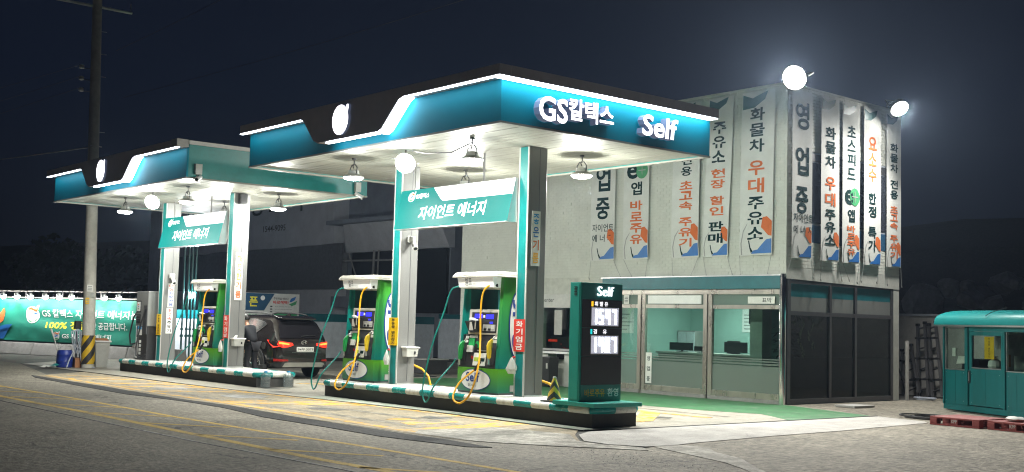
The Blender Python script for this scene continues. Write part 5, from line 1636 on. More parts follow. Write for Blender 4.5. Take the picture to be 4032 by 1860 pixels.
for z0, dig in ((1.615, '1547'), (1.165, '1487')):
    MB().box(px + 0.017, px + 0.020, 1.64, 2.25, z0, z0 + 0.285).build('price_display', 'led_dim', t)
    mb = MB()
    for a, b, c, d in ((1.63, 2.26, z0 - 0.012, z0), (1.63, 2.26, z0 + 0.285, z0 + 0.297), (1.628, 1.64, z0, z0 + 0.285), (2.25, 2.262, z0, z0 + 0.285)):
        mb.box(px + 0.017, px + 0.026, a, b, c, d)
    mb.build('display_frame', 'alu', t)
    mb = MB()
    SEG = {'1': 'bc', '5': 'acdfg', '4': 'bcfg', '7': 'abc', '8': 'abcdefg'}
    for k, ch in enumerate(dig):
        y0 = 1.665 + k * 0.148; w, h, th = 0.10, 0.235, 0.032
        zz = z0 + 0.025
        R_ = {'a': (0, w, h - th, h), 'd': (0, w, 0, th), 'g': (0, w, h / 2 - th / 2, h / 2 + th / 2), 'f': (0, th, h / 2, h), 'e': (0, th, 0, h / 2), 'b': (w - th, w, h / 2, h), 'c': (w - th, w, 0, h / 2)}
        for sg in SEG[ch]:
            a, b, c, d = R_[sg]
            mb.box(px + 0.0205 + 0.0005 * 'abcdefg'.index(sg), px + 0.024 + 0.0005 * 'abcdefg'.index(sg), y0 + a, y0 + b, zz + c, zz + d)
    mb.build('price_digit', 'led_white', t)
MB().text('바로주유', (px + 0.014, 1.53, 0.475), Y, Z, 0.45, 0.125, B3).build('lettering', 'hose_yellow', t)
MB().text('환영', (px + 0.014, 2.04, 0.475), Y, Z, 0.25, 0.135, B3).build('lettering', 'ink_white', t)

t = thing('traffic_cone', 'black and yellow striped cone standing on the near island by the price pylon', 'traffic cone', (-1.46, 1.72, 0.332))
MB().box(-1.63, -1.29, 1.56, 1.90, 0.333, 0.358).build('cone_base', 'black_plastic', t, bevel=0.008)
MB().lathe([(0.125, 0.026), (0.105, 0.10), (0.075, 0.24), (0.035, 0.385), (0.03, 0.395)], (0, 0, 0), 20).build('cone_body', 'cone_stripes', t, smooth=True, local=True)
MB().lathe([(0.032, 0.396), (0.024, 0.42)], (0, 0, 0), 14).build('cone_tip', 'wall_grey', t, local=True)

def bottle(x, y, label, src=None):
    t = thing('water_bottle', label, 'water bottle', (x, y, 0.004), 0, 'big clear water bottles')
    mb = MB()
    prof = [(0.10, 0.0), (0.115, 0.015), (0.115, 0.04)]
    for k in range(5):
        z = 0.05 + k * 0.035
        prof += [(0.115, z), (0.105, z + 0.012), (0.115, z + 0.024)]
    prof += [(0.115, 0.25), (0.10, 0.30), (0.04, 0.335), (0.035, 0.36)]
    mb.lathe(prof, (0, 0, 0), 18); mb.build('bottle_body', 'plastic_clear', t, smooth=True, local=True)
    MB().lathe([(0.04, 0.345), (0.04, 0.375)], (0, 0, 0), 12).build('cap', 'ink_sky', t, local=True)
    MB().lathe([(0.1165, 0.20), (0.1165, 0.24)], (0, 0, 0), 18, cap=False).build('shoulder_band', 'plastic_clear', t, local=True)
bottle(-11.18, 1.62, 'big clear water bottle at the street corner of the far island end')
bottle(-11.14, 2.18, 'big clear water bottle at the middle of the far island end')

# ================================================================== THE CAR
def make_car(loc, rz):
    t = thing('parked_car', 'black suv with lit red tail lamps being refuelled behind the far island', 'car', loc, rz)
    K = dict(local=True)
    # x forward, y left, wheels on z=0
    def half(x):
        f = abs(x) / 2.35
        w = 0.90 * (1 - 0.16 * max(0, f - 0.55) ** 2 / 0.2025)
        if x < -2.0: w -= 0.10 * ((-2.0 - x) / 0.33) ** 2
        if x > 1.9: w -= 0.12 * ((x - 1.9) / 0.45) ** 2
        return w
    ST = [(-2.33, 0.74, 0.42), (-2.31, 0.86, 0.36), (-2.26, 0.98, 0.32), (-2.20, 1.06, 0.30), (-2.08, 1.20, 0.28), (-1.95, 1.38, 0.27), (-1.82, 1.55, 0.26), (-1.70, 1.62, 0.26), (-1.4, 1.655, 0.25), (-0.9, 1.675, 0.25), (-0.2, 1.68, 0.25), (0.35, 1.655, 0.25), (0.65, 1.58, 0.25), (1.0, 1.36, 0.25), (1.3, 1.15, 0.25), (1.6, 1.06, 0.25), (2.0, 0.97, 0.27), (2.25, 0.82, 0.30), (2.34, 0.66, 0.36)]
    def ys(x, z):
        w = half(x)
        if z <= 0.95: return w - 0.02 * abs(z - 0.75)
        return w - 0.012 - (z - 0.95) * 0.34
    rings = []
    for x, zt, zb in ST:
        w = half(x)
        pts = [(0, zb), (w * 0.80, zb), (w * 0.95, zb + 0.06), (w, min(zb + 0.22, zt - 0.12)), (ys(x, min(0.75, zt - 0.08)), min(0.75, zt - 0.08)), (ys(x, min(0.95, zt - 0.05)), min(0.95, zt - 0.05))]
        if zt > 1.05:
            for k in (0.33, 0.66):
                z = 0.95 + (zt - 0.10 - 0.95) * k
                pts.append((ys(x, z), z))
            pts += [(ys(x, zt - 0.10), zt - 0.09), (ys(x, zt - 0.10) - 0.10, zt - 0.025), (0, zt)]
        else:
            pts += [(w * 0.93, zt - 0.04), (w * 0.88, zt - 0.025), (w * 0.8, zt - 0.012), (w * 0.7, zt - 0.004), (0, zt)]
        rings.append([(x, y, z) for y, z in pts] + [(x, -y, z) for y, z in reversed(pts[1:-1])])
    mb = MB()
    n = len(rings[0])
    for r_ in rings: mb.v += r_
    for i in range(len(rings) - 1):
        for k in range(n):
            mb.f.append((i * n + k, i * n + (k + 1) % n, (i + 1) * n + (k + 1) % n, (i + 1) * n + k)); mb.m.append(0)
    mb.f.append(tuple(range(n))); mb.m.append(0)
    mb.f.append(tuple(range((len(rings) - 1) * n, len(rings) * n))); mb.m.append(0)
    body = mb.build('body', 'car_black', t, smooth=True, **K)
    # surface of the tail: x of the rear skin at a height
    def xr(z):
        P = [(0.30, -2.30), (0.74, -2.335), (0.86, -2.315), (0.98, -2.265), (1.06, -2.205), (1.20, -2.085), (1.38, -1.955), (1.55, -1.825), (1.62, -1.70)]
        for (z0, x0), (z1, x1) in zip(P, P[1:]):
            if z <= z1: return x0 + (x1 - x0) * (z - z0) / (z1 - z0)
        return -1.7
    def rear(poly, m, nm, d=0.012, sub=3):
        mb = MB()
        pts = []
        for (a, b), (c, e) in zip(poly, poly[1:] + poly[:1]):
            for k in range(sub): pts.append((a + (c - a) * k / sub, b + (e - b) * k / sub))
        def xp(y):
            x = -2.33
            while x < -1.7 and half(x) < abs(y) + 0.012: x += 0.01
            return x
        # columns across the outline, each cut into rows, so the patch follows the rounded tail
        y0, y1 = min(p[0] for p in poly), max(p[0] for p in poly)
        N, R_ = 18, 3
        cols = []
        for i in range(N + 1):
            y = min(max(y0 + (y1 - y0) * i / N, y0 + 1e-4), y1 - 1e-4)
            zz = []
            for (a, b), (c, e) in zip(poly, poly[1:] + poly[:1]):
                if (a - y) * (c - y) <= 0 and a != c:
                    zz.append(b + (e - b) * (y - a) / (c - a))
            lo, hi = min(zz), max(zz)
            col = []
            for k in range(R_ + 1):
                z = lo + (hi - lo) * k / R_
                col.append((max(xr(z), xp(y)) - d, y * (1 + d * 0.5), z))
            cols.append(col)
        for i in range(N):
            for k in range(R_):
                mb.face([cols[i][k], cols[i + 1][k], cols[i + 1][k + 1], cols[i][k + 1]])
        return mb.build(nm, m, t, **K)
    rear([(-0.68, 1.08), (0.68, 1.08), (0.56, 1.50), (-0.56, 1.50)], 'car_glass', 'rear_window', 0.016)
    MB().hexa([(-1.66, -0.58, 1.60), (-1.66, 0.58, 1.60), (-2.02, 0.52, 1.56), (-2.02, -0.52, 1.56)], [(-1.66, -0.58, 1.665), (-1.66, 0.58, 1.665), (-2.02, 0.52, 1.60), (-2.02, -0.52, 1.60)]).build('spoiler', 'car_black', t, bevel=0.015, **K)
    MB().tube([(-2.20, 0.05, 1.115), (-2.17, -0.20, 1.15), (-2.165, -0.42, 1.155)], 0.012, 6).build('wiper', 'ink_black', t, **K)
    for s_ in (1, -1):
        l = rear([(s_ * 0.36, 0.95), (s_ * 0.74, 1.00), (s_ * 0.76, 0.90), (s_ * 0.68, 0.82), (s_ * 0.50, 0.84), (s_ * 0.34, 0.89)], 'tail_red', 'tail_lamp', 0.03, 6)
        rear([(s_ * 0.46, 0.93), (s_ * 0.73, 0.975), (s_ * 0.73, 0.92), (s_ * 0.47, 0.895)], 'tail_hot', 'tail_bulb', 0.036, 6).parent = l
        mb = MB()
        yv = lambda x, z: s_ * (ys(x, z) + 0.022)
        mb.face([(x, yv(x, z), z) for x, z in ((-2.285, 0.985), (-1.82, 1.02), (-1.96, 0.93), (-2.10, 0.82), (-2.285, 0.85))])
        mb.build('tail_lamp', 'tail_red', t, **K)
        rear([(s_ * 0.50, 0.515), (s_ * 0.80, 0.535), (s_ * 0.80, 0.465), (s_ * 0.50, 0.475)], 'reflector', 'bumper_reflector', 0.045)
        # side glass
        f = MB()
        f.face([(x, yv(x, z) , z) for x, z in ((0.95, 1.02), (0.30, 1.53), (-0.35, 1.58), (-0.9, 1.565), (-1.45, 1.50), (-1.62, 1.43), (-1.2, 1.17), (-0.85, 1.06))])
        f.build('window_trim', 'chrome', t, **K)
        yv = lambda x, z: s_ * (ys(x, z) + 0.010)
        yv2 = lambda x, z: s_ * (ys(x, z) + 0.016)
        for q in (((0.86, 1.05), (0.28, 1.505), (-0.12, 1.53), (-0.12, 1.06)), ((-0.18, 1.06), (-0.18, 1.535), (-0.95, 1.535), (-0.95, 1.115), (-0.82, 1.075)), ((-1.0, 1.13), (-1.0, 1.53), (-1.42, 1.475), (-1.55, 1.425), (-1.18, 1.20))):
            g = MB(); g.face([(x, yv2(x, z), z) for x, z in q]); g.build('side_window', 'car_glass', t, **K)
        MB().tube([(0.35, s_ * 0.58, 1.70), (0.1, s_ * 0.60, 1.735), (-1.2, s_ * 0.59, 1.72), (-1.5, s_ * 0.57, 1.68)], 0.018, 6).build('roof_rail', 'car_trim', t, **K)
        for wx in (1.36, -1.36):
            mb = MB().lathe([(0.445, 0.0), (0.445, 0.02), (0.36, 0.024)], (0, 0, 0), 28, axis='y')
            mb.warp(lambda p: Vector((wx + p.x, s_ * (half(wx) - 0.012 + p.y), max(0.26, 0.365 + p.z))))
            mb.build('wheel_arch', 'car_trim', t, **K)
            mb = MB().lathe([(0.20, -0.10), (0.34, -0.10), (0.362, -0.07), (0.362, 0.07), (0.34, 0.10), (0.27, 0.105), (0.26, 0.06)], (0, 0, 0), 30, axis='y')
            mb.warp(lambda p: Vector((wx + p.x, s_ * (half(wx) - 0.075 + p.y), 0.362 + p.z)))
            w = mb.build('wheel', 'tyre', t, smooth=True, **K)
            mb = MB().lathe([(0.262, 0.0), (0.262, 0.03), (0.24, 0.03), (0.235, 0.0)], (0, 0, 0), 30, axis='y')
            for k in range(5):
                a = 2 * PI * k / 5
                for da in (-0.16, 0.16):
                    c, s2 = math.cos(a + da), math.sin(a + da)
                    ca, sa = math.cos(a + da * 0.5), math.sin(a + da * 0.5)
                    mb.tube([(ca * 0.04, 0.03, sa * 0.04), (c * 0.245, 0.022, s2 * 0.245)], 0.019, 5)
            mb.lathe([(0.05, 0.01), (0.05, 0.045), (0.03, 0.05)], (0, 0, 0), 12, axis='y')
            mb.warp(lambda p: Vector((wx + p.x, s_ * (half(wx) - 0.005 + p.y), 0.362 + p.z)))
            mb.build('rim', 'chrome', w, **K)
        MB().hexa([(0.75, s_ * 0.93, 1.0), (0.62, s_ * 0.93, 1.0), (0.62, s_ * 1.10, 1.02), (0.72, s_ * 1.10, 1.02)], [(0.75, s_ * 0.92, 1.13), (0.62, s_ * 0.92, 1.13), (0.62, s_ * 1.10, 1.15), (0.72, s_ * 1.10, 1.15)]).build('mirror', 'car_black', t, bevel=0.02, **K)
        mb = MB()
        for x in (-0.15, -1.02):
            mb.face([(x, s_ * (ys(x, z) + 0.004), z) for z in (0.45, 1.02)] + [(x + 0.012, s_ * (ys(x, z) + 0.004), z) for z in (1.02, 0.45)])
        mb.build('door_gap', 'ink_black', t, **K)
        for x in (0.0, -0.9):
            MB().tube([(x - 0.08, s_ * (ys(x, 0.95) + 0.012), 0.93), (x + 0.10, s_ * (ys(x, 0.95) + 0.018), 0.945)], 0.014, 6).build('door_handle', 'chrome', t, **K)
        MB().box(-1.85, 1.9, s_ * 0.90 - 0.06, s_ * 0.90 + 0.06, 0.24, 0.36).build('sill_cladding', 'car_trim', t, bevel=0.01, **K)
    rear([(-0.86, 0.455), (0.86, 0.455), (0.84, 0.32), (-0.84, 0.32)], 'car_trim', 'rear_cladding', 0.02)
    rear([(-0.58, 0.44), (0.58, 0.44), (0.66, 0.32), (-0.66, 0.32)], 'skid_silver', 'skid_plate', 0.028)
    rear([(-0.84, 0.565), (0.84, 0.565), (0.84, 0.545), (-0.84, 0.545)], 'car_trim', 'bumper_line', 0.02)
    for y in (-0.62,):
        MB().lathe([(0.045, -0.05), (0.045, 0.06), (0.035, 0.06), (0.035, 0.0)], (-2.34, y, 0.33), 14, axis='x').build('exhaust', 'ink_black', t, **K)
    pl = MB().box(-2.365, -2.345, -0.26, 0.26, 0.725, 0.845).build('number_plate', 'paper', t, bevel=0.004, **K)
    MB().text('94부 3073', (-2.369, 0.235, 0.75), -Y, Z, 0.47, 0.07, B2).build('plate_lettering', 'ink_black', pl, **K)
    MB().hexa([(-2.352, -0.40, 0.70), (-2.352, 0.40, 0.70), (-2.33, 0.40, 0.70), (-2.33, -0.40, 0.70)], [(-2.352, -0.40, 0.712), (-2.352, 0.40, 0.712), (-2.33, 0.40, 0.712), (-2.33, -0.40, 0.712)]).build('plate_trim', 'chrome', t, **K)
    mb = MB()
    c = Vector((xr(0.975) - 0.02, 0, 0.965))
    ring = [c + Vector((0, 0.085 * math.cos(a), 0.055 * math.sin(a))) for a in [2 * PI * i / 24 for i in range(25)]]
    mb.tube(ring, 0.010, 6, cap=False)
    mb.tube([c + Vector((0, 0.045, 0.035)), c + Vector((0, 0.030, -0.035))], 0.010, 6)
    mb.tube([c + Vector((0, -0.030, 0.035)), c + Vector((0, -0.045, -0.035))], 0.010, 6)
    mb.tube([c + Vector((0, 0.035, -0.01)), c + Vector((0, -0.035, 0.01))], 0.010, 6)
    mb.build('badge', 'chrome', t, **K)
    MB().lathe([(0.10, -0.006), (0.10, 0.004), (0.08, 0.008)], (-1.75, 0.90, 0.86), 16, axis='y').build('fuel_door', 'car_trim', t, **K)
    MB().hexa([(-1.35, -0.03, 1.665), (-1.55, -0.03, 1.66), (-1.55, 0.03, 1.66), (-1.35, 0.03, 1.665)], [(-1.5, -0.006, 1.73), (-1.56, -0.006, 1.73), (-1.56, 0.006, 1.73), (-1.5, 0.006, 1.73)]).build('aerial', 'car_black', t, **K)
    return t
make_car((-16.60, 4.30, 0.004), PI + R(2.5))

# ================================================================== THE PERSON
def skin_chain(name, verts, edges, radii, m, parent, sub=2):
    me = bpy.data.meshes.new(name)
    inv = ORG[parent.name].inverted()
    me.from_pydata([tuple(inv @ Vector(v)) for v in verts], edges, [])
    ob = bpy.data.objects.new(name, me)
    C.objects.link(ob)
    ob.parent = parent
    ORG[ob.name] = ORG[parent.name]
    mod = ob.modifiers.new('skin', 'SKIN')
    mod.use_smooth_shade = True
    lay = me.skin_vertices[0].data if me.skin_vertices else None
    if lay is None:
        bm = bmesh.new(); bm.from_mesh(me); bm.verts.layers.skin.verify(); bm.to_mesh(me); bm.free()
        lay = me.skin_vertices[0].data
    for i, r_ in enumerate(radii):
        lay[i].radius = (r_, r_) if not isinstance(r_, tuple) else r_
        lay[i].use_root = (i == 0)
    s_ = ob.modifiers.new('sub', 'SUBSURF')
    s_.levels = s_.render_levels = sub
    me.materials.append(M[m])
    return ob

def make_person(x, y, face):
    """stooping a little over the filler cap; local frame: forward = face direction"""
    t = thing('person', 'person in dark jacket and glasses stooping beside the black car', 'person', (x, y, 0.004), face)
    T = ORG[t.name]
    w = lambda f, l, z: T @ Vector((f, l, z))      # forward, left, up
    V = [w(0, 0, 0.90), w(0.05, 0, 1.08), w(0.14, 0, 1.26), w(0.19, 0, 1.36), w(0.235, 0, 1.43), w(0.28, 0, 1.50), w(0.295, 0, 1.58),
         w(0.15, 0.17, 1.31), w(0.19, 0.24, 1.06), w(0.33, 0.21, 0.86), w(0.40, 0.19, 0.79),
         w(0.15, -0.17, 1.31), w(0.20, -0.24, 1.06), w(0.33, -0.22, 0.84), w(0.40, -0.20, 0.76),
         w(0, 0.10, 0.86), w(0.06, 0.11, 0.48), w(0.0, 0.11, 0.09), w(0.16, 0.13, 0.045),
         w(0, -0.10, 0.86), w(0.02, -0.11, 0.48), w(-0.06, -0.11, 0.09), w(0.10, -0.13, 0.045)]
    E_ = [(0, 1), (1, 2), (2, 3), (3, 4), (4, 5), (5, 6), (2, 7), (7, 8), (8, 9), (9, 10), (2, 11), (11, 12), (12, 13), (13, 14), (0, 15), (15, 16), (16, 17), (17, 18), (0, 19), (19, 20), (20, 21), (21, 22)]
    rad = [0.13, 0.12, 0.13, 0.075, 0.05, 0.085, 0.075, 0.06, 0.042, 0.032, 0.035, 0.06, 0.042, 0.032, 0.035, 0.085, 0.06, 0.042, 0.035, 0.085, 0.06, 0.042, 0.035]
    skin_chain('body', V, E_, rad, 'skin', t)
    J = [V[i] for i in (0, 1, 2, 3)] + [V[7], V[8], V[8].lerp(V[9], 0.93), V[11], V[12], V[12].lerp(V[13], 0.93)]
    skin_chain('jacket', J, [(0, 1), (1, 2), (2, 3), (2, 4), (4, 5), (5, 6), (2, 7), (7, 8), (8, 9)], [(0.165, 0.19), 0.165, 0.175, 0.085, 0.09, 0.068, 0.052, 0.09, 0.068, 0.052], 'jacket', t)
    L_ = [V[0], V[15], V[16], V[17], V[19], V[20], V[21]]
    skin_chain('trousers', L_, [(0, 1), (1, 2), (2, 3), (0, 4), (4, 5), (5, 6)], [0.15, 0.105, 0.078, 0.062, 0.105, 0.078, 0.062], 'trousers', t)
    for s_ in (0, 4):
        a, b = V[17 + s_], V[18 + s_]
        mb = MB().tube([a - Z * 0.045 - (b - a) * 0.35, a - Z * 0.035, b - Z * 0.01, b + (b - a) * 0.35 - Z * 0.01], [0.04, 0.055, 0.05, 0.025], 10)
        mb.build('shoe', 'ink_black', t, smooth=True)
    # hair cap, ears, nose, glasses
    hc = w(0.275, 0, 1.565)
    mb = MB()
    n, k = 18, 9
    for j in range(k + 1):
        ph = PI * 0.60 * j / k
        for i in range(n):
            a = 2 * PI * i / n
            d = Vector((math.sin(ph) * math.cos(a), math.sin(ph) * math.sin(a), math.cos(ph)))
            q = 0.112 + 0.006 * noise.noise(d * 6)
            lift = 0.045 if math.cos(a) > 0.25 and ph > 1.05 else 0
            mb.v.append(tuple(hc + (T.to_3x3() @ Vector((d.x * q * 1.02 - 0.012, d.y * q * 0.86, d.z * q + lift)))))
    for j in range(k):
        for i in range(n):
            mb.f.append((j * n + i, j * n + (i + 1) % n, (j + 1) * n + (i + 1) % n, (j + 1) * n + i)); mb.m.append(0)
    mb.build('hair', 'hair', t, smooth=True)
    MB().tube([w(0.365, 0, 1.56), w(0.400, 0, 1.52), w(0.372, 0, 1.50)], [0.010, 0.016, 0.012], 8).build('nose', 'skin', t, smooth=True)
    for s_ in (1, -1):
        MB().tube([w(0.27, s_ * 0.085, 1.56), w(0.265, s_ * 0.095, 1.53), w(0.272, s_ * 0.085, 1.50)], [0.012, 0.017, 0.010], 7).build('ear', 'skin', t, smooth=True)
        ring = [w(0.378, s_ * 0.036 + 0.024 * math.cos(a), 1.553 + 0.018 * math.sin(a)) for a in [2 * PI * i / 14 for i in range(15)]]
        MB().tube(ring, 0.003, 5, cap=False).tube([w(0.375, s_ * 0.06, 1.56), w(0.27, s_ * 0.088, 1.565)], 0.003, 5).build('glasses', 'ink_black', t)
        h = V[10] if s_ > 0 else V[14]
        pd = (h - (V[9] if s_ > 0 else V[13])).normalized()
        sd = (T.to_3x3() @ Vector((0, s_, 0)))
        for q, (off, ln) in enumerate(((-0.026, 0.058), (-0.009, 0.07), (0.009, 0.066), (0.026, 0.052))):
            a = h + pd * 0.03 + sd * off
            MB().tube([h + sd * off * 0.6, a, a + pd * ln * 0.5 - Z * 0.012, a + pd * ln * 0.7 - Z * 0.04], [0.011, 0.010, 0.009, 0.007], 7).build('finger', 'skin', t, smooth=True)
        MB().tube([h - sd * 0.02, h - sd * 0.045 + pd * 0.02, h - sd * 0.04 + pd * 0.055], [0.013, 0.011, 0.008], 7).build('thumb', 'skin', t, smooth=True)
    return t
make_person(-14.50, 2.98, R(196))
tag(MB().tube([(-14.6, 2.44, 1.05), (-14.75, 2.62, 0.85), (-14.82, 2.75, 0.45), (-14.95, 2.95, 0.16), (-15.2, 3.05, 0.22), (-15.45, 3.12, 0.55), (-15.6, 3.22, 0.80), (-14.67 - 0.0 - 0.98, 3.36, 0.87)], 0.021, 8).build('fuel_hose', 'hose_yellow', smooth=True), 'yellow fuel hose running behind the far pillar to the black car', 'hose')
tag(MB().tube([(-2.72, 2.50, 0.62), (-2.56, 2.60, 0.56), (-2.46, 2.68, 0.44), (-2.42, 2.72, 0.20), (-2.42, 2.74, 0.03)], 0.021, 8).build('fuel_hose', 'hose_yellow', smooth=True), 'yellow hose end curving to the floor by the cone', 'hose')
tag(MB().tube([(-6.62, 2.50, 0.72), (-6.44, 2.60, 0.64), (-6.33, 2.68, 0.50), (-6.28, 2.74, 0.22), (-6.28, 2.76, 0.03)], 0.021, 8).build('fuel_hose', 'hose_yellow', smooth=True), 'yellow hose end curving to the floor below the white dispenser box', 'hose')

# ================================================================== UTILITY POLE AND THINGS ROUND IT
t = thing('utility_pole', 'tall concrete utility pole with a yellow and black wrap at its foot', 'pole', (-21.05, 1.17, 0))
lean = lambda z: Vector((-21.05 - 0.0735 * z, 1.17, z))
mb = MB().tube([lean(z) for z in (0, 3, 6, 9, 12.4)], [0.185, 0.172, 0.158, 0.146, 0.13], 24)
mb.build('shaft', 'pole_concrete', t, smooth=True)
mb = MB().lathe([(0.192, 0.12), (0.189, 0.95)], (0, 0, 0), 28, cap=False)
mb.warp(lambda p: Vector((p.x - 0.0735 * p.z, p.y, p.z)))
mb.build('warning_wrap', 'pole_stripes', t, local=True, smooth=True)
MB().tube([(-21.86, -0.6, 10.86), (-21.84, 2.25, 10.86)], 0.045, 6).build('cross_arm', 'alu', t)
MB().tube([(-21.82, 2.2, 10.86), (-21.82, 2.2, 11.15)], 0.02, 6).build('arm_pin', 'alu', t)
for z in (8.2, 8.55, 8.9):
    b = lean(z)
    MB().tube([b, b + Vector((-0.05, -0.42, 0.0))], 0.014, 6).build('bracket', 'steel_dark', t)
    MB().lathe([(0.03, -0.07), (0.075, -0.05), (0.075, -0.01), (0.045, 0.0), (0.075, 0.012), (0.06, 0.05), (0.02, 0.06)], tuple(b + Vector((-0.05, -0.40, 0.04))), 12).build('insulator', 'white_panel', t, smooth=True)
for z in (6.2, 7.0, 9.4, 10.1, 8.7):
    MB().tube([lean(z) + Vector((0, 0.1, 0)), lean(z) + Vector((0.05, 0.30, 0.0))], 0.011, 5).build('step_bolt', 'alu', t)
MB().tube([lean(6.55) + Vector((0.10, -0.14, 0)), lean(6.55) + Vector((0.14, 0.10, 0)), lean(6.55) + Vector((0.1, 0.2, 0))], 0.02, 6).build('cable_clamp', 'alu', t)
dirc = Vector((13 + 21.1, -11.4 - 1.17, 0)).normalized(); sid = Vector((-dirc.y, dirc.x, 0))
for (z, dz, w_, o_, m_) in ((2.22, 0.20, 0.17, 0.0, 'paper'), (2.06, 0.14, 0.14, -0.07, 'wall_white'), (1.86, 0.18, 0.10, 0.06, 'sign_yellow')):
    c = lean(z) + dirc * 0.19 + sid * -o_
    mb = MB(); mb.face([c - sid * w_ / 2, c + sid * w_ / 2, c + sid * w_ / 2 + Z * dz, c - sid * w_ / 2 + Z * dz]); mb.build('sticker', m_, t)
    mb = MB()
    for q in range(3):
        mb.face([c + dirc * 0.003 + sid * (-w_ * 0.35) + Z * dz * (0.2 + q * 0.25), c + dirc * 0.003 + sid * (w_ * 0.35) + Z * dz * (0.2 + q * 0.25), c + dirc * 0.003 + sid * (w_ * 0.35) + Z * dz * (0.32 + q * 0.25), c + dirc * 0.003 - sid * (w_ * 0.35) + Z * dz * (0.32 + q * 0.25)])
    mb.build('sticker_print', 'ink_grey', t)

def wire(a, b, sag, r, label):
    a, b = Vector(a), Vector(b)
    o = MB().tube([a.lerp(b, k / 16) - Z * sag * 4 * (k / 16) * (1 - k / 16) for k in range(17)], r, 5).build('overhead_wire', 'steel_dark')
    tag(o, label, 'wire', 'overhead wires')
P_ = lean(6.55)
wire(P_, (-60, -2.0, 8.6), 0.3, 0.018, 'overhead wire reaching the pole just above the far canopy')
wire(lean(8.2) + Vector((-0.05, -0.4, 0.1)), (-70, -14, 5.0), 0.8, 0.006, 'lowest of the thin wires fanning down from the pole insulators')
wire(lean(8.55) + Vector((-0.05, -0.4, 0.1)), (-70, -13, 6.6), 0.8, 0.006, 'middle one of the thin wires fanning down from the pole insulators')
wire(lean(8.9) + Vector((-0.05, -0.4, 0.1)), (-70, -12, 8.4), 0.8, 0.006, 'topmost of the thin wires fanning down from the pole insulators')
wire((-21.8, -0.4, 10.9), (-70, -6, 20.0), 0.5, 0.010, 'thin wire climbing away from the pole cross arm')
wire((-21.8, 2.1, 8.2), (10, 22, 18.5), 0.8, 0.008, 'faint wire crossing the sky above the near canopy')
wire((-21.8, 1.8, 9.6), (0, 8, 16.0), 0.5, 0.008, 'faint wire rising to the upper edge above the far canopy')

t = thing('blue_barrel', 'dented blue plastic drum beside the utility pole', 'barrel', (-21.42, 0.62, 0.004))
MB().lathe([(0.20, 0.0), (0.22, 0.02), (0.225, 0.17), (0.235, 0.18), (0.225, 0.20), (0.22, 0.36), (0.23, 0.38), (0.22, 0.40), (0.20, 0.50), (0.19, 0.50), (0.19, 0.46)], (0, 0, 0), 22).build('drum', 'barrel_blue', t, smooth=True, local=True)
MB().tube([(0.0, -0.20, 0.48), (0.0, -0.16, 0.60), (0, 0, 0.66), (0, 0.16, 0.60), (0, 0.20, 0.48)], 0.012, 6).build('handle', 'wall_grey', t, local=True)
o = MB().tube([(-21.55, 0.45, 0.50), (-21.65, 0.38, 0.80), (-21.75, 0.30, 1.10)], [0.016, 0.016, 0.03], 6).build('mop_stick', 'white_panel')
tag(o, 'thin white mop stick leaning out of the blue drum', 'mop')
t = thing('hose_stand', 'stand draped with grey air hoses next to the blue drum', 'hose stand', (-21.3, 0.86, 0))
MB().tube([(-21.3, 0.90, 0), (-21.33, 0.90, 1.28)], 0.03, 8).build('post', 'steel_dark', t)
MB().box(-21.37, -21.25, 0.82, 1.0, 1.12, 1.36).build('air_unit', 'ink_black', t, bevel=0.01)
MB().tube([(-21.28, 1.04, 0), (-21.30, 0.98, 0.55), (-21.32, 0.92, 0.9)], 0.018, 6).build('strut', 'ink_black', t)
for k in range(6):
    y0 = 0.74 + 0.055 * k
    MB().tube([(-21.24, 0.90, 1.12), (-21.18, y0 - 0.05, 1.05), (-21.15, y0 - 0.02, 0.75 - 0.05 * (k % 3)), (-21.15, y0 + 0.10, 0.42 - 0.07 * (k % 2)), (-21.17, y0 + 0.22, 0.72), (-21.22, 0.96, 1.08)], 0.016, 6).build('air_hose', 'hose_grey', t, smooth=True)
MB().tube([(-21.15, 0.78, 0.5), (-21.05, 0.62, 0.22), (-21.02, 0.55, 0.02)], 0.017, 6).build('air_hose', 'hose_grey', t, smooth=True)
MB().tube([(-21.15, 0.95, 0.5), (-21.08, 1.0, 0.1), (-20.98, 1.12, 0.02), (-20.85, 1.3, 0.02)], 0.017, 6).build('air_hose', 'hose_grey', t, smooth=True)
t = thing('wooden_box', 'small brown box on the floor between drum and pole', 'box', (-21.3, 1.02, 0))
MB().box(-21.40, -21.18, 0.84, 1.13, 0.004, 0.26).build('box_body', 'wood_box', t, bevel=0.006)
MB().box(-21.41, -21.17, 0.83, 1.14, 0.261, 0.29).build('box_lid', 'wood_box', t)
t = thing('waste_bin', 'tall white bin behind the utility pole', 'bin', (-21.62, 1.76, 0))
MB().hexa([(-21.74, 1.56, 0.004), (-21.46, 1.56, 0.004), (-21.46, 1.90, 0.004), (-21.74, 1.90, 0.004)], [(-21.80, 1.50, 0.74), (-21.42, 1.50, 0.74), (-21.42, 1.94, 0.74), (-21.80, 1.94, 0.74)]).build('bin_body', 'white_panel', t, bevel=0.01)
MB().box(-21.83, -21.39, 1.47, 1.98, 0.741, 0.79).build('rim', 'white_clean', t, bevel=0.01)
MB().hexa([(-21.78, 1.52, 0.791), (-21.44, 1.52, 0.791), (-21.44, 1.92, 0.791), (-21.78, 1.92, 0.791)], [(-21.72, 1.58, 0.86), (-21.50, 1.58, 0.86), (-21.50, 1.86, 0.86), (-21.72, 1.86, 0.86)]).build('lid', 'wood_box', t)
mb = MB()
for i in range(9):
    for j in range(4):
        x, y = -21.55 + 0.20 * j, -0.10 + 0.06 * i
        mb.v.append((x, y, 0.02 + 0.10 * abs(noise.noise(Vector((i * 0.8, j * 1.1, 2)))) + 0.05 * (i / 8)))
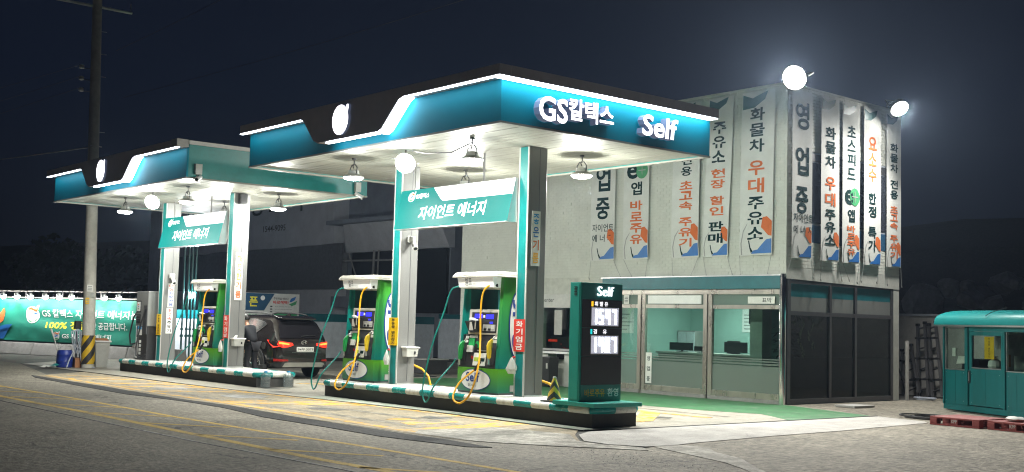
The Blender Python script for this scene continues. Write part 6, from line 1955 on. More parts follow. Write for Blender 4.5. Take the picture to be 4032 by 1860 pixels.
for i in range(8):
    for j in range(3):
        mb.f.append((i * 4 + j, i * 4 + j + 1, i * 4 + j + 5, i * 4 + j + 4)); mb.m.append(0 if i < 4 else 1)
tag(mb.build('crumpled_sack', ['paper', 'teal_trim']), 'crumpled white and green sack on the ground in front of the blue drum', 'sack')

# ================================================================== GREEN BANNER FENCE ON THE LEFT
FA = math.atan2(2.57, 7.1)
FO = Vector((-33.6, 2.43, 0)); FU = Vector((math.cos(FA), math.sin(FA), 0)); FN = Vector((math.sin(FA), -math.cos(FA), 0))
fpt = lambda s_, z, d=0.0: FO + FU * s_ + Z * z + FN * d
t = thing('concrete_barrier', 'long low concrete barrier under the green banner', 'barrier', tuple(fpt(3, 0)))
for i in range(7):
    a, b = -8 + i * 2.5, -8 + i * 2.5 + 2.47
    MB().hexa([fpt(a, 0, 0.20), fpt(b, 0, 0.20), fpt(b, 0, -0.35), fpt(a, 0, -0.35)], [fpt(a, 0.44, 0.06), fpt(b, 0.44, 0.06), fpt(b, 0.44, -0.22), fpt(a, 0.44, -0.22)]).build('barrier_block', 'concrete', t, bevel=0.015)
t = thing('long_banner', 'long green cloth banner with emblem and white and yellow writing behind the utility pole', 'banner', tuple(fpt(3, 0.5)))
for i in range(8):
    MB().tube([fpt(-7 + i * 2.05, 0.44, -0.10), fpt(-7 + i * 2.05, 2.38, -0.10)], 0.03, 6).build('upright', 'steel_dark', t)
for z in (2.12, 2.36, 0.70):
    MB().tube([fpt(-7.2, z, -0.06), fpt(7.5, z, -0.06)], 0.022, 6).build('rail', 'wall_grey', t)
def bo(s_, z):
    return 0.02 + 0.045 * math.sin(z * 7 + s_ * 0.7) * (0.4 + 0.6 * noise.noise(Vector((s_ * 0.5, z, 1)))) + 0.03 * noise.noise(Vector((s_ * 1.3, z * 2.5, 4)))
mb = MB()
for j in range(25):
    for i in range(71):
        s_, z = -7.0 + 14.4 * i / 70, 0.50 + 1.56 * j / 24
        if i in (0, 70): z = 0.5 + 1.56 * (j / 24) * 0.98
        mb.v.append(tuple(fpt(s_, z, bo(s_, z))))
for j in range(24):
    for i in range(70):
        a = j * 71 + i
        mb.f.append((a, a + 1, a + 72, a + 71)); mb.m.append(0)
mb.build('cloth', 'banner_green', t, smooth=True)
mb = MB()
mb.text('GS 칼텍스 자이언트 에너지는', (2.30, 0, 1.40), X, Z, 5.05, 0.30, B2, 0)
mb.text('100% 정품', (2.55, 0, 0.98), X, Z, 2.35, 0.29, B3, 1)
mb.text('만 공급합니다.', (5.0, 0, 1.00), X, Z, 1.85, 0.27, B2, 0)
mb.text('GS 자이언트에너지', (3.50, 0, 0.64), X, Z, 2.55, 0.20, B2, 0)
mm = MB()
emblem(mm, (1.78, 0, 1.50), X, Z, 0.78, 0.68, (0, 2, 3, 4), 0.0)
emblem(mm, (3.18, 0, 0.74), X, Z, 0.38, 0.32, (0, 2, 3, 4), 0.0)
# pale inner of the emblem's leaf and the big swoosh at the left edge
def fan(poly, mi):
    f = []
    for (a, b), (c, d) in zip(poly, poly[1:] + poly[:1]):
        for k in range(4): f.append((a + (c - a) * k / 4, 0, b + (d - b) * k / 4))
    mm.face(f, mi)
fan([(-1.95, 1.35), (-0.95, 1.28), (-0.15, 1.45), (0.15, 1.72), (0.23, 1.55), (0.17, 1.25), (-0.15, 1.02), (-0.85, 0.92), (-1.95, 1.05)], 2)
fan([(-1.95, 0.55), (0.20, 0.55), (0.40, 0.85), (0.70, 1.10), (0.25, 1.08), (-0.25, 0.95), (-0.95, 0.85), (-1.95, 0.9)], 3)
k0 = len(mb.v)
mb.v += mm.v; mb.f += [tuple(q + k0 for q in f) for f in mm.f]; mb.m += mm.m
def onb(p):
    lay = 0.012 if p.y == 0 else 0.012
    return fpt(p.x, p.z, bo(p.x, p.z) + lay)
# keep the emblem layers apart
nv = {}
for f, mi in zip(mb.f, mb.m):
    for q in f: nv[q] = {0: 0.012, 1: 0.012, 2: 0.020, 3: 0.020, 4: 0.020}[mi]
mb.v = [tuple(fpt(p[0], p[2], bo(p[0], p[2]) + nv.get(i, 0.012))) for i, p in enumerate(mb.v)]
mb.build('lettering', ['ink_white', 'ink_yellow', 'ink_orange', 'ink_blue', 'ink_green'], t)
WORD = ['first', 'second', 'third', 'fourth', 'fifth', 'sixth', 'seventh', 'eighth', 'ninth', 'tenth']
sp0 = None
for i, px_ in enumerate((4, 50, 107, 162, 222, 277, 326, 390, 450, 503)):
    s_ = 0.7 + (px_ - 60) / 440 * 6.03
    p = fpt(s_, 2.20, 0.42)
    if sp0 is None:
        t = thing('banner_spotlight', 'tenth spotlight counting from the grey pump along the green banner', 'spotlight', tuple(p), FA, 'spotlights along the green banner')
        MB().tube([(0, 0.48, 0.16), (0, 0.2, 0.18), (0, 0.02, 0.06)], 0.014, 6).build('arm', 'steel_dark', t, local=True)
        mb = MB().lathe([(0.03, -0.10), (0.07, -0.08), (0.085, 0.0), (0.09, 0.03)], (0, 0, 0), 14)
        q = Vector((0, 0.30, -0.95)).normalized().to_track_quat('Z', 'Y')
        mb.warp(lambda v: q @ v); mb.build('housing', 'alu', t, smooth=True, local=True)
        mb = MB().lathe([(0.088, 0.02), (0.095, 0.06), (0.085, 0.11), (0.05, 0.145), (0.01, 0.155)], (0, 0, 0), 14)
        mb.warp(lambda v: q @ v); mb.build('lens', 'flood_glow', t, smooth=True, local=True)
        sp0 = t
    else:
        dup(sp0, tuple(p), FA, '%s spotlight counting from the grey pump along the green banner' % WORD[9 - i])
    light('SPOT', 'bulb', tuple(p - FN * 0.08 - Z * 0.20), SPOT_W, None, (0.93, 0.97, 1.0), 0.06, target=tuple(fpt(s_, 1.3, 0.0)), spot=R(120), blend=0.9)

# ================================================================== BOUNDARY WALLS BEHIND THE LOT
def panel_wall(name, label, a, b, n, z1, z2, nrm):
    a, b, nrm = Vector(a), Vector(b), Vector(nrm)
    t = thing(name, label, 'wall', tuple((a + b) / 2), 0, 'panel walls behind the station')
    u = (b - a) / n
    MB().hexa([a - nrm * 0.12, b - nrm * 0.12, b + nrm * 0.10, a + nrm * 0.10], [a - nrm * 0.12 + Z * 0.12, b - nrm * 0.12 + Z * 0.12, b + nrm * 0.10 + Z * 0.12, a + nrm * 0.10 + Z * 0.12]).build('footing', 'plinth', t)
    for i in range(n):
        p, q = a + u * (i + 0.006), a + u * (i + 0.994)
        MB().hexa([p - nrm * 0.05 + Z * 0.121, q - nrm * 0.05 + Z * 0.121, q + nrm * 0.03 + Z * 0.121, p + nrm * 0.03 + Z * 0.121], [p - nrm * 0.05 + Z * z1, q - nrm * 0.05 + Z * z1, q + nrm * 0.03 + Z * z1, p + nrm * 0.03 + Z * z1]).build('wall_panel', 'fence_grey', t)
        MB().hexa([p - nrm * 0.06 + Z * (z1 + .002), q - nrm * 0.06 + Z * (z1 + .002), q + nrm * 0.045 + Z * (z1 + .002), p + nrm * 0.045 + Z * (z1 + .002)], [p - nrm * 0.06 + Z * z2, q - nrm * 0.06 + Z * z2, q + nrm * 0.045 + Z * z2, p + nrm * 0.045 + Z * z2]).build('top_band', 'band_teal', t)
    return t
panel_wall('panel_wall', 'pale panel wall with a dark teal top band, beside the car', (-26.0, 4.6, 0), (-26.0, 17.2, 0), 9, 1.50, 1.80, (1, 0, 0))
panel_wall('panel_wall', 'pale panel wall with a dark teal top band, between the two near pumps', (-25.9, 17.4, 0), (-14.5, 17.4, 0), 8, 1.74, 1.93, (0, -1, 0))
# vent pipes rising by the wall
vp = None
for i, y in enumerate((5.92, 6.09, 6.22, 6.36)):
    x = -25.3
    if vp is None:
        vp = thing('vent_pipe', 'thin teal vent pipe closest to the grey pump, first of four', 'pipe', (x, y, 0), 0, 'teal vent pipes behind the far pump')
        MB().tube([(0, 0, 0.0), (0, 0, 4.0), (0, 0.06, 4.6), (0, 0.06, 7.4)], 0.035, 8).build('riser', 'teal_dark', vp, local=True)
        MB().lathe([(0.06, 0.86), (0.06, 0.94)], (0, 0, 0), 10).build('flange', 'teal_dark', vp, local=True)
        MB().lathe([(0.055, 1.10), (0.055, 1.16)], (0, 0, 0), 10).build('flange', 'teal_dark', vp, local=True)
    else:
        dup(vp, (x, y, 0), 0, 'thin teal vent pipe, %s of four behind the far pump' % ['second', 'third', 'rightmost'][i - 1])
t = thing('yard_light', 'small bright round lamp by the vent pipes above the wall', 'lamp', (-25.6, 6.33, 1.8))
MB().tube([(-25.8, 6.33, 1.8), (-25.75, 6.33, 2.22), (-25.66, 6.33, 2.30)], 0.02, 6).build('stem', 'steel_dark', t)
MB().lathe([(0.03, -0.06), (0.11, -0.03), (0.12, 0.01)], (-25.60, 6.33, 2.31), 14, axis='x').build('housing', 'white_panel', t, smooth=True)
MB().lathe([(0.115, 0.012), (0.08, 0.04), (0.01, 0.05)], (-25.60, 6.33, 2.31), 14, axis='x').build('lens', 'lamp_glow', t, smooth=True)
light('POINT', 'bulb', (-25.3, 6.33, 2.31), 620.0, None, (0.95, 0.98, 1.0), 0.1)
# advertising banner on the wall behind the car
t = thing('advert_banner', 'printed advert banner with a yellow syllable on blue, above the car roof', 'banner', (-25.85, 9.7, 1.5))
ax_ = -25.86
ap = lambda y, z, d=0: (ax_ + d, y, z)
MB().box(ax_ - 0.02, ax_, 8.10, 10.80, 1.32, 2.50).build('sheet', 'cloth_white', t)
mb = MB()
mb.face([ap(8.10, 1.86, .004), ap(8.72 + 0.62, 1.86, .004), ap(9.75, 2.49, .004), ap(8.10, 2.49, .004)], 0)
mb.face([ap(9.62, 1.50, .004), ap(10.72, 1.50, .004), ap(10.72, 1.76, .004), ap(9.78, 1.76, .004)], 1)
mb.text('픈' if ('픈', B3) in _GL else '오픈', (ax_ + 0.006, 8.72, 2.00), Y, Z, 0.36, 0.36, B3, 2)
mb.text('주유하실 때마다', (ax_ + 0.006, 9.72, 2.27), Y, Z, 0.62, 0.09, B2, 3)
mb.text('바로혜택!', (ax_ + 0.006, 9.70, 2.11), Y, Z, 0.64, 0.13, B3, 4)
mb.text('출시전', (ax_ + 0.006, 8.72, 1.62), Y, Z, 0.34, 0.12, B2, 1)
for k, s_ in enumerate(('포인트 적립과 할인 쿠폰 바로 사용', '앱으로 간편하게 결제하세요', '전국 주유소에서 이용 가능합니다')):
    mb.text(s_, (ax_ + 0.006, 9.78, 2.005 - 0.10 * k), Y, Z, 0.72, 0.03, B1, 3)
    cz = 2.02 - 0.10 * k
    mb.face([ap(9.63 + 0.055 * math.cos(a), cz + 0.022 * math.sin(a), .006) for a in [2 * PI * i / 14 for i in range(14)]], 3)
mb.face([ap(9.27 + 0.09 * math.cos(a), 2.32 + 0.09 * math.sin(a), .006) for a in [2 * PI * i / 18 for i in range(18)]], 6)
mb.face([ap(10.38, 2.20, .006), ap(10.44, 2.33, .006), ap(10.66, 2.42, .006), ap(10.60, 2.28, .006), ap(10.46, 2.20, .006)], 5)
mb.face([ap(10.36, 2.12, .006), ap(10.50, 2.17, .006), ap(10.70, 2.26, .006), ap(10.66, 2.12, .006), ap(10.48, 2.05, .006)], 1)
mb.text('주유하실 때마다 혜택', (ax_ + 0.006, 9.86, 1.58), Y, Z, 0.74, 0.10, B2, 6)
mb.build('lettering', ['vinyl_blue', 'ink_green', 'ink_yellow', 'ink_black', 'ink_red', 'ink_blue', 'ink_white'], t)
mb = MB()
mb.tube([ap(8.1, 1.3, -0.04), ap(8.1, 2.55, -0.04)], 0.025, 6); mb.tube([ap(10.8, 1.3, -0.04), ap(10.8, 2.55, -0.04)], 0.025, 6)
mb.build('banner_pole', 'steel_dark', t)

# ================================================================== DARK BUILDING BEHIND
t = thing('dark_building', 'unlit grey building with painted black letters, half covered by a dark tarpaulin', 'building', (-42, 20, 0))
MB().hexa([(-62, 20.0, 0), (-38.3, 20.0, 0), (-38.3, 30, 0), (-62, 30, 0)], [(-62, 20.0, 8.6), (-38.9, 20.0, 8.6), (-38.9, 30, 8.6), (-62, 30, 8.6)]).build('wall', 'dark_wall_light', t)
MB().box(-38.29, -29.5, 20.6, 30, 0, 9.0).build('wall', 'dark_wall', t)
MB().box(-38.2, -29.0, 19.2, 20.59, 6.35, 6.55).build('eave', 'dark_wall', t)
MB().hexa([(-38.0, 20.3, 5.0), (-29.2, 20.3, 5.0), (-29.2, 20.59, 5.0), (-38.0, 20.59, 5.0)], [(-37.2, 19.6, 6.34), (-29.2, 19.6, 6.34), (-29.2, 20.59, 6.34), (-37.2, 20.59, 6.34)]).build('shutter', 'dark_wall_light', t)
MB().box(-37.6, -29.6, 20.45, 20.599, 2.0, 4.99).build('opening', 'ink_black', t)
for a, b, r_ in (((-36.9, 19.8, 4.9), (-35.4, 19.8, 2.6), 0.04), ((-37.3, 19.8, 4.55), (-31, 19.8, 4.45), 0.05), ((-34.6, 19.8, 5.0), (-34.7, 19.8, 2.7), 0.06), ((-34.2, 19.8, 5.0), (-34.3, 19.8, 2.7), 0.04)):
    MB().tube([a, b], r_, 6).build('scaffold_bar', 'wall_grey', t)
MB().box(-34.4, -32.6, 19.5, 19.56, 2.6, 3.3).build('leaning_board', 'dark_wall_light', t)
MB().box(-37.8, -34.0, 19.4, 19.5, 2.2, 2.75).build('leaning_board', 'dark_wall', t)
mb = MB()
n, k = 50, 16
for j in range(k + 1):
    for i in range(n + 1):
        u = i / n
        x = -60 + 22.5 * u
        zt_ = 5.45 + 0.10 * noise.noise(Vector((u * 9, 0, 0))) - 0.15 * (1 - u)
        z = 3.12 + (zt_ - 3.12) * j / k
        mb.v.append((x, 19.88 - 0.10 * abs(math.sin(u * 31 + 2 * noise.noise(Vector((u * 12, z * 0.4, 0))))) , z))
for j in range(k):
    for i in range(n):
        a = j * (n + 1) + i
        mb.f.append((a, a + 1, a + n + 2, a + n + 1)); mb.m.append(0)
mb.build('tarpaulin', 'tarp', t, smooth=True)
mb = MB()
mb.text('폴 딩 도 어', (-50.2, 19.985, 7.35), X, Z, 8.2, 1.25, B3, 0)
mb.text('1544-9095', (-46.3, 19.985, 6.38), X, Z, 2.55, 0.34, B2, 0)
mb.build('lettering', 'ink_black', t)
# small white things on the dark slope at the far left
def treeblob(name, x, y, h, r_, seed, label):
    rnd = random.Random(seed)
    t = thing(name, label, 'tree', (x, y, 0), 0, 'dark trees behind the green banner')
    MB().tube([(x, y, -0.2), (x + 0.1, y, h * 0.35), (x, y + 0.1, h * 0.7)], [0.22, 0.16, 0.06], 8).build('trunk', 'bark', t)
    mb = MB()
    for i in range(1100):
        d = Vector((rnd.gauss(0, 1), rnd.gauss(0, 1), rnd.gauss(0, 0.8)))
        d = d.normalized() * r_ * (0.35 + 0.65 * rnd.random() ** 0.5)
        c = Vector((x, y, h * 0.62)) + Vector((d.x, d.y, d.z * 0.85))
        c += 0.3 * r_ * Vector((noise.noise(c * 0.5), noise.noise(c * 0.5 + Vector((9, 0, 0))), 0))
        s_ = rnd.uniform(0.16, 0.38)
        u = Vector((rnd.gauss(0, 1), rnd.gauss(0, 1), rnd.gauss(0, 1))).normalized(); v = u.orthogonal().normalized()
        mb.face([c + u * s_, c + v * s_ * 0.6, c - u * s_, c - v * s_ * 0.6])
    mb.build('crown', 'tree_dark', t)
for i, (x, y, h, r_, lab) in enumerate(((-78, 10, 8.5, 3.4, 'biggest dark tree above the green banner'), (-74, 18, 7.6, 3.0, 'dark tree between the picture edge and the utility pole'), (-66, 20, 6.6, 2.6, 'lower dark tree close beside the utility pole'), (-62, 25, 7.0, 2.9, 'dark tree seen between the pole and the far canopy'))):
    treeblob('tree', x, y, h, r_, 40 + i, lab)
far = thing('far_shed', 'dim low shed with three pale window panes at the far left', 'shed', (-62, 5.4, 0))
su = Vector((0.62, 0.78, 0))
so = lambda a, z, d=0: Vector((-63, 3.6, 0)) + su * a + Z * z + Vector((0.78, -0.62, 0)) * d
MB().hexa([so(-3, 0), so(4.5, 0), so(4.5, 0, -3), so(-3, 0, -3)], [so(-3, 4.6), so(4.5, 4.4), so(4.5, 4.4, -3), so(-3, 4.6, -3)]).build('wall', 'tarp', far)
for a, b in ((0.1, 0.95), (1.25, 2.0), (2.3, 2.8)):
    MB().hexa([so(a, 3.15, .02), so(b, 3.15, .02), so(b, 3.15, -.05), so(a, 3.15, -.05)], [so(a, 3.75, .02), so(b, 3.75, .02), so(b, 3.75, -.05), so(a, 3.75, -.05)]).build('window_pane', 'wall_white', far)

# ================================================================== RIGHT SIDE: BOOTH, PALLETS, LADDERS, REAR WALL
BA = -0.437
BO = Vector((-0.56, 12.34, 0.0)); BU = Vector((math.cos(BA), math.sin(BA), 0)); BN = Vector((math.sin(BA), -math.cos(BA), 0))
t = thing('kiosk_booth', 'teal sheet metal attendant booth with a curved roof and sliding door', 'booth', tuple(BO), BA)
K = dict(local=True)
BLN, BD = 3.3, 1.5       # local x along the front, y backwards, front face at y = 0
MB().box(0, BLN, 0.02, BD, 0.02, 0.14).build('floor_frame', 'booth_teal', t, **K)
def pane_wall(x0, x1, zs, z1, y=0.03):
    MB().box(x0, x1, y, y + 0.04, 0.141, zs).build('lower_panel', 'booth_teal', t, bevel=0.004, **K)
    MB().box(x0, x1, y - 0.006, y + 0.046, zs + 0.0005, zs + 0.022).build('window_sill', 'alu', t, **K)
    MB().box(x0 + 0.025, x1 - 0.025, y + 0.015, y + 0.021, zs + 0.023, z1 - 0.025).build('glass_pane', 'glass_booth', t, **K)
    mb = MB()
    mb.box(x0, x0 + 0.0245, y, y + 0.04, zs + 0.023, z1); mb.box(x1 - 0.0245, x1, y, y + 0.04, zs + 0.023, z1)
    mb.box(x0 + 0.025, x1 - 0.025, y, y + 0.04, z1 - 0.0245, z1)
    mb.build('window_frame', 'alu', t, **K)
MB().box(0.0, 0.04, 0.0, 0.10, 0.141, 1.80).build('corner_post', 'booth_teal', t, **K)
pane_wall(0.045, 0.76, 0.87, 1.79)
MB().box(0.765, 0.86, -0.01, 0.10, 0.141, 1.80).build('door_post', 'booth_teal', t, **K)
MB().box(0.86, 0.90, 0.08, 0.12, 0.15, 1.80).build('door_gap', 'ink_black', t, **K)
d = MB().box(0.905, 1.97, 0.0, 0.028, 0.16, 0.93).build('sliding_door', 'booth_teal', t, bevel=0.004, **K)
mb = MB()
mb.box(0.905, 0.99, 0.0, 0.028, 0.9305, 1.70); mb.box(1.92, 1.97, 0.0, 0.028, 0.9305, 1.70); mb.box(0.9905, 1.9195, 0.0, 0.028, 1.62, 1.70)
mb.build('door_frame', 'booth_teal', d, **K)
MB().box(0.9905, 1.9195, 0.010, 0.016, 0.955, 1.6195).build('glass_pane', 'glass_booth', d, **K)
MB().box(0.9905, 1.9195, -0.004, 0.03, 0.9305, 0.954).build('sill_trim', 'alu', d, **K)
MB().box(0.915, 0.955, -0.035, -0.001, 0.62, 0.88).build('handle', 'steel_dark', d, bevel=0.006, **K)
MB().box(0.925, 0.945, -0.040, -0.036, 0.66, 0.84).build('handle_grip', 'alu', d, **K)
sg = MB().box(1.38, 1.68, 0.018, 0.021, 1.14, 1.60).build('door_notice', 'sign_yellow', d, **K)
mb = MB()
for i, c in enumerate('주유중'):
    mb.text(c, (1.50, 0.0165, 1.53 - i * 0.058), X, Z, 0.06, 0.048, B2)
for i, c in enumerate('엔진정지'):
    mb.text(c if (c, B2) in _GL else '중', (1.50, 0.0165, 1.33 - i * 0.055), X, Z, 0.06, 0.046, B2)
mb.build('notice_lettering', 'ink_black', d, **K)
MB().box(1.975, 2.03, 0.0, 0.09, 0.141, 1.80).build('door_post', 'booth_teal', t, **K)
pane_wall(2.035, 3.25, 0.90, 1.74)
MB().box(0.905, BLN, -0.01, 0.10, 1.705, 1.80).build('door_track', 'booth_teal', t, **K)
MB().box(0, 0.04, 0.101, BD, 0.141, 0.87).build('end_panel', 'booth_teal', t, **K)
MB().box(0.01, 0.016, 0.11, BD - 0.05, 0.87, 1.79).build('glass_pane', 'glass_booth', t, **K)
MB().box(0, 0.04, BD - 0.05, BD, 0.871, 1.80).build('corner_post', 'booth_teal', t, **K)
MB().box(0.041, BLN, BD - 0.04, BD, 0.141, 1.80).build('rear_wall', 'booth_teal', t, **K)
MB().box(0.045, BLN, BD - 0.065, BD - 0.0405, 0.145, 1.76).build('brightening_lining', 'wall_white', t, **K)  # added pale sheet so the booth interior shows lighter through the glass
MB().box(0.05, BLN, 0.11, BD - 0.07, 1.77, 1.79).build('ceiling', 'teal_dark', t, **K)
mb = MB()
arc = []
for k in range(15):
    a = PI * k / 14
    arc.append((-0.13 + (BD + 0.26) * (1 - math.cos(a)) / 2, 1.825 + 0.34 * max(0.0, math.sin(a)) ** 0.62))
poly = arc + [(BD + 0.13, 1.81), (-0.13, 1.81)]
mb.prism([(p[0], p[1]) for p in poly], (-0.14, 0, 0), Y, Z, (BLN + 0.4, 0, 0))
mb.build('roof', 'booth_roof', t, smooth=True, **K)
MB().box(-0.15, BLN + 0.27, -0.15, -0.131, 1.80, 1.835).build('eave_trim', 'alu', t, **K)
mb = MB()
mb.tube([(1.55, -0.10, 2.02), (1.62, 0.02, 2.11), (1.80, 0.25, 2.21)], 0.008, 5); mb.build('roof_cable', 'ink_black', t, **K)
for x in (0.40, 1.44, 2.35, 2.9):
    MB().box(x, x + 0.006, -0.003 if 0.9 < x < 1.97 else 0.027, 0.001 if 0.9 < x < 1.97 else 0.0295, 0.17, 0.86).build('panel_seam', 'teal_dark', t, **K)
for x in (0.08, 0.68, 0.98, 1.88, 2.1, 2.7):
    for z in (0.22, 0.82):
        MB().lathe([(0.008, 0), (0.006, 0.004)], (x, 0.026 if not 0.9 < x < 1.97 else -0.004, z), 6, axis='y').build('rivet', 'alu', t, **K)
# things inside the booth
MB().box(0.25, 0.85, 0.30, 0.75, 0.14, 1.12).build('inner_cabinet', 'dark_panel', t, **K)
MB().hexa([(0.36, 0.08, 1.00), (0.74, 0.08, 1.03), (0.74, 0.22, 1.03), (0.36, 0.22, 1.00)], [(0.40, 0.10, 1.17), (0.76, 0.10, 1.17), (0.76, 0.2, 1.17), (0.40, 0.2, 1.17)]).build('clipboard', 'paper', t, **K)
MB().box(0.16, 0.28, 0.12, 0.16, 1.16, 1.34).build('inner_notice', 'paper', t, **K)
MB().box(0.55, 0.9, 0.9, 1.3, 1.2, 1.65).build('inner_box', 'wall_grey', t, **K)
MB().box(1.05, 1.3, 0.5, 0.8, 0.14, 1.35).build('inner_box', 'wall_grey', t, **K)
MB().lathe([(0.10, 0.93), (0.14, 1.0), (0.12, 1.10), (0.03, 1.16), (0.07, 1.20)], (1.52, 0.16, 0), 12).build('inner_bag', 'cloth_white', t, **K)
MB().box(1.75, 1.9, 0.2, 0.25, 1.0, 1.25).build('inner_notice', 'wood_box', t, **K)
for x in (2.3, 2.6):
    MB().box(x, x + 0.12, 0.45, 0.5, 0.95, 1.7).build('inner_post', 'wall_grey', t, **K)

def pallet(loc, rz, label):
    t = thing('pallet', label, 'pallet', loc, rz, 'red plastic pallets by the booth')
    K = dict(local=True)
    Wd, H = 0.96, 0.15
    for i in range(7):
        y = i * (Wd / 7)
        MB().box(0, Wd, y + 0.006, y + Wd / 7 - 0.016, H - 0.03, H).build('deck_slat', 'pallet_red', t, bevel=0.004, **K)
    for x in (0.0, Wd / 2 - 0.07, Wd - 0.14):
        for y in (0.0, Wd / 2 - 0.07, Wd - 0.14):
            MB().box(x, x + 0.14, y, y + 0.14, 0.0255, H - 0.0305).build('block', 'pallet_red', t, bevel=0.008, **K)
    for y in (0.0, Wd / 2 - 0.07, Wd - 0.14):
        MB().box(0, Wd, y, y + 0.14, 0.0, 0.025).build('bottom_runner', 'pallet_red', t, **K)
    mb = MB()
    mb.text('KPP', (Wd / 2 - 0.055, -0.003, 0.055), X, Z, 0.11, 0.055, B3)
    mb.build('lettering', 'wall_grey', t, **K)
    mb = MB().text('KPP', (Wd + 0.003, Wd / 2 - 0.055, 0.055), Y, Z, 0.11, 0.055, B3)
    mb.build('lettering', 'wall_grey', t, **K)
    return t
p0 = pallet((1.64, 8.04, 0.004), R(-2), 'red pallet in front of the booth door')
dup(p0, (2.72, 8.05, 0.004), R(-6), 'red pallet with a small white bag lying on it')
t = thing('bag_of_salt', 'small clear white bag lying on a red pallet', 'bag', (3.1, 8.3, 0.154))
mb = MB().lathe([(0.03, 0.0), (0.12, 0.015), (0.15, 0.05), (0.10, 0.085), (0.02, 0.09)], (0, 0, 0), 14)
mb.warp(lambda p: Vector((p.x * 1.2, p.y, p.z * (1 + 0.3 * noise.noise(p * 14)))))
mb.build('bag_film', 'cloth_white', t, smooth=True, local=True)
t = thing('cable_coil', 'dark cable loops on the ground beside the red pallet', 'cable', (0.9, 9.2, 0))
mb = MB()
for k, (dx, r_) in enumerate(((0, 0.42), (0.08, 0.36), (-0.06, 0.46))):
    mb.tube([(0.95 + dx + r_ * 1.3 * math.cos(a), 9.35 + r_ * math.sin(a), 0.02 + 0.014 * k) for a in [2 * PI * i / 22 for i in range(23)]], 0.016, 6)
mb.build('coil', 'hose_black', t, smooth=True)

# rear wall of the yard and the bank behind it
t = thing('yard_wall', 'grey rendered yard wall behind the ladders', 'wall', (0, 17, 0))
MB().box(-5.6, 16.0, 17.0, 17.25, 0, 2.10).build('wall', 'wall_grey', t)
MB().box(-5.6, 16.0, 16.97, 17.28, 2.101, 2.16).build('coping', 'dark_wall', t)
mb = MB()
nx, ny = 46, 16
for j in range(ny + 1):
    for i in range(nx + 1):
        x, y = -12 + 40 * i / nx, 18.0 + 16 * j / ny
        z = 0.6 + 0.20 * (y - 18) + 0.5 * noise.noise(Vector((x * 0.35, y * 0.35, 0))) + 0.25 * noise.noise(Vector((x * 1.1, y * 1.1, 3)))
        mb.v.append((x, y, z))
for j in range(ny):
    for i in range(nx):
        a = j * (nx + 1) + i
        mb.f.append((a, a + 1, a + nx + 2, a + nx + 1)); mb.m.append(0)
struct('earth_bank', mb, 'soil_dark', smooth=True)
def rock(x, y, z, r_, sq, seed, label):
    rnd = random.Random(seed)
    bm = bmesh.new()
    bmesh.ops.create_icosphere(bm, subdivisions=2, radius=1)
    cuts = [Vector((rnd.gauss(0, 1), rnd.gauss(0, 1), rnd.gauss(0, 1))).normalized() for _ in range(9)]
    for v in bm.verts:
        for c in cuts:
            k = v.co.dot(c) - 0.62
            if k > 0: v.co -= c * k
        v.co = Vector((v.co.x * r_ * sq, v.co.y * r_, v.co.z * r_ * 0.9)) + 0.06 * r_ * Vector((noise.noise(v.co * 3), noise.noise(v.co * 3 + Vector((5, 0, 0))), noise.noise(v.co * 3 + Vector((0, 5, 0)))))
    me = bpy.data.meshes.new('rock'); bm.to_mesh(me); bm.free()
    me.materials.append(M['rock'])
    o = bpy.data.objects.new('rock', me); C.objects.link(o); o.location = (x, y, z)
    tag(o, label, 'rock', 'rocks on the dark bank behind the yard wall')
for i, (x, y, z, r_, q, lab) in enumerate(((-7.9, 24, 2.75, 0.75, 1.2, 'large pointed rock on the dark bank beside the station building'), (-6.95, 24, 3.15, 0.40, 1.5, 'flat rock on the bank, second from the building'), (-6.35, 24, 3.1, 0.36, 1.2, 'upright rock on the bank above the rounded end of the booth roof'),
        (-5.9, 23.4, 2.75, 0.52, 1.1, 'square edged rock close above the booth roof'), (-4.7, 24, 3.28, 0.30, 1.0, 'pale block standing topmost on the bank'), (-4.15, 24.0, 3.25, 0.34, 1.2, 'pale flat faced block beside the topmost block on the bank'),
        (-5.1, 23.2, 2.6, 0.40, 1.4, 'low jagged rock right behind the booth roof'), (-3.9, 23.4, 2.65, 0.35, 1.3, 'low smooth rock behind the booth roof'), (-5.35, 24.6, 3.3, 0.45, 1.4, 'dim rounded rock high on the bank'))):
    rock(x, y, z, r_, q, 11 + i, lab)

def ladder(base, top, w, n, label, m='steel_dark'):
    base, top = Vector(base), Vector(top)
    t = thing('ladder', label, 'ladder', tuple(base), 0, 'ladders leaning on the yard wall')
    ax = (top - base).normalized(); sd = ax.cross(Vector((0, -1, 0))).normalized()
    for s_ in (-1, 1):
        a, b = base + sd * w / 2 * s_, top + sd * w * 0.36 * s_
        MB().hexa([a + Vector((-.03, -.035, 0)), a + Vector((.03, -.035, 0)), a + Vector((.03, .035, 0)), a + Vector((-.03, .035, 0))], [b + Vector((-.03, -.035, 0)), b + Vector((.03, -.035, 0)), b + Vector((.03, .035, 0)), b + Vector((-.03, .035, 0))]).build('stile', m, t)
        MB().box(b.x - .04, b.x + .04, b.y - .045, b.y + .045, b.z, b.z + 0.07).build('end_cap', 'ink_black', t)
    for k in range(n):
        f = (k + 0.7) / n
        c = base.lerp(top, f); ww = w / 2 * (1 - 0.28 * f)
        MB().tube([c - sd * ww, c + sd * ww], 0.022, 6).build('rung', m, t)
        if k % 2:
            MB().box(c.x - ww - 0.05, c.x + ww + 0.05, c.y - 0.06, c.y - 0.04, c.z - 0.03, c.z + 0.02).build('hinge_strap', 'ink_black', t)
    return t
ladder((-3.55, 16.1, 0.02), (-4.20, 16.88, 1.22), 0.42, 5, 'shortest folded ladder leaning on the yard wall')
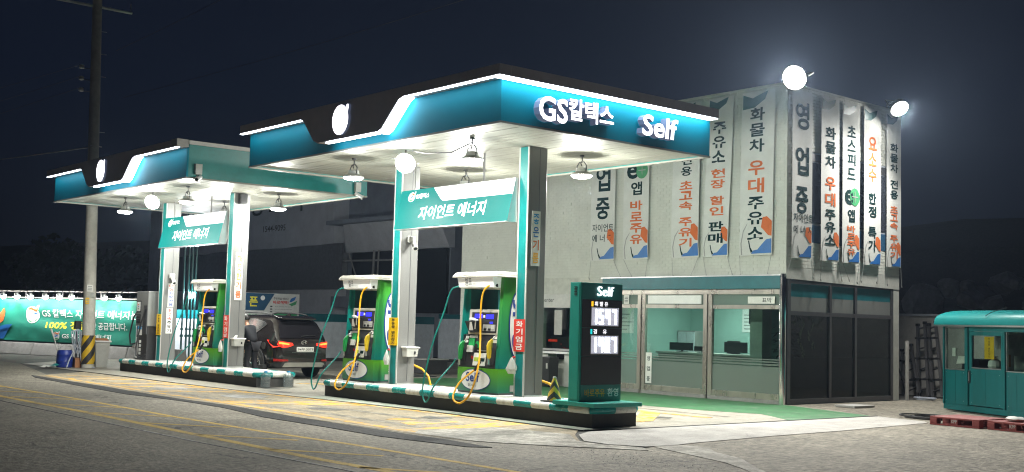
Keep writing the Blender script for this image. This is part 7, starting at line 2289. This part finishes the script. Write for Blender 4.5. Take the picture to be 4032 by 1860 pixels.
ladder((-3.25, 16.1, 0.02), (-3.78, 16.9, 1.86), 0.30, 7, 'tall ladder leaning on the yard wall, middle one of three')
ladder((-2.88, 16.15, 0.02), (-3.48, 16.93, 1.88), 0.28, 7, 'tall ladder leaning on the yard wall, next to the booth')
o = MB().tube([(-4.60, 16.9, 1.05), (-3.55, 15.9, 0.05)], 0.025, 6).build('leaning_pole', 'ink_black'); tag(o, 'thin black pole slanting in front of the yard wall', 'pole')
t = thing('floor_mat_board', 'flat pale board on the ground before the dark side glass', 'board', (-1.6, 10.6, 0))
MB().box(-1.95, -1.45, 10.35, 11.1, 0.006, 0.05).build('board', 'wall_grey', t, bevel=0.004)
t = thing('hose_coil', 'loose coil of pale hose on the ground by the ladders', 'hose', (-2.4, 14.8, 0))
mb = MB()
for k in range(3):
    mb.tube([(-2.5 + (0.22 + 0.03 * k) * math.cos(a), 14.9 + 0.2 * math.sin(a), 0.03 + 0.02 * k) for a in [2 * PI * i / 18 for i in range(19)]], 0.014, 6)
mb.build('coil', 'hose_grey', t, smooth=True)
mb = MB().tube([(-2.74, 14.50, 0), (-2.74, 14.50, 1.45)], 0.05, 8)
o = mb.build('drain_pipe', 'wall_grey'); tag(o, 'short grey drain pipe at the far corner of the side glass', 'pipe')

# ================================================================== OFFICE CONTENTS AND FRONT YARD THINGS
t = thing('office_desk', 'long pale office counter behind the frosted glass', 'desk', (-6.2, 11.6, 0))
MB().box(-8.2, -5.0, 11.4, 12.0, 0.95, 1.0).build('desk_top', 'white_panel', t, bevel=0.006)
MB().box(-8.15, -5.05, 11.45, 11.5, 0.02, 0.949).build('desk_front', 'wall_grey', t)
def monitor(x, w, h, label):
    t = thing('desk_monitor', label, 'monitor', (x, 11.7, 1.0), 0, 'monitors on the office counter')
    MB().box(x - w / 2, x + w / 2, 11.66, 11.69, 1.04, 1.04 + h).build('screen_back', 'black_plastic', t, bevel=0.006)
    MB().box(x - 0.03, x + 0.03, 11.70, 11.73, 1.001, 1.15).build('stand', 'black_plastic', t)
    MB().box(x - 0.12, x + 0.12, 11.62, 11.80, 1.0005, 1.012).build('foot', 'black_plastic', t)
monitor(-7.55, 0.80, 0.20, 'widest black monitor on the office counter')
monitor(-6.85, 0.50, 0.12, 'low black monitor in the middle of the office counter')
monitor(-5.75, 0.72, 0.26, 'tallest black monitor on the office counter')
t = thing('wall_screen', 'small blue lit screen high on the office wall', 'screen', (-4.85, 11.35, 1.9))
MB().box(-5.05, -4.80, 11.30, 11.33, 1.75, 2.20).build('case', 'black_plastic', t)
MB().text('8', (-4.97, 11.297, 2.00), X, Z, 0.06, 0.10, B3).text('0', (-4.97, 11.297, 1.82), X, Z, 0.06, 0.10, B3).build('digit', 'screen_mono', t)
t = thing('shelf_unit', 'dark shelf with papers inside the office by the corner', 'shelf', (-3.6, 12.2, 0))
MB().box(-4.55, -4.0, 12.0, 12.4, 0.02, 1.9).build('case', 'dark_wall', t)
for k in range(4):
    MB().box(-4.5, -4.05, 11.98, 11.998, 0.4 + k * 0.4, 0.42 + k * 0.4).build('shelf_board', 'wall_grey', t)
    MB().box(-4.45 + 0.05 * k, -4.2 + 0.05 * k, 11.97, 11.99, 0.45 + k * 0.4, 0.62 + k * 0.4).build('paper_file', 'paper', t)
def wall_poster(x0, x1, y0, y1, z0, z1, label, m):
    t = thing('wall_poster', label, 'poster', ((x0 + x1) / 2, (y0 + y1) / 2, z0), 0, 'posters and papers inside the office')
    MB().box(x0, x1, y0, y1, z0, z1).build('sheet', m, t)
    mb = MB()
    for k in range(5):
        zz = z0 + (z1 - z0) * (0.12 + 0.15 * k)
        if x1 - x0 < 0.05:
            mb.box(x1 + 0.001, x1 + 0.003, y0 + (y1 - y0) * 0.12, y0 + (y1 - y0) * (0.55 + 0.3 * ((k * 7) % 3) / 2), zz, zz + (z1 - z0) * 0.05)
        else:
            mb.box(x0 + (x1 - x0) * 0.12, x0 + (x1 - x0) * (0.55 + 0.3 * ((k * 7) % 3) / 2), y0 - 0.003, y0 - 0.001, zz, zz + (z1 - z0) * 0.05)
    mb.build('printed_lines', 'ink_grey', t)
wall_poster(-8.395, -8.38, 10.2, 10.75, 1.45, 2.1, 'framed white paper on the mint wall inside the glass by the pylon', 'paper')
wall_poster(-6.6, -6.1, 12.975, 12.99, 1.55, 2.15, 'framed notice on the mint back wall above the tallest monitor', 'ink_white')
t = thing('office_cabinet', 'tall grey cabinet against the mint wall at the office side', 'cabinet', (-8.0, 12.7, 0))
MB().box(-8.38, -7.75, 12.45, 12.97, 0.02, 1.55).build('case', 'wall_grey', t, bevel=0.01)
for q in (0, 1):
    MB().box(-8.36 + q * 0.31, -8.07 + q * 0.31, 12.43, 12.449, 0.06, 1.52).build('cabinet_door', 'fence_grey', t, bevel=0.004)
t = thing('water_cooler', 'white water cooler with a clear blue bottle inside the office', 'water cooler', (-5.2, 12.3, 0))
MB().box(-5.38, -5.06, 12.2, 12.5, 0.02, 1.02).build('case', 'white_clean', t, bevel=0.02)
MB().lathe([(0.05, 1.02), (0.13, 1.10), (0.13, 1.40), (0.10, 1.44)], (-5.22, 12.35, 0), 16).build('bottle', 'plastic_clear', t, smooth=True)
t = thing('office_chair', 'black office chair behind the counter', 'chair', (-6.6, 12.4, 0))
MB().box(-6.85, -6.38, 12.2, 12.65, 0.45, 0.53).build('seat', 'black_plastic', t, bevel=0.02)
MB().box(-6.83, -6.40, 12.62, 12.68, 0.62, 1.32).build('backrest', 'black_plastic', t, bevel=0.03)
MB().tube([(-6.61, 12.42, 0.06), (-6.61, 12.42, 0.45)], 0.03, 8).build('pillar', 'steel_dark', t)
for k in range(5):
    a = 2 * PI * k / 5
    MB().tube([(-6.61, 12.42, 0.07), (-6.61 + 0.28 * math.cos(a), 12.42 + 0.28 * math.sin(a), 0.05)], 0.02, 6).build('leg', 'steel_dark', t)
def plant(x, y, h, seed, label):
    rnd = random.Random(seed)
    t = thing('potted_plant', label, 'plant', (x, y, 0.02), 0, 'potted plants inside the corner pane')
    MB().lathe([(0.13, 0.0), (0.17, 0.30), (0.18, 0.32), (0.15, 0.32), (0.14, 0.28)], (x, y, 0.02), 16).build('pot', 'wall_white', t, smooth=True)
    MB().tube([(x, y, 0.3), (x + 0.03, y, h * 0.6), (x, y, h * 0.9)], [0.02, 0.015, 0.006], 6).build('stem', 'bark', t)
    mb = MB()
    for i in range(90):
        z = rnd.uniform(0.45, 1.0) * h
        a = rnd.uniform(0, 6.28); r_ = rnd.uniform(0.08, 0.34) * (1.1 - abs(z / h - 0.7))
        c = Vector((x + r_ * math.cos(a), y + r_ * math.sin(a), z))
        d = Vector((math.cos(a), math.sin(a), rnd.uniform(-0.6, 0.5))).normalized(); w = d.cross(Z).normalized() * 0.035
        mb.face([c - d * 0.02, c + d * 0.05 + w, c + d * 0.15 - Z * 0.02, c + d * 0.05 - w])
    mb.build('foliage', 'leaf_dark', t)
plant(-3.35, 10.5, 1.75, 3, 'tall dark leafed plant in a pale pot just inside the corner pane')
plant(-3.75, 11.1, 1.45, 4, 'shorter dark leafed plant in a pale pot behind the taller one')
def notice(x, z, w, h, label, txt=None, m='paper', y=BY - 0.012):
    t = thing('window_notice', label, 'notice', (x, y, z), 0, 'notices on the office glass')
    MB().box(x, x + w, y, y + 0.004, z, z + h).build('sheet', m, t)
    mb = MB()
    if txt:
        for i, c in enumerate(txt):
            mb.text(c, (x + w * 0.25, y - 0.003, z + h - (i + 0.8) * h / len(txt)), X, Z, w * 0.5, h / len(txt) * 0.45, B3)
    else:
        for k in range(4):
            mb.face([(x + w * 0.15, y - 0.003, z + h * (0.2 + 0.18 * k)), (x + w * 0.8, y - 0.003, z + h * (0.2 + 0.18 * k)), (x + w * 0.8, y - 0.003, z + h * (0.26 + 0.18 * k)), (x + w * 0.15, y - 0.003, z + h * (0.26 + 0.18 * k))])
    mb.build('lettering', 'ink_dark_teal', t)
notice(-6.84, 0.26, 0.20, 0.74, 'white upright sign with three black letters on the middle door pane', '영업중')
notice(-7.98, 1.08, 0.26, 0.30, 'square paper notice on the glass beside the price pylon')
notice(-7.96, 1.62, 0.20, 0.11, 'small paper strip on the glass above the square notice')
notice(-7.62, 2.18, 0.18, 0.22, 'small white frame on the transom above the two paper notices')
t = thing('transom_sign', 'white transom sign with black letters at the corner post', 'sign', (-3.3, BY - 0.01, 2.2))
MB().box(-3.72, -2.98, BY - 0.02, BY - 0.008, 2.20, 2.36).build('board', 'paper', t)
MB().text('표박', (-3.32, BY - 0.024, 2.225), X, Z, 0.26, 0.11, B2).build('lettering', 'ink_black', t)
t = thing('transom_lamp', 'long white strip in the transom of the middle pane', 'panel', (-6, BY, 2.2))
MB().box(-6.78, -5.08, BY - 0.03, BY - 0.011, 2.19, 2.39).build('panel', 'white_clean', t)
t = thing('black_bin', 'tall black bin standing before the white cupboards under the counter', 'bin', (-9.72, 9.02, 0))
MB().hexa([(-9.98, 8.82, 0.03), (-9.50, 8.82, 0.03), (-9.50, 9.12, 0.03), (-9.98, 9.12, 0.03)], [(-10.0, 8.80, 0.78), (-9.48, 8.80, 0.78), (-9.48, 9.14, 0.78), (-10.0, 9.14, 0.78)]).build('bin_body', 'black_plastic', t, bevel=0.015)
MB().box(-9.92, -9.70, 8.792, 8.799, 0.66, 0.72).build('flap', 'dark_panel', t)
MB().box(-9.60, -9.54, 8.79, 8.799, 0.48, 0.62).build('lock_plate', 'wall_grey', t)
for x in (-9.93, -9.55):
    MB().lathe([(0.03, -0.02), (0.03, 0.02)], (x, 8.86, 0.03), 10, axis='x').build('caster', 'ink_black', t)
bag(-10.35, 9.16, 0.62, 0.16, 0.30, 'plastic_bag', 'clear plastic bag hanging before the white cupboard under the counter')
# wash machine dispenser with a towel behind the counter window and red lamps
t = thing('towel_dispenser', 'grey towel dispenser hanging behind the counter window', 'dispenser', (-9.9, 9.5, 1.4))
MB().box(-10.02, -9.66, 9.42, 9.54, 1.50, 2.02).build('case', 'dark_panel', t, bevel=0.01)
MB().box(-9.99, -9.70, 9.405, 9.419, 1.35, 2.0).build('front', 'wall_grey', t)
t = thing('washer_head', 'dark washer with two red lamps in the counter window', 'machine', (-10.1, 9.9, 1.0))
MB().box(-10.7, -9.4, 9.9, 10.2, 0.6, 1.30).build('case', 'black_plastic', t, bevel=0.04)
MB().box(-10.72, -10.40, 9.86, 9.899, 1.16, 1.22).build('lamp', 'tail_red', t)
MB().box(-9.72, -9.52, 9.86, 9.899, 1.16, 1.22).build('lamp', 'tail_red', t)
t = thing('alarm_lamp', 'small orange lamp on the wall beside the pylon top', 'lamp', (-9.1, 9.55, 2.5))
MB().lathe([(0.05, 2.50), (0.05, 2.64), (0.03, 2.66)], (-9.05, 9.50, 0), 12).build('lens', 'led_amber', t)
MB().box(-9.12, -8.98, 9.44, 9.57, 2.46, 2.4995).build('base', 'steel_dark', t)
t = thing('steel_tank_box', 'dented steel box on the forecourt by the panel wall', 'box', (-16.4, 10, 0))
MB().box(-16.75, -15.95, 9.6, 10.4, 0.02, 0.44).build('case', 'steel_dark', t, bevel=0.01)
MB().box(-16.78, -15.92, 9.57, 10.43, 0.4405, 0.475).build('lid', 'wall_grey', t)
t = thing('small_cone', 'small striped cone in front of the steel box', 'traffic cone', (-16.55, 9.2, 0.0))
MB().lathe([(0.15, 0.03), (0.12, 0.12), (0.05, 0.42), (0.03, 0.44)], (0, 0, 0), 18).build('cone_body', 'cone_stripes', t, smooth=True, local=True)
MB().box(-0.19, 0.19, -0.19, 0.19, 0.008, 0.029).build('cone_base', 'black_plastic', t, local=True)
t = thing('grate_mat', 'dark flat grating on the forecourt floor before the panel wall', 'grate', (-15.6, 8.6, 0))
for k in range(8):
    MB().box(-16.6 + k * 0.26, -16.42 + k * 0.26, 8.2, 9.0, 0.012, 0.03).build('bar', 'steel_dark', t)

# ================================================================== THIN HAZE VOLUME ADDED TO GIVE THE LAMPS A HALO
hz = bpy.data.materials.new('haze')
hz.use_nodes = True
hn = hz.node_tree
hn.nodes.clear()
ho = hn.nodes.new('ShaderNodeOutputMaterial')
hv = hn.nodes.new('ShaderNodeVolumePrincipled')
hv.inputs['Color'].default_value = (0.55, 0.72, 1.0, 1)
hv.inputs['Density'].default_value = 0.00046
hv.inputs['Anisotropy'].default_value = 0.72
hn.links.new(hv.outputs[0], ho.inputs['Volume'])
MATS['haze'] = hz
hb = MB().box(-300, 240, -220, 320, -1.2, 60).build('haze', 'haze')
hb['kind'] = 'stuff'
S.cycles.volume_bounces = 0
